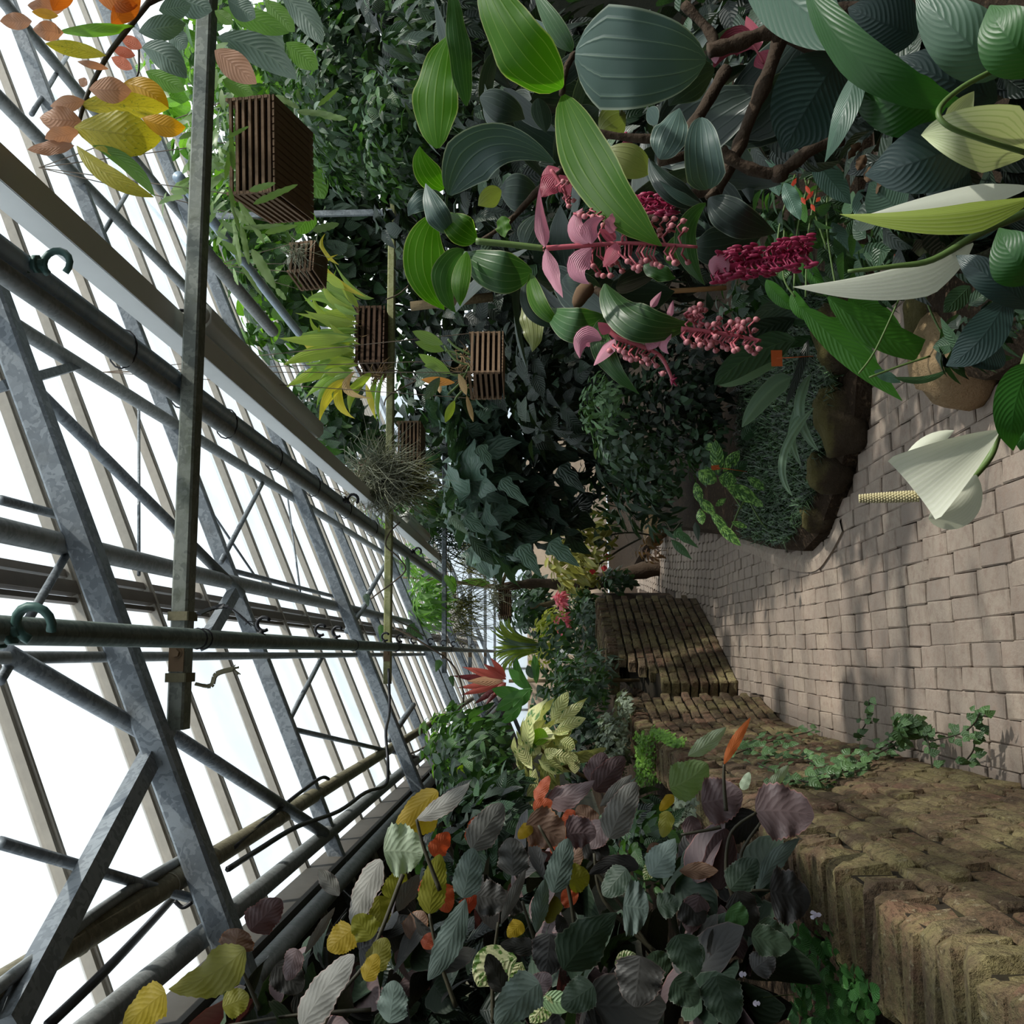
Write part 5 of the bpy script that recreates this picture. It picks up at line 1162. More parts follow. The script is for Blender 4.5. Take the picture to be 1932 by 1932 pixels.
PET = LM('violet_petal', (214, 206, 226), (226, 220, 236), trans=.3, tcol=(1, 1, 1, 1), var=.05, blotch=lin(90, 60, 150), blotch_amt=.1)
for (px, py, d) in ((1536, 1726, 1.78), (1426, 1893, 1.7), (1400, 1838, 1.7)):
    for a, L in ((90, 1.1), (215, .75), (325, .75), (160, .5), (20, .5)):
        vio.hero(PET, (px, py), (px + math.sin(math.radians(a)) * 13 * L * (1 if px == 1536 else .6), py + math.cos(math.radians(a)) * 13 * L * (1 if px == 1536 else .6)), 8, d, shape='spatula', nu=5, nv=2, name='petal')
vio.done()

# ================================================================== climbers on the wall face, moss
IVY = LM('ivy_leaf', (66, 96, 56), (86, 116, 70), vein=lin(130, 150, 110), vein_amt=.3, trans=.15, var=.35, n_side=5)
iv = shared_leaf('ivy', IVY, 'heart', .9, 4, 2, fold=.15)
ivy = Plant('creeping_ivy', 'thin creeping ivy trailing over the face of the mossy wall', 'ivy', (-0.4, 5, .6), None, 41)
def on_wall(px, py):
    lo, hi = 1.2, 7.3
    for _ in range(30):
        y = (lo + hi) / 2; p = P(px, py, y); lo, hi = (y, hi) if p.x > xwall(y) + .02 else (lo, y)
    p = P(px, py, lo)
    return p if p.z > 0.03 else P(px, py, 0.95 * G(px, py).y)
for q in ([(1390, 1400), (1440, 1425), (1500, 1425), (1560, 1445), (1640, 1440)], [(1430, 1440), (1520, 1475), (1590, 1452), (1690, 1405)], [(1560, 1470), (1640, 1425), (1690, 1395)], [(1380, 1425), (1450, 1400), (1530, 1380)], [(1460, 1480), (1600, 1455)]):
    w_ = [on_wall(x, y) for x, y in q]; ivy.stem(w_, .003, STALK_D, 'vine_stem', 5)
    for a in smooth_path(w_, 9):
        for _ in range(2):
            p = a + V((ivy.R.gauss(0, .02), ivy.R.gauss(0, .03), ivy.R.gauss(0, .02))); ivy.put_leaf(p, V((1, -.5 + ivy.R.gauss(0, .4), .6)).normalized(), V((0, ivy.R.gauss(0, 1), -1)), ivy.R.uniform(.025, .05), ivy.R.choice(iv))
for q in ([(1615, 1390), (1635, 1362), (1640, 1320)], [(1690, 1395), (1720, 1360), (1745, 1385), (1755, 1420), (1760, 1465)], [(1755, 1398), (1810, 1385), (1838, 1365), (1848, 1345)], [(1835, 1372), (1838, 1410), (1825, 1432)], [(1676, 1395), (1690, 1370), (1690, 1355)]):
    w_ = [P(x, y, .93 * G(x, y).y) for x, y in q]; ivy.stem(w_, .003, STALK_D, 'vine_stem', 5)
    for a in smooth_path(w_, 8):
        p = a + V((ivy.R.gauss(0, .015), ivy.R.gauss(0, .02), ivy.R.gauss(0, .015))); ivy.put_leaf(p, V((ivy.R.gauss(.3, .5), -.6, .6)).normalized(), V((ivy.R.gauss(0, 1), 0, -1)), ivy.R.uniform(.022, .045), ivy.R.choice(iv))
for c, n in (((1420, 1430, 5.4, 55, 40, .12), 130), ((1715, 1372, 3.95, 32, 22, .05), 70)):
    e, r = ell(*c); ivy.cloud(e, r, n, .045, iv, hang=.6, shell=0)
ivy.done(120)
MOSS = LM('moss_green', (96, 140, 48), (120, 164, 60), trans=.25, var=.35)
mv = shared_leaf('moss', MOSS, 'ovate', .8, 3, 2, n=3)
mos = Plant('moss_cushion', 'bright green moss cushion spreading over the wall coping', 'moss', (-.6, 5.6, .97), None, 42)
for i in range(900):
    px, py = mos.R.uniform(1192, 1245), mos.R.uniform(1385, 1480)
    p = P(px, py, 5.55 + mos.R.uniform(-.15, .35)); p.z = min(max(p.z, .94), 1.04) ; mos.put_leaf(p, V((mos.R.gauss(0, .5), mos.R.gauss(-.6, .4), 1)).normalized(), V((mos.R.gauss(0, 1), mos.R.gauss(0, 1), 0)), mos.R.uniform(.015, .03), mos.R.choice(mv))
for i in range(380):
    y = mos.R.uniform(4.9, 6.0); x = xwall(y) + mos.R.gauss(0.01, .012); z = .95 - abs(mos.R.gauss(0, .04)); mos.put_leaf(V((x, y, z)), V((.8, -.4, .6)), V((0, mos.R.gauss(0, 1), -1)), mos.R.uniform(.015, .03), mos.R.choice(mv))
mos.done(0)
SIL = LM('silver_leaf', (110, 122, 100), (132, 142, 122), trans=.1, var=.35)
sv = shared_leaf('silver', SIL, 'ovate', .6, 3, 2, n=3)
sil = Plant('silvery_creeper', 'grey-green tiny-leaved creeper tumbling behind the moss cushion', 'plant', (-.7, 6.3, .9), None, 43)
for c, n in (((1150, 1410, 6.4, 34, 60, .4), 900), ((1175, 1335, 7.0, 14, 30, .3), 160)):
    e, r = ell(*c); sil.cloud(e, r, n, .045, sv, shell=.2)
for i in range(260):
    px, py = sil.R.uniform(1270, 1310), sil.R.uniform(1500, 1600); sil.put_leaf(P(px, py, 3.2 + sil.R.uniform(-.1, .2)), V((sil.R.gauss(0, .5), -.6, .7)).normalized(), V((sil.R.gauss(0, 1), 0, -.5)), .022, sil.R.choice(sv))
sil.done(60)

# ================================================================== the left bed further back
CROT = LM('croton_cream', (206, 204, 150), (190, 196, 130), vein=lin(150, 170, 90), vein_amt=.4, trans=.25, tcol=(1.1, 1.1, .7, 1), var=.15, blotch=lin(78, 116, 56), blotch_amt=.15, blotch_scale=1.6, n_side=8)
cro = Plant('croton_shrub', 'pale cream and green variegated shrub in the bed behind the copperleafs', 'shrub', (-.9, 5.2, .75), None, 51)
cro.heroes([((1040, 1360), (1072, 1305), 26, 5.2, CROT, dict(wave=.15)), ((1045, 1365), (1102, 1325), 22, 5.2, CROT, dict(wave=.15)), ((1050, 1375), (1105, 1355), 22, 5.15, CROT, dict()), ((1035, 1395), (1000, 1385), 32, 5.1, LM('croton_lime', (130, 176, 40), (150, 190, 50), vein=lin(180, 200, 90), trans=.3, var=.1), dict(label='one lime green young leaf')),
    ((1000, 1445), (978, 1405), 22, 5.1, CROT, dict()), ((990, 1400), (1020, 1420), 34, 5.12, CROT, dict()), ((1030, 1430), (1062, 1460), 26, 5.1, CROT, dict(wave=.15)), ((1040, 1425), (1082, 1432), 30, 5.05, CROT, dict(wave=.15)), ((1055, 1400), (1085, 1410), 30, 5.1, CROT, dict()),
    ((1045, 1385), (1080, 1375), 24, 5.2, CROT, dict()), ((985, 1460), (978, 1510), 24, 5.0, CROT, dict()), ((1010, 1450), (1000, 1520), 20, 5.0, CROT, dict()), ((1085, 1460), (1082, 1425), 22, 5.1, CROT, dict())], shape='elliptic', nu=10, nv=4)
e, r = ell(1025, 1415, 5.35, 50, 50, .3); cro.cloud(e, r, 40, .2, shared_leaf('croton', CROT, 'elliptic', .46, 8, 4, wave=.14), up=.8)
cro.stem([(-.95, 5.3, .75), P(1040, 1430, 5.3), P(1030, 1390, 5.2)], (.012, .008), BARK2, 'stem'); cro.done()
DKG = LM('deepgreen_leaf', (44, 68, 48), (56, 84, 54), vein=lin(80, 110, 70), vein_amt=.3, trans=.2, var=.4)
MDG = LM('midgreen_leaf', (54, 84, 48), (70, 102, 56), vein=lin(110, 146, 84), vein_amt=.3, trans=.28, var=.4)
BRG = LM('brightgreen_leaf', (90, 128, 54), (112, 150, 66), vein=lin(140, 180, 80), vein_amt=.3, trans=.42, var=.3)
GRG = LM('greygreen_leaf', (76, 94, 80), (92, 110, 94), vein=lin(130, 146, 126), vein_amt=.3, trans=.15, var=.35)
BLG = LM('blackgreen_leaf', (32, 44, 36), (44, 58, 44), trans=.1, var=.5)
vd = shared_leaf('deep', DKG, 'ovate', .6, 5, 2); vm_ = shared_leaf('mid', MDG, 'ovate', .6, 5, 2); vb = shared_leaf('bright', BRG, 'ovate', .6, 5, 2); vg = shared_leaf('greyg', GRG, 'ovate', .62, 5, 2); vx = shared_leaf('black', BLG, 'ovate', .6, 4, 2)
lm = shared_leaf('lance_m', MDG, 'lance', .26, 6, 2); lg = shared_leaf('lance_g', GRG, 'lance', .28, 6, 2); ld = shared_leaf('lance_d', DKG, 'lance', .28, 6, 2)
def mass(name, label, cat, spec, seed, cap=300, **kw):
    """spec: rows (ellipsoid, number, leaf size, variants)"""
    c0 = ell(*spec[0][0])[0]; p = Plant(name, label, cat, c0, None, seed)
    for c, n, s_, v_ in spec:
        e, r = ell(*c); p.cloud(e, r, n, s_, v_, **kw)
    return p
mass('leafy_creeper', 'dense green creeper filling the bed below the eave pipes', 'creeper', [((890, 1450, 5.6, 70, 110, .8), 560, .085, vd + vm_), ((850, 1400, 6.6, 60, 60, .5), 240, .085, vb + vm_), ((930, 1540, 4.6, 50, 90, .6), 300, .10, vd), ((900, 1620, 4.2, 120, 120, .5), 240, .12, vx + vd), ((880, 1840, 3.6, 190, 150, .5), 420, .14, vx), ((1220, 1600, 2.8, 60, 70, .2), 110, .05, vd + vm_), ((1190, 1560, 3.4, 50, 60, .3), 120, .08, vx + vd)], 52, 300).done(300)
y_ = Plant('lime_flower_head', 'small lime yellow flower cluster above the dark creeper', 'flower', P(865, 1463, 5.2), None, 53)
LIMEY = LM('lime_bract', (190, 206, 60), (206, 214, 80), trans=.4, var=.1)
e, r = ell(865, 1463, 5.2, 12, 12, .04); y_.cloud(e, r, 26, .045, shared_leaf('limeb', LIMEY, 'ovate', .7, 4, 2), shell=0); y_.done()
LNC = LM('lance_leaf', (70, 118, 52), (84, 134, 62), vein=lin(120, 150, 90), vein_amt=.4, n_side=2, trans=.3, var=.2)
big = Plant('lance_leaf_plant', 'upright plant with broad glossy green lance leaves beside the red cordyline', 'plant', P(1010, 1310, 8), None, 54)
big.heroes([((1000, 1302), (960, 1262), 22, 8, LNC, dict()), ((1005, 1300), (975, 1240), 18, 8.1, LNC, dict(mid=(980, 1275))), ((1005, 1302), (935, 1340), 30, 7.9, LNC, dict()), ((1002, 1298), (968, 1335), 26, 7.8, LNC, dict()), ((1000, 1320), (928, 1300), 28, 8.0, LNC, dict()), ((1012, 1290), (1008, 1235), 16, 8.1, LNC, dict()),
    ((1014, 1292), (1030, 1318), 18, 7.9, GRG, dict()), ((985, 1330), (945, 1365), 24, 7.9, LNC, dict()), ((1000, 1330), (1030, 1360), 24, 7.8, LNC, dict()), ((1005, 1280), (995, 1255), 16, 8.1, GRG, dict()), ((960, 1400), (928, 1450), 20, 7, BRG, dict()), ((960, 1380), (940, 1420), 20, 7, GRG, dict())], shape='elliptic', nu=8, nv=4)
big.stem([P(1060, 1330, 8), P(1010, 1310, 8)], .01, STALK_G, 'stem'); big.done()
RED = LM('cordyline_red', (186, 84, 74), (204, 110, 96), vein=lin(120, 50, 46), vein_kind='lines', n_side=3, vein_amt=.35, trans=.35, tcol=(1.2, .8, .7, 1), var=.2)
RDK = LM('cordyline_maroon', (110, 40, 44), (90, 36, 40), trans=.25, tcol=(1.4, .6, .6, 1), var=.2)
cor = Plant('cordyline', 'red and salmon leaved cordyline standing out against the pale glass', 'plant', P(965, 1285, 8.6), None, 55)
cor.heroes([((955, 1282), (872, 1258), 16, 8.6, RED, dict()), ((955, 1280), (890, 1262), 14, 8.5, RED, dict()), ((955, 1288), (862, 1298), 15, 8.6, RED, dict()), ((950, 1288), (868, 1312), 14, 8.6, RED, dict()), ((955, 1282), (912, 1252), 14, 8.7, RED, dict()), ((955, 1290), (905, 1318), 14, 8.6, RDK, dict()), ((955, 1288), (930, 1312), 14, 8.5, RED, dict()),
    ((952, 1285), (852, 1275), 16, 8.7, RDK, dict()), ((950, 1285), (880, 1285), 18, 8.5, LM('cordyline_tan', (196, 150, 116), (206, 160, 124), trans=.3, tcol=(1.1, 1, .8, 1), var=.1), dict(label='tan withered leaf')), ((948, 1292), (892, 1330), 12, 8.6, RDK, dict()), ((946, 1290), (915, 1332), 12, 8.6, RDK, dict()), ((955, 1278), (925, 1240), 12, 8.7, RED, dict())], shape='lance', nu=10, nv=4, fold=.3)
cor.stem([(P(960, 1285, 8.6).x, 8.6, .75), P(960, 1285, 8.6)], .015, BARK2, 'stem'); cor.done()
STRP = LM('striped_strap', (70, 104, 40), (96, 120, 40), vein=lin(190, 190, 60), vein_kind='lines', n_side=2, vein_amt=.8, trans=.3, var=.3)
dr = Plant('striped_dracaena', 'fountain of narrow leaves striped yellow and green', 'plant', P(1010, 1215, 10), None, 56)
for i in range(70):
    a = dr.R.uniform(-1, 1); b = (1012 + dr.R.uniform(-6, 6), 1220 + a * 12); L = dr.R.uniform(60, 92)
    dr.hero(STRP if dr.R.random() < .75 else GRG, b, (b[0] - L * math.cos(a * .75) + dr.R.uniform(-4, 10), b[1] + L * .75 * math.sin(a * .9)), 3.6, 10 + dr.R.uniform(-.3, .3), mid=(b[0] - L * .6 * math.cos(a * .3), b[1] + L * .3 * math.sin(a * .7)), shape='strap', nu=8, nv=2)
dr.done()
mass('shade_foliage', 'low mixed green foliage along the top of the short dark wall', 'plant', [((1085, 1300, 8.2, 60, 70, .7), 520, .09, lm + lg + vm_), ((1120, 1270, 8.6, 40, 50, .5), 220, .10, lg), ((1045, 1230, 10.5, 45, 60, .6), 240, .10, vm_ + vd), ((1110, 1190, 11, 28, 60, .6), 260, .09, vd + vg), ((1160, 1098, 12.4, 34, 26, .3), 150, .1, vd), ((1100, 1140, 12.2, 22, 30, .3), 140, .09, vd + vm_), ((1060, 1350, 7.2, 60, 70, .5), 300, .10, vd + ld), ((1100, 1420, 6.6, 50, 60, .3), 220, .09, vd + vx)], 57, 300).done(300)
YGL = LM('yellowgreen_leaf', (150, 156, 50), (176, 176, 70), trans=.3, var=.3)
mass('yellow_shrub', 'small yellow-green speckled shrub beyond the striped leaves', 'shrub', [((1040, 1195, 13, 34, 45, .7), 260, .11, shared_leaf('ygl', YGL, 'ovate', .5, 4, 2)), ((1020, 1240, 12, 20, 24, .4), 70, .1, shared_leaf('ygl', YGL, 'ovate', .5, 4, 2))], 58, 120).done(120)
PKF = LM('pink_flower', (226, 110, 130), (236, 140, 150), trans=.3, tcol=(1.2, .9, .9, 1), var=.15)
pk = mass('pink_flower_bush', 'bush with bright pink flower heads in front of the beige wall', 'bush', [((1056, 1132, 11.6, 10, 14, .12), 90, .085, shared_leaf('pkf', PKF, 'ovate', .45, 3, 2)), ((1060, 1180, 11.8, 13, 24, .15), 80, .075, shared_leaf('pkf', PKF, 'ovate', .45, 3, 2)), ((1075, 1160, 14, 24, 50, .5), 160, .12, vd + vm_)], 59, 160); pk.done(160)
mass('dark_shrub', 'dark-leaved shrub silhouetted against the beige end wall', 'shrub', [((985, 1150, 14, 40, 40, .6), 260, .16, vd + ld), ((1015, 1160, 15, 40, 40, .5), 180, .15, vx + vd), ((1000, 1110, 14.5, 30, 30, .5), 120, .16, vd)], 60, 200).done(200)
trk = Plant('crooked_tree', 'crooked pale-barked tree trunk rising at the far end with sparse leaves', 'tree', P(1200, 1085, 13.5), None, 61)
trk.stem(px_path([(1262, 1066), (1215, 1076), (1170, 1085), (1090, 1105), (1020, 1100), (942, 1108)], 13.4), (.13, .05), BARK, 'trunk', 10)
trk.stem(px_path([(942, 1108), (890, 1102), (800, 1092), (760, 1090)], 13.3), (.035, .012), BARK2, 'branch', 7); trk.stem(px_path([(945, 1106), (955, 1080), (960, 1050)], 13.3), (.03, .012), BARK2, 'branch', 7); trk.stem(px_path([(1000, 1145), (1040, 1138), (1060, 1120)], 13.6), (.03, .05), BARK2, 'branch', 7)
trk.stem(px_path([(1080, 1100), (1100, 1135), (1110, 1200)], 13.4), (.05, .03), BARK2, 'branch', 7)
trk.heroes([((925, 1100), (870, 1095), 16, 13.2, BRG, dict()), ((940, 1095), (945, 1050), 12, 13.2, BRG, dict()), ((850, 1085), (860, 1120), 16, 13, BRG, dict()), ((930, 1090), (920, 1070), 20, 13.2, BRG, dict()), ((955, 1080), (948, 1040), 12, 13.2, BRG, dict()), ((800, 1075), (795, 1050), 16, 12.5, DKG, dict())], shape='ovate', nu=6, nv=2); trk.done()
FER = LM('fern_frond', (98, 138, 66), (116, 154, 78), trans=.38, var=.3)
fv = shared_leaf('fernlet', FER, 'lance', .16, 5, 2)
mass('hanging_fern', 'bright green hanging fern lit from behind near the roof', 'fern', [((800, 1140, 12, 34, 46, .5), 330, .24, fv), ((775, 1060, 13, 20, 40, .4), 120, .22, fv), ((715, 960, 12, 30, 40, .4), 150, .2, fv)], 62, 300, hang=1.2).done(300)
TIL = LM('tillandsia_strand', (128, 132, 110), (150, 150, 128), trans=.15, var=.3)
OLS = LM('olive_strand', (110, 112, 56), (136, 132, 76), trans=.25, var=.3)
def strands(pl, c, n, L, mat, dirn=(0, 0, -1), spread=.5, r=.003, name='strands', shell=.0):
    e, rr = ell(*c); m = MB(); R = pl.R
    for i in range(n):
        q = V((R.gauss(0, .5), R.gauss(0, .5), R.gauss(0, .5)))
        if q.length < shell: q = q.normalized() * shell
        p = e + V((q.x * rr[0], q.y * rr[1], q.z * rr[2])); d = (V(dirn) + V((R.gauss(0, 1), R.gauss(0, 1), R.gauss(0, 1))) * spread).normalized(); l = L * R.uniform(.5, 1.2)
        b = V((R.gauss(0, 1), R.gauss(0, 1), R.gauss(0, 1))) * .25 * l
        m.tube([p, p + d * l * .5 + b * .4, p + d * l + V((0, 0, -.15 * l))], [r, r * .8, r * .2], 3, cap=False)
    o = m.build(name, mat, pl.root); o['kind'] = 'stuff'
hg = Plant('hanging_grass_basket', 'shaggy olive hanging plant trailing long strands before the end gable', 'plant', P(870, 1050, 13), None, 63)
strands(hg, (880, 1040, 13, 22, 60, .4), 230, .55, OLS, (-.1, 0, -1), .6, .005); strands(hg, (860, 1150, 12.5, 16, 40, .3), 130, .5, OLS, (0, 0, -1), .7, .006); strands(hg, (830, 1010, 12, 50, 50, .4), 170, .5, DKG, (.2, 0, -1), .8, .007); hg.done()

# ================================================================== HANGING BASKETS
SLAT = mat_plain('grey_brown_slat', lin(128, 104, 82), 0.85, 0, 0.4, 40, 0.2, 0.4)
SLAT_D = mat_plain('dark_brown_slat', lin(92, 70, 56), 0.85, 0, 0.4, 40, 0.2, 0.4)
COMP = mat_plain('bark_compost', lin(48, 38, 30), 0.95, 0, 0.5, 90, 0.1, 1.0)
WIRE = mat_plain('rusty_wire', lin(96, 82, 68), 0.7, 0.2, 0.4, 60)
def basket(c, size, h, rz, n, mat, label, hang=None, tilt=(0, 0)):
    root = empty('slatted_basket', c, label, 'basket', 'wooden orchid baskets'); c = V(c)
    M = Matrix.Translation(c) @ Matrix.Rotation(rz, 4, 'Z') @ Matrix.Rotation(tilt[0], 4, 'X') @ Matrix.Rotation(tilt[1], 4, 'Y')
    sx, sy = size; th = h / n * 0.48
    mx = MB(); mx.box((0, 0, 0), (sx, th * .9, th), jit=.0015); mex = mx.mesh('slat', mat, False)
    my = MB(); my.box((0, 0, 0), (th * .9, sy, th), jit=.0015); mey = my.mesh('slat', mat, False)
    for k in range(n):
        z = -h / 2 + h * (k + .5) / n
        for s in (-1, 1):
            link('slat', mex, root, M @ Matrix.Translation((0, s * (sy / 2 - th / 2), z)))
            link('slat', mey, root, M @ Matrix.Translation((s * (sx / 2 - th / 2), 0, z + h / n * .4)))
    nb = 13; mb_ = MB(); mb_.box((0, 0, 0), (sx / nb * .8, sy, th * .5), jit=.001); meb = mb_.mesh('slat', mat, False)
    for k in range(nb): link('slat', meb, root, M @ Matrix.Translation((-sx / 2 + sx * (k + .5) / nb, 0, -h / 2 - th * .4)))
    m = MB(); m.box((0, 0, -h * .06), (sx - th * 2.4, sy - th * 2.4, h * .84)); m.v = [tuple(M @ V(p)) for p in m.v]; m.build('compost', COMP, root, False)
    if hang is not None:
        for sxx in (-1, 1):
            for syy in (-1, 1):
                m = MB(); a = M @ V((sxx * (sx / 2 - th / 2), syy * (sy / 2 - th / 2), -h / 2)); b = M @ V((sxx * (sx / 2 - th / 2), syy * (sy / 2 - th / 2), h / 2)); m.tube([a, b, V(hang)], .0022, 4)
                m.build('wire', WIRE, root)
    return M
ORC = LM('orchid_yellowgreen', (140, 162, 58), (160, 178, 74), vein=lin(150, 160, 50), vein_kind='lines', n_side=3, vein_amt=.3, trans=.45, tcol=(1.2, 1.25, .6, 1), var=.2)
ORY = LM('orchid_yellow', (186, 178, 56), (196, 186, 70), vein=lin(170, 150, 50), vein_kind='lines', n_side=3, vein_amt=.3, trans=.45, tcol=(1.2, 1.1, .6, 1), var=.15)
ORG = LM('orchid_green', (112, 140, 62), (130, 156, 74), vein=lin(150, 170, 100), vein_kind='lines', n_side=3, vein_amt=.3, trans=.35, var=.2)
ORB = LM('orchid_straw', (190, 160, 110), (206, 176, 130), trans=.3, tcol=(1.1, 1, .8, 1), var=.15)
EPI = LM('leafcactus_green', (96, 124, 66), (112, 140, 78), vein=lin(140, 160, 110), n_side=0.01, vein_amt=.4, trans=.2, var=.25)
# the biggest, hung behind the first beam
cb = P(503, 318, 3.75)
Mb = basket(P(512, 306, 3.80), (.385, .40), .19, math.radians(-8), 7, SLAT, 'largest slatted wooden basket, hanging behind the first beam with leaf cactus', P(345, 310, 3.75) + V((0, 0, .6)), (math.radians(-9), 0))
epi = Plant('leaf_cactus', 'flat-stemmed leaf cactus spilling from the largest hanging basket', 'plant', cb + V((0, 0, .1)), None, 71)
ek = shared_leaf('epi', EPI, 'strap', .2, 8, 2, fold=.1, serr=.12, droop=.35, twist=.5); ek2 = shared_leaf('epi2', EPI, 'elliptic', .34, 8, 2, fold=.1, serr=.1, droop=.3)
R = epi.R
def epi_chain(p, d, n, L):
    p = V(p); d = V(d).normalized()
    for k in range(n):
        nm = V((R.gauss(0, .5), -.9, R.gauss(.3, .4))).normalized(); l = L * R.uniform(.7, 1.2)
        epi.put_leaf(p, nm, d, l, R.choice(ek + ek2)); p = p + d * l * .9
        d = (d + V((R.gauss(0, .25), R.gauss(0, .2), -.25 + R.gauss(0, .15)))).normalized()
for i in range(34):
    q = V((R.uniform(-.2, .2), R.uniform(-.22, .15), .13)); p = cb + q
    epi_chain(p, (q.x * 3 + R.gauss(0, .3), q.y * 2 - .2, R.uniform(.2, 1.0)), R.randint(2, 4), R.uniform(.07, .12))
for (a, b, w_, dd) in (((470, 360), (520, 345), 13, 3.4), ((478, 385), (562, 348), 14, 3.4), ((435, 390), (470, 425), 14, 3.5), ((450, 380), (500, 460), 12, 3.5), ((432, 350), (452, 440), 10, 3.5), ((455, 425), (470, 500), 12, 3.5), ((475, 470), (520, 545), 20, 3.5), ((520, 545), (540, 566), 12, 3.5), ((440, 420), (455, 500), 10, 3.5), ((440, 320), (435, 245), 12, 3.45), ((428, 260), (470, 238), 8, 3.4), ((435, 285), (425, 340), 12, 3.45), ((455, 430), (540, 425), 10, 3.5), ((500, 440), (560, 425), 14, 3.5), ((590, 435), (640, 422), 16, 3.8), ((560, 210), (630, 215), 14, 3.7), ((600, 215), (655, 225), 14, 3.7), ((520, 180), (565, 205), 12, 3.7), ((600, 200), (640, 165), 10, 3.7), ((455, 500), (495, 560), 8, 3.6)):
    epi.hero(EPI, a, b, w_, dd, shape='strap', serr=.1, roll=R.uniform(-30, 30), nu=12, nv=4, wave=.2)
epi.done()
# small one beyond it
basket(P(580, 502, 5.6), (.20, .22), .15, math.radians(10), 5, SLAT, 'small pale slatted basket with wiry air plant beyond the leaf cactus', P(405, 500, 5.6), (math.radians(-8), 0))
airp = Plant('air_plant', 'wiry grey air plant on the small pale basket', 'plant', P(560, 480, 5.5), None, 72)
strands(airp, (566, 482, 5.5, 18, 20, .08), 160, .12, TIL, (-.2, 0, .3), .9, .0022); airp.hero(SPATHE, (548, 475), (543, 500), 7, 5.45, shape='spatula', nu=5, nv=2, name='petal'); airp.done()
# the yellow-green orchid, standing on the second beam
p2 = P(711, 632, 7.35)
basket((p2.x, 7.52, BZ + .036 + .115), (.47, .34), .22, math.radians(4), 5, SLAT_D, 'dark slatted basket wired on top of the second beam, full of yellow-green orchid')
orc = Plant('orchid', 'big yellow-green orchid in the basket on the second beam', 'orchid', P(690, 640, 7.4), None, 73)
rows = [((690, 560), (638, 480), 14, ORY, (612, 512)), ((640, 500), (614, 440), 8, ORY, (608, 470)), ((680, 566), (560, 500), 16, ORG, (610, 540)), ((706, 563), (630, 495), 9, ORG, (668, 548)), ((650, 545), (602, 510), 14, ORC, None), ((672, 590), (575, 568), 20, ORG, (620, 562)), ((668, 598), (610, 588), 20, ORC, None),
        ((660, 636), (526, 638), 18, ORC, (590, 642)), ((655, 650), (566, 630), 16, ORY, (600, 662)), ((650, 626), (602, 612), 14, ORC, (612, 640)), ((670, 660), (533, 690), 22, ORC, (590, 668)), ((670, 678), (575, 685), 22, ORG, (620, 690)), ((665, 690), (536, 733), 22, ORC, (600, 702)), ((655, 702), (575, 752), 12, ORG, (610, 722)),
        ((660, 715), (602, 798), 18, ORY, (622, 745)), ((645, 715), (670, 790), 14, ORY, (640, 760)), ((708, 700), (660, 780), 16, ORC, (668, 735)), ((670, 700), (704, 752), 12, ORB, (655, 735)), ((715, 705), (712, 795), 9, ORG, (702, 750)), ((724, 705), (718, 800), 7, ORG, (712, 755)), ((690, 725), (708, 790), 10, ORY, None), ((680, 650), (620, 600), 9, ORC, (640, 630)), ((650, 638), (585, 590), 8, ORC, (600, 625)),
        ((672, 606), (620, 560), 12, ORC, None), ((676, 580), (640, 535), 12, ORC, None), ((664, 625), (600, 605), 14, ORC, None), ((668, 640), (610, 655), 16, ORC, None), ((672, 672), (625, 650), 12, ORC, None), ((675, 690), (612, 670), 14, ORC, None), ((668, 705), (618, 700), 10, ORC, None), ((650, 700), (612, 705), 16, ORC, None), ((700, 710), (650, 740), 12, ORC, None)]
for i in range(24):
    f = i / 23; b0 = (668 + orc.R.uniform(-6, 10), 575 + 135 * f); an = (f - .5) * 1.9 + orc.R.gauss(0, .2); L = orc.R.uniform(60, 125)
    rows.append((b0, (b0[0] - L * math.cos(an), b0[1] + L * .8 * math.sin(an)), orc.R.uniform(9, 15), orc.R.choice([ORC, ORG, ORG]), (b0[0] - L * .55 * math.cos(an * .6), b0[1] + L * .35 * math.sin(an * .6))))
for a, b, w_, mt, md in rows: orc.hero(mt, a, b, w_ * 1.35, 7.35 + orc.R.uniform(-.25, .15), mid=md, shape='lance', roll=orc.R.uniform(-25, 25), fold=.25, nu=10, nv=4)
strands(orc, (690, 640, 7.5, 10, 60, .14), 110, .14, mat_plain('orchid_root', lin(150, 122, 86), .9, 0, .4, 30), (.1, 0, .6), .7, .005, 'roots'); strands(orc, (714, 712, 7.4, 14, 8, .08), 60, .16, bpy.data.materials['orchid_root'], (0, -.2, -.2), .9, .004, 'roots')
orc.done()
# wires that hold it to the beam
def wire(label, pts, d, r=.003):
    m = MB(); m.tube(smooth_path(px_path(pts, d), 5), r, 5); return tag(m.build('wire', WIRE), label, 'wire')
wire('rusty wire bracing the orchid basket to the second beam, right side', [(728, 565), (752, 555), (775, 535), (785, 525)], 7.45, .006)
wire('rusty wire curling under the second beam below the yellow orchid', [(728, 700), (752, 700), (760, 712), (785, 718), (752, 735), (730, 750), (725, 765)], 7.42, .006)
wire('thin vine wound around the second beam beyond the air plant', [(755, 985), (735, 1005), (728, 1030), (750, 1050), (765, 1075), (740, 1100), (715, 1118), (700, 1130)], 7.4, .006)
wire('climbing tendril crossing the lower roof beyond the irrigation pipe', [(745, 1185), (800, 1215), (850, 1250), (870, 1290), (873, 1330), (850, 1370), (800, 1410), (765, 1425)], 8.0, .008)
tend = Plant('climbing_vine', 'thin climbing vine with arrow-shaped green leaves along the roof rafters', 'vine', P(800, 1210, 8), None, 74)
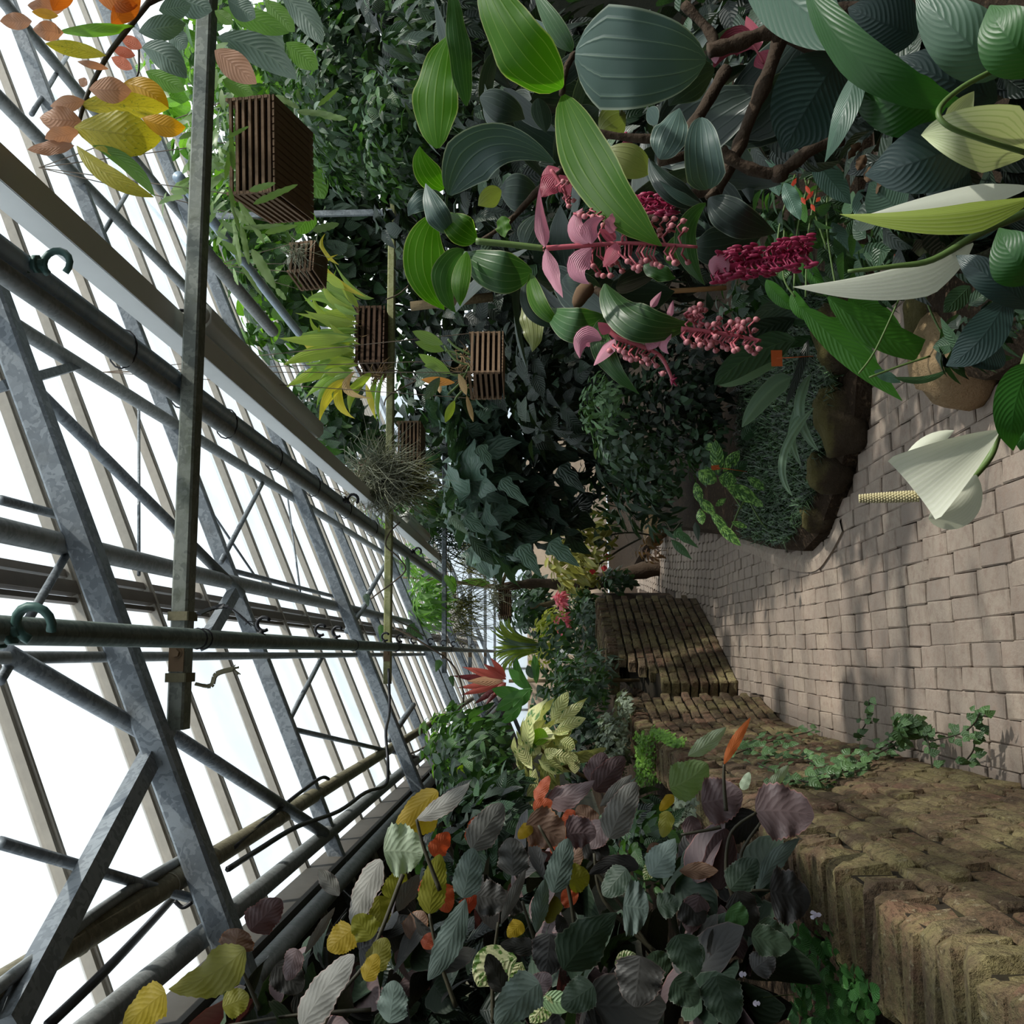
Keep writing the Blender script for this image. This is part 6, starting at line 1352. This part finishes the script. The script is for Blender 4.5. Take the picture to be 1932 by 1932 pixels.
tend.heroes([((770, 1180), (800, 1208), 22, 7.9, MDG, dict(shape='lobed')), ((718, 1178), (720, 1215), 12, 7.5, MDG, dict()), ((830, 1245), (822, 1268), 16, 8, MDG, dict(shape='heart')), ((850, 1275), (856, 1296), 12, 8, MDG, dict(shape='heart')), ((855, 1320), (848, 1345), 12, 8, MDG, dict(shape='ovate')), ((850, 1350), (870, 1345), 12, 8, BRG, dict()), ((768, 1050), (772, 1100), 10, 9, DKG, dict()), ((840, 1085), (858, 1122), 14, 9, BRG, dict()), ((690, 1120), (695, 1145), 14, 7.4, GRG, dict())], shape='heart', nu=8, nv=4)
tend.stem(px_path([(745, 1170), (772, 1182), (800, 1200)], 7.9), .006, STALK_D, 'stem'); tend.done()
# the slim orchid basket hanging free
b3c = P(918, 690, 4.5)
basket(b3c, (.25, .20), .15, math.radians(24), 6, SLAT, 'neat slatted basket hanging free in the middle, with a sparse green orchid', (b3c.x, 4.5, BZ + .9))
or2 = Plant('orchid', 'sparse orchid with a few green and one orange leaf in the middle basket', 'orchid', P(880, 690, 4.5), None, 75)
for a, b, w_, mt, md in [((836, 650), (778, 625), 18, ORG, None), ((838, 662), (783, 645), 16, ORG, None), ((850, 705), (790, 668), 18, ORG, None), ((845, 710), (782, 702), 18, GRG, None), ((830, 712), (802, 754), 17, GRG, None), ((858, 722), (795, 716), 14, LM('orchid_orange', (206, 140, 60), (214, 150, 70), trans=.35, tcol=(1.2, 1, .6, 1), var=.1), None), ((880, 745), (893, 796), 8, ORB, None), ((828, 722), (830, 742), 7, ORB, None), ((858, 755), (840, 797), 13, ORC, None), ((865, 705), (880, 745), 12, ORB, None), ((800, 690), (825, 690), 8, ORG, None)]:
    or2.hero(mt, a, b, w_ * 1.3, 4.45 + or2.R.uniform(-.08, .08), mid=md, shape='elliptic', roll=or2.R.uniform(-20, 20), fold=.2, nu=10, nv=4)
for q in ([(890, 690), (860, 680), (838, 652)], [(888, 700), (865, 708), (850, 706)], [(886, 690), (870, 720), (845, 745)], [(890, 680), (855, 665), (840, 662)], [(886, 725), (865, 745), (858, 756)], [(888, 670), (860, 655), (845, 640)]): or2.stem(px_path(q, 4.45), .0055, STALK_G, 'cane')
strands(or2, (880, 695, 4.5, 12, 40, .1), 60, .09, bpy.data.materials['orchid_root'], (0, 0, .6), .8, .003, 'roots'); or2.done()
# moss-hung pair on the second beam
basket(P(775, 848, 8.2), (.42, .34), .19, math.radians(0), 6, SLAT, 'weathered slatted basket half hidden behind the air plant under the second beam', P(690, 848, 8.2))
ap2 = Plant('air_plant', 'shaggy grey-brown air plant clump slung over the second beam', 'plant', P(725, 910, 7.4), None, 76)
strands(ap2, (722, 905, 7.35, 44, 40, .16), 900, .34, TIL, (-.1, -.3, -.1), .8, .004); strands(ap2, (690, 920, 7.4, 24, 24, .1), 200, .16, mat_plain('dead_husk', lin(150, 122, 104), .9, 0, .4, 40), (.1, 0, 0), .9, .006, 'husk'); strands(ap2, (765, 915, 7.35, 24, 26, .1), 260, .2, OLS, (0, 0, -1), .6, .004); ap2.done()
basket(P(952, 1140, 13), (.36, .3), .16, math.radians(8), 6, SLAT, 'far small slatted basket above the striped leaves', P(890, 1140, 13))
ap3 = Plant('air_plant', 'fluffy pale air plant in the far small basket', 'plant', P(940, 1125, 13), None, 77); strands(ap3, (938, 1128, 13, 14, 30, .2), 160, .22, TIL, (0, 0, -.2), .9, .006); ap3.done()

# ================================================================== THE CLIMBER-COVERED RIGHT SIDE
vr = shared_leaf('roundg', GRG, 'round', .8, 5, 2, cup=-.1); vlg = shared_leaf('lobedg', LM('lobed_greygreen', (70, 96, 82), (86, 112, 96), vein=lin(126, 146, 126), vein_amt=.4, n_side=4, slant=.7, trans=.12, var=.25, rib=.5), 'lobed', .95, 9, 4, n=6, fold=.12, wave=.12)
vld = shared_leaf('lobedd', LM('lobed_dark', (40, 58, 48), (50, 70, 56), vein=lin(76, 96, 80), vein_amt=.4, n_side=4, slant=.7, trans=.1, var=.3, rib=.5), 'lobed', .95, 9, 4, n=6, fold=.12, wave=.12)
vcurl = shared_leaf('curl', GRG, 'lance', .26, 6, 2, droop=1.0); vcd = shared_leaf('curld', DKG, 'lance', .3, 6, 2, droop=.9)
cl = mass('lobed_climber', 'large climber with broad lobed grey-green leaves covering the wall behind the middle basket', 'climber', [((880, 760, 9.0, 70, 110, .5), 90, .32, vlg), ((900, 930, 9.2, 70, 130, .5), 110, .32, vlg), ((960, 1000, 9.6, 60, 70, .5), 46, .33, vlg), ((1010, 800, 9.4, 110, 150, .6), 120, .33, vld), ((1020, 950, 9.8, 70, 90, .5), 50, .33, vld + vlg[:2])], 81, out=.3, up=.5, rand=.6, hang=.9)
cl.heroes([((1178, 700), (1130, 655), 38, 7.5, vlg[0][1].materials[0], dict()), ((970, 790), (1010, 765), 34, 8.4, vlg[0][1].materials[0], dict()), ((905, 790), (930, 765), 36, 8.4, vlg[0][1].materials[0], dict()), ((876, 976), (922, 1010), 36, 8.6, vlg[0][1].materials[0], dict()), ((1036, 1024), (1095, 1070), 42, 8.6, vlg[0][1].materials[0], dict()), ((980, 1030), (1022, 1090), 40, 8.6, vlg[0][1].materials[0], dict()), ((945, 905), (998, 955), 34, 8.4, vlg[0][1].materials[0], dict()), ((904, 840), (932, 892), 30, 8.3, vlg[0][1].materials[0], dict()), ((850, 975), (885, 1010), 24, 8.6, GRG, dict()), ((885, 1010), (935, 1070), 24, 8.7, DKG, dict(shape='lance')), ((1080, 830), (1118, 850), 38, 8.3, vlg[0][1].materials[0], dict()), ((1055, 880), (1105, 930), 40, 8.3, vld[0][1].materials[0], dict()), ((1035, 720), (1060, 690), 46, 8.2, vlg[0][1].materials[0], dict()), ((1020, 770), (1060, 800), 44, 8.3, vlg[0][1].materials[0], dict())], shape='lobed', nu=12, nv=6, wave=.1, fold=.1)
cl.done(300)
mass('tangled_creeper', 'tangled creeper of small bright and grey leaves beside the big basket', 'creeper', [((650, 210, 5.6, 110, 150, .7), 1700, .085, vm_ + vg[:2] + lm + ld + vd), ((740, 260, 5.2, 70, 120, .5), 640, .09, vm_ + vd + ld), ((560, 120, 6.0, 90, 130, .6), 560, .11, vb[:2] + vm_ + lm), ((480, 200, 6.4, 70, 130, .6), 420, .11, vb[:2] + vm_ + lm), ((620, 60, 5.4, 90, 70, .4), 240, .16, vd + vm_)], 82, 300).done(300)
mass('glossy_climber', 'bright green round-leaved climber at the foot of the roof behind the yellow orchid', 'climber', [((640, 430, 8.6, 80, 110, .5), 560, .16, vr + vm_ + vd), ((520, 560, 8.2, 80, 120, .7), 460, .17, vm_ + vb[:2]), ((620, 780, 9.6, 60, 90, .7), 420, .16, vm_ + vd + vr[:1]), ((680, 850, 10, 60, 60, .6), 260, .16, vd + vm_), ((460, 420, 8.2, 70, 110, .6), 380, .16, vb + vm_), ((690, 560, 9.0, 50, 120, .5), 320, .16, vd + vx), ((790, 960, 11.5, 50, 50, .6), 180, .16, vm_ + vd), ((760, 520, 10.5, 60, 200, .6), 520, .22, vd + vx + vg[:1]), ((800, 720, 11.5, 60, 180, .6), 460, .22, vd + vx), ((840, 900, 12.5, 60, 100, .5), 200, .2, vd + vx)], 83, 300).done(300)
mass('drooping_creeper', 'dark thicket of limp grey drooping leaves in the shade under the first beam', 'creeper', [((800, 110, 3.7, 90, 130, .35), 210, .14, vcurl + vcd), ((740, 60, 4.2, 70, 80, .4), 150, .13, vcd + vx), ((850, 60, 3.5, 50, 80, .3), 90, .12, vcd + vx)], 84, hang=1.4, out=.3).done(300)
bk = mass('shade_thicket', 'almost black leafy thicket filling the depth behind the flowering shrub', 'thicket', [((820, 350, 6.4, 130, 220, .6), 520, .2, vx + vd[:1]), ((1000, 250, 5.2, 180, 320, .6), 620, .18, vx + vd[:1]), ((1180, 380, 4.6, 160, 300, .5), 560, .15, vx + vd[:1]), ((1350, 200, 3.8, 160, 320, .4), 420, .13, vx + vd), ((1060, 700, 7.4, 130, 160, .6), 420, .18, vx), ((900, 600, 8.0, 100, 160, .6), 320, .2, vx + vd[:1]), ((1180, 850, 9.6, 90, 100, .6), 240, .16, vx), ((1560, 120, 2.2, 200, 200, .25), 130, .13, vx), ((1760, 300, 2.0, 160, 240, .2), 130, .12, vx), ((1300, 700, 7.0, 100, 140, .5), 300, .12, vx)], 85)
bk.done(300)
mass('high_foliage', 'bright translucent leaves high behind the yellowing branch', 'foliage', [((420, 90, 7.5, 90, 140, .7), 300, .2, vb + vm_), ((330, 180, 8.5, 50, 70, .6), 90, .2, vb), ((360, 330, 9, 40, 60, .5), 80, .2, vb + vm_), ((700, 60, 7.5, 160, 140, .8), 420, .2, vm_ + vb[:2] + vd), ((600, 220, 8.6, 150, 200, .7), 520, .24, vd + vm_), ((480, 330, 9.5, 90, 160, .6), 320, .24, vm_ + vd)], 86, 300).done(300)
bl = Plant('banana_plant', 'broad bright green banana leaf glowing under the big basket', 'plant', P(600, 350, 6.5), None, 88)
bl.hero(BRG, (560, 285), (612, 375), 60, 6.4, shape='strap', nu=12, nv=6); bl.hero(BRG, (590, 400), (560, 440), 40, 6.5, shape='strap', nu=8, nv=4); bl.done()

# ================================================================== THE ISLAND BED
mass('light_green_bush', 'small bush with pale green rosettes in the middle of the dark planting', 'bush', [((1130, 770, 6.7, 42, 60, .35), 300, .075, shared_leaf('palerosette', LM('pale_rosette', (92, 124, 86), (110, 142, 98), trans=.2, var=.3), 'spatula', .36, 5, 2)), ((1165, 840, 6.9, 50, 50, .35), 240, .075, vd + vg), ((1180, 760, 6.9, 40, 60, .3), 130, .07, vd)], 91).done(300)
mass('dusky_shrub', 'dusky small-leaved shrub behind the dwarf grass', 'shrub', [((1270, 760, 6.9, 90, 110, .4), 620, .075, vd + vx), ((1230, 880, 7.4, 70, 80, .4), 300, .085, vd + ld), ((1330, 850, 6.8, 50, 60, .3), 160, .075, vd)], 92).done(300)
mass('lance_foliage', 'grey-green lance leaves leaning over the far path edge', 'plant', [((1200, 930, 9.2, 56, 56, .5), 170, .21, lg + ld), ((1160, 880, 9.0, 40, 40, .4), 90, .2, lg + ld), ((1120, 920, 10, 40, 50, .4), 120, .15, ld), ((1240, 985, 9.4, 30, 30, .3), 60, .16, ld)], 93, hang=1.0).done(300)
CRV = LM('cream_edge_leaf', (150, 150, 70), (166, 160, 80), vein=lin(120, 136, 60), vein_amt=.6, n_side=1, trans=.25, tcol=(1.1, 1.1, .7, 1), edge=lin(220, 210, 150), var=.25)
mass('cream_edged_shrub', 'shrub of small leaves edged in cream by the far bend', 'shrub', [((1065, 1040, 11.5, 40, 50, .5), 130, .2, shared_leaf('cream', CRV, 'elliptic', .34, 6, 4)), ((1110, 1020, 11.5, 40, 60, .5), 120, .18, shared_leaf('cream', CRV, 'elliptic', .34, 6, 4)), ((1080, 1100, 12.5, 40, 30, .4), 80, .22, shared_leaf('cream', CRV, 'elliptic', .34, 6, 4)), ((1130, 990, 11.5, 40, 40, .4), 60, .14, vd)], 94, hang=.8).done(300)
fp = Plant('hibiscus', 'arching twigs with two small red flowers low by the far bend', 'plant', P(1130, 1090, 11.5), None, 95)
REDF = LM('red_flower', (226, 50, 60), (236, 70, 70), trans=.3, tcol=(1, .5, .5, 1), var=.1)
for (x, y) in ((1118, 1078), (1140, 1072), (1145, 1050)):
    for k in range(4): fp.hero(REDF, (x, y), (x + 6 * math.cos(k * 1.6), y + 6 * math.sin(k * 1.6)), 6, 11.4, shape='spatula', nu=4, nv=2, name='petal')
fp.stem(px_path([(1210, 1015), (1165, 1040), (1110, 1080)], 11.5), .012, STALK_D, 'stem'); fp.stem(px_path([(1230, 1010), (1180, 1005), (1100, 1020)], 11.6), .01, STALK_D, 'stem'); fp.done()
mass('brown_tuft', 'tuft of brown and rust fibres hiding the reddish rock', 'plant', [((1222, 1040, 12.4, 26, 24, .2), 60, .12, shared_leaf('rust', LM('rust_leaf', (120, 84, 60), (146, 104, 72), trans=.2, var=.4), 'lance', .3, 4, 2))], 96).done(60)
tr2 = Plant('trailing_vine', 'two dark leaves dangling over the far path', 'vine', P(1290, 1020, 6.8), None, 97)
tr2.heroes([((1272, 1000), (1318, 1034), 22, 6.8, DKG, dict(shape='lobed')), ((1266, 1018), (1306, 1056), 16, 6.7, DKG, dict(shape='lance')), ((1312, 985), (1318, 1022), 14, 6.8, BLG, dict())], shape='ovate', nu=8, nv=4)
tr2.stem(px_path([(1240, 990), (1256, 985), (1268, 1002), (1284, 985)], 6.8), .004, STALK_D, 'stem'); tr2.done()
AGL = LM('aglaonema', (58, 92, 46), (68, 104, 52), vein=lin(48, 80, 40), vein_amt=.3, trans=.2, var=.2, blotch=lin(136, 176, 96), blotch_amt=.5, blotch_scale=2.6, n_side=8)
ag = Plant('aglaonema', 'patterned bright and dark green aglaonema spilling onto the path', 'plant', P(1370, 940, 6.2), None, 98)
ag.heroes([((1355, 895), (1350, 830), 26, 6.3, AGL, dict()), ((1318, 888), (1348, 912), 30, 6.2, AGL, dict()), ((1356, 902), (1390, 908), 30, 6.1, AGL, dict()), ((1372, 922), (1440, 956), 28, 6.1, AGL, dict(mid=(1400, 930))), ((1312, 910), (1322, 950), 18, 6.2, AGL, dict()), ((1318, 940), (1350, 972), 20, 6.2, AGL, dict()), ((1340, 965), (1375, 1005), 18, 6.0, AGL, dict()), ((1350, 985), (1398, 1030), 20, 5.9, AGL, dict()), ((1320, 960), (1325, 990), 18, 6.2, AGL, dict()), ((1345, 850), (1336, 835), 20, 6.4, AGL, dict()),
    ((1410, 900), (1445, 925), 18, 6.2, AGL, dict()), ((1380, 985), (1410, 995), 12, 5.9, AGL, dict()), ((1365, 890), (1395, 850), 24, 6.3, AGL, dict()), ((1370, 900), (1410, 870), 26, 6.3, DKG, dict()), ((1400, 830), (1425, 800), 26, 6.4, DKG, dict()), ((1370, 940), (1350, 955), 12, 6.2, AGL, dict()), ((1440, 955), (1415, 940), 16, 6.1, AGL, dict()), ((1352, 910), (1330, 880), 16, 6.25, AGL, dict())], shape='elliptic', nu=10, nv=4, wave=.1)
for q in ([(1400, 960), (1380, 930), (1356, 900)], [(1410, 940), (1395, 960), (1375, 1010)], [(1400, 920), (1440, 990), (1470, 1000)]): ag.stem(px_path(q, 6.2), .006, STALK_G, 'stem')
ag.done()
# dwarf mondo grass
GRS = LM('dwarf_grass', (40, 58, 40), (66, 90, 58), trans=.1, var=.8)
gr = empty('dwarf_grass', (1.1, 5.4, .07), 'carpet of dark dwarf grass covering the island bed', 'grass')
m = MB(); R = random.Random(99); n_ = 0
while n_ < 11000:
    px, py = R.uniform(1405, 1630), R.uniform(560, 1050)
    p = G(px, py, .10)
    if not inside((p.x - .06, p.y - .08), ISL) or p.y > 7.4 or p.x > 2.6: n_ += .2; continue
    a = R.uniform(0, 6.28); L = R.uniform(.08, .14); d = V((math.cos(a), math.sin(a), 0)); s_ = V((-d.y, d.x, 0)) * .0048
    b0 = V((p.x, p.y, .08 + R.uniform(0, .05))); b1 = b0 + d * L * .35 + V((0, 0, L * .5)); b2 = b0 + d * L * .9 + V((0, 0, L * .35))
    m.add([b0 - s_, b0 + s_, b1 - s_ * .8, b1 + s_ * .8, b2], [(0, 1, 3, 2), (2, 3, 4)]); n_ += 1
o = m.build('grass_blades', GRS, gr); o['kind'] = 'stuff'
# strap-leaved plant and drooping banana-like plant
STG = LM('strap_greygreen', (92, 116, 96), (106, 130, 108), vein=lin(130, 150, 126), vein_kind='lines', n_side=1, vein_amt=.3, trans=.15, var=.15)
sp_ = Plant('strap_leaf_plant', 'clump of arching grey-green strap leaves on the dwarf grass', 'plant', P(1535, 700, 4.9), None, 101)
sp_.heroes([((1492, 712), (1400, 806), 38, 4.8, STG, dict(mid=(1448, 742))), ((1530, 706), (1545, 852), 20, 4.75, STG, dict(mid=(1508, 780))), ((1535, 770), (1495, 936), 16, 4.7, STG, dict(mid=(1478, 860))), ((1520, 780), (1512, 880), 16, 4.75, STG, dict(mid=(1494, 820))), ((1512, 760), (1490, 860), 18, 4.8, STG, dict(mid=(1498, 800))), ((1525, 640), (1482, 765), 16, 4.7, BLG, dict(mid=(1508, 700))), ((1500, 640), (1348, 726), 56, 4.7, DKG, dict(mid=(1420, 670))), ((1490, 650), (1350, 722), 40, 4.85, STG, dict(mid=(1410, 700))),
    ((1560, 640), (1440, 650), 22, 4.9, DKG, dict()), ((1540, 600), (1420, 600), 36, 4.9, GRG, dict(mid=(1480, 580))), ((1545, 610), (1430, 560), 40, 5.0, DKG, dict()), ((1500, 600), (1385, 640), 40, 5.0, BLG, dict()), ((1520, 560), (1430, 520), 40, 5, DKG, dict())], shape='strap', nu=14, nv=4, fold=.15)
sp_.done()
bn = Plant('heliconia', 'heliconia with drooping ribbed bright green leaves over the path edge', 'plant', P(1560, 560, 3.9), None, 102)
HG = LM('heliconia_green', (54, 104, 30), (66, 118, 36), vein=lin(44, 90, 30), n_side=16, slant=.2, vein_amt=.35, trans=.3, var=.15, rib=.2)
HB = LM('heliconia_grey', (74, 104, 90), (84, 114, 98), vein=lin(58, 84, 72), n_side=16, slant=.2, vein_amt=.35, trans=.12, var=.15, rib=.2)
bn.heroes([((1446, 528), (1505, 585), 30, 3.8, HG, dict(mid=(1470, 560))), ((1498, 548), (1552, 602), 30, 3.7, HG, dict(mid=(1512, 585))), ((1512, 580), (1702, 756), 52, 3.5, HG, dict(mid=(1600, 662))), ((1548, 602), (1660, 708), 40, 3.6, HG, dict(mid=(1610, 640), roll=25)), ((1562, 560), (1808, 672), 58, 3.4, HG, dict(mid=(1680, 640))), ((1600, 565), (1712, 640), 44, 3.5, HG, dict(mid=(1650, 590), roll=20)), ((1638, 610), (1725, 672), 20, 3.45, LM('heliconia_lime', (150, 176, 30), (160, 184, 40), trans=.35, var=.1), dict()),
    ((1688, 712), (1792, 694), 14, 3.3, DKG, dict(mid=(1745, 716))), ((1650, 700), (1700, 722), 20, 3.4, HB, dict()), ((1570, 420), (1648, 500), 42, 3.4, HB, dict(mid=(1602, 470))), ((1575, 440), (1602, 515), 26, 3.5, HB, dict()), ((1750, 425), (1800, 470), 50, 3.0, HB, dict()), ((1790, 470), (1850, 540), 44, 3.0, DKG, dict()), ((1830, 540), (1780, 590), 40, 2.8, DKG, dict()), ((1500, 470), (1560, 560), 30, 3.8, HG, dict()), ((1470, 430), (1520, 500), 30, 3.8, HG, dict()),
    ((1445, 300), (1470, 370), 34, 2.6, HB, dict()), ((1480, 345), (1510, 415), 32, 2.8, HB, dict(wave=.2)), ((1450, 260), (1445, 200), 24, 2.5, HG, dict()), ((1535, 300), (1605, 385), 50, 2.5, HB, dict()), ((1620, 360), (1660, 420), 60, 2.4, HB, dict()), ((1520, 420), (1500, 350), 20, 3, HG, dict()), ((1390, 320), (1430, 350), 30, 2.8, DKG, dict()), ((1460, 180), (1440, 240), 40, 2.6, HG, dict()), ((1655, 560), (1700, 560), 40, 3.4, DKG, dict()), ((1580, 520), (1640, 545), 40, 3.6, DKG, dict())], shape='acum', nu=14, nv=6, wave=.08)
for q in ([(1620, 705), (1652, 660), (1700, 556)], [(1742, 470), (1746, 560), (1790, 650), (1830, 680)], [(1480, 430), (1478, 520), (1500, 560)], [(1530, 330), (1505, 430), (1498, 545)], [(1545, 340), (1525, 440), (1520, 560)], [(1565, 320), (1560, 430), (1580, 560)], [(1500, 330), (1470, 430), (1466, 520)], [(1726, 430), (1732, 500), (1735, 545)], [(1640, 712), (1700, 690), (1755, 672)], [(1510, 300), (1530, 380), (1560, 470)]): bn.stem(px_path(q, 3.3), .0038, STALK_G, 'stem')
for x, y in ((1505, 335), (1520, 350), (1535, 360), (1512, 372), (1530, 385), (1548, 372)):
    bn.hero(LM('heliconia_red', (206, 66, 40), (216, 84, 50), trans=.3, tcol=(1.2, .6, .5, 1), var=.15) if 'heliconia_red' not in bpy.data.materials else bpy.data.materials['heliconia_red'], (x, y), (x + rnd.uniform(-16, 16), y + rnd.uniform(8, 22)), 8, 2.9, shape='lance', nu=6, nv=2, name='red_bract')
bn.hero(bpy.data.materials['heliconia_red'], (1690, 465), (1695, 500), 10, 3.0, shape='lance', nu=6, nv=2, name='red_bract')
bn.done()
mass('bed_undergrowth', 'mixed small green undergrowth between the flowering shrub and the drooping heliconia', 'plant', [((1500, 400, 3.4, 90, 90, .3), 110, .1, vm_ + vd), ((1420, 560, 5.4, 70, 60, .3), 120, .1, vd + vm_[:1]), ((1560, 480, 3.8, 60, 60, .3), 60, .11, vm_ + vd), ((1700, 480, 3.2, 70, 60, .3), 70, .1, vd), ((1850, 620, 2.3, 60, 60, .2), 60, .08, vd + vx), ((1890, 600, 2.0, 40, 40, .2), 160, .025, vd), ((1640, 440, 3, 60, 60, .25), 50, .11, vd)], 103).done(300)
m = MB(); m.tube(px_path([(1215, 552), (1290, 548), (1370, 543)], 4.4), .012, 7); tag(m.build('bamboo_stake', mat_plain('bamboo_tan', lin(150, 112, 70), .6, 0, .3, 20)), 'thin tan bamboo stake standing behind the pink flowers', 'stake')
m = MB(); m.tube([P(775, 578, 6.6), P(930, 560, 6.6)], .035, 8); tag(m.build('timber_pole', BARK2), 'pale timber pole running behind the shrub leaves', 'pole')
m = MB(); m.bar(P(842, 585, 10.5), P(838, 700, 10.5), .08, .06); tag(m.build('steel_bar', Z1), 'short grey steel bar in the gap beside the middle basket', 'bar')
# plant labels
TAG = mat_plain('orange_label', lin(190, 90, 40), .5, 0, .15, 20)
def plant_tag(label, a, b, h, d, mat, stake=None):
    root = empty('plant_label', P(*a, d), label, 'label'); A, B = P(*a, d), P(*b, d); m = MB(); t_ = (B - A); n = V((0, -1, .2)).normalized(); s = n.cross(t_).normalized() * (h * d / FPX / 2)
    vs = [A - s, A + s, B + s, B - s]; m.add([v + n * .001 for v in vs] + [v - n * .001 for v in vs], [(0, 1, 2, 3), (7, 6, 5, 4), (0, 3, 7, 4), (1, 5, 6, 2), (0, 4, 5, 1), (3, 2, 6, 7)]); m.build('plate', mat, root, False)
    m = MB(); m.tube([(A + B) / 2, P(*(stake or (b[0] + 40, b[1])), d)], .0025, 5); m.build('spike', mat, root)
plant_tag('orange plant label stuck in the dwarf grass beside dark strap leaves', (1455, 676), (1476, 676), 32, 4.7, TAG, (1535, 672))
plant_tag('small orange plant label among the patterned aglaonema leaves', (1342, 883), (1362, 881), 9, 6.3, TAG, (1410, 890))
WT = mat_plain('white_label', lin(230, 230, 228), .5, 0, .05, 20)
plant_tag('white plant label on a wire, upper of two above the dark wall', (1058, 1226), (1068, 1238), 6, 8.6, WT, (1105, 1240)); plant_tag('white plant label nearer the red cordyline, above the dark wall', (1048, 1242), (1056, 1254), 6, 8.5, WT, (1100, 1248))
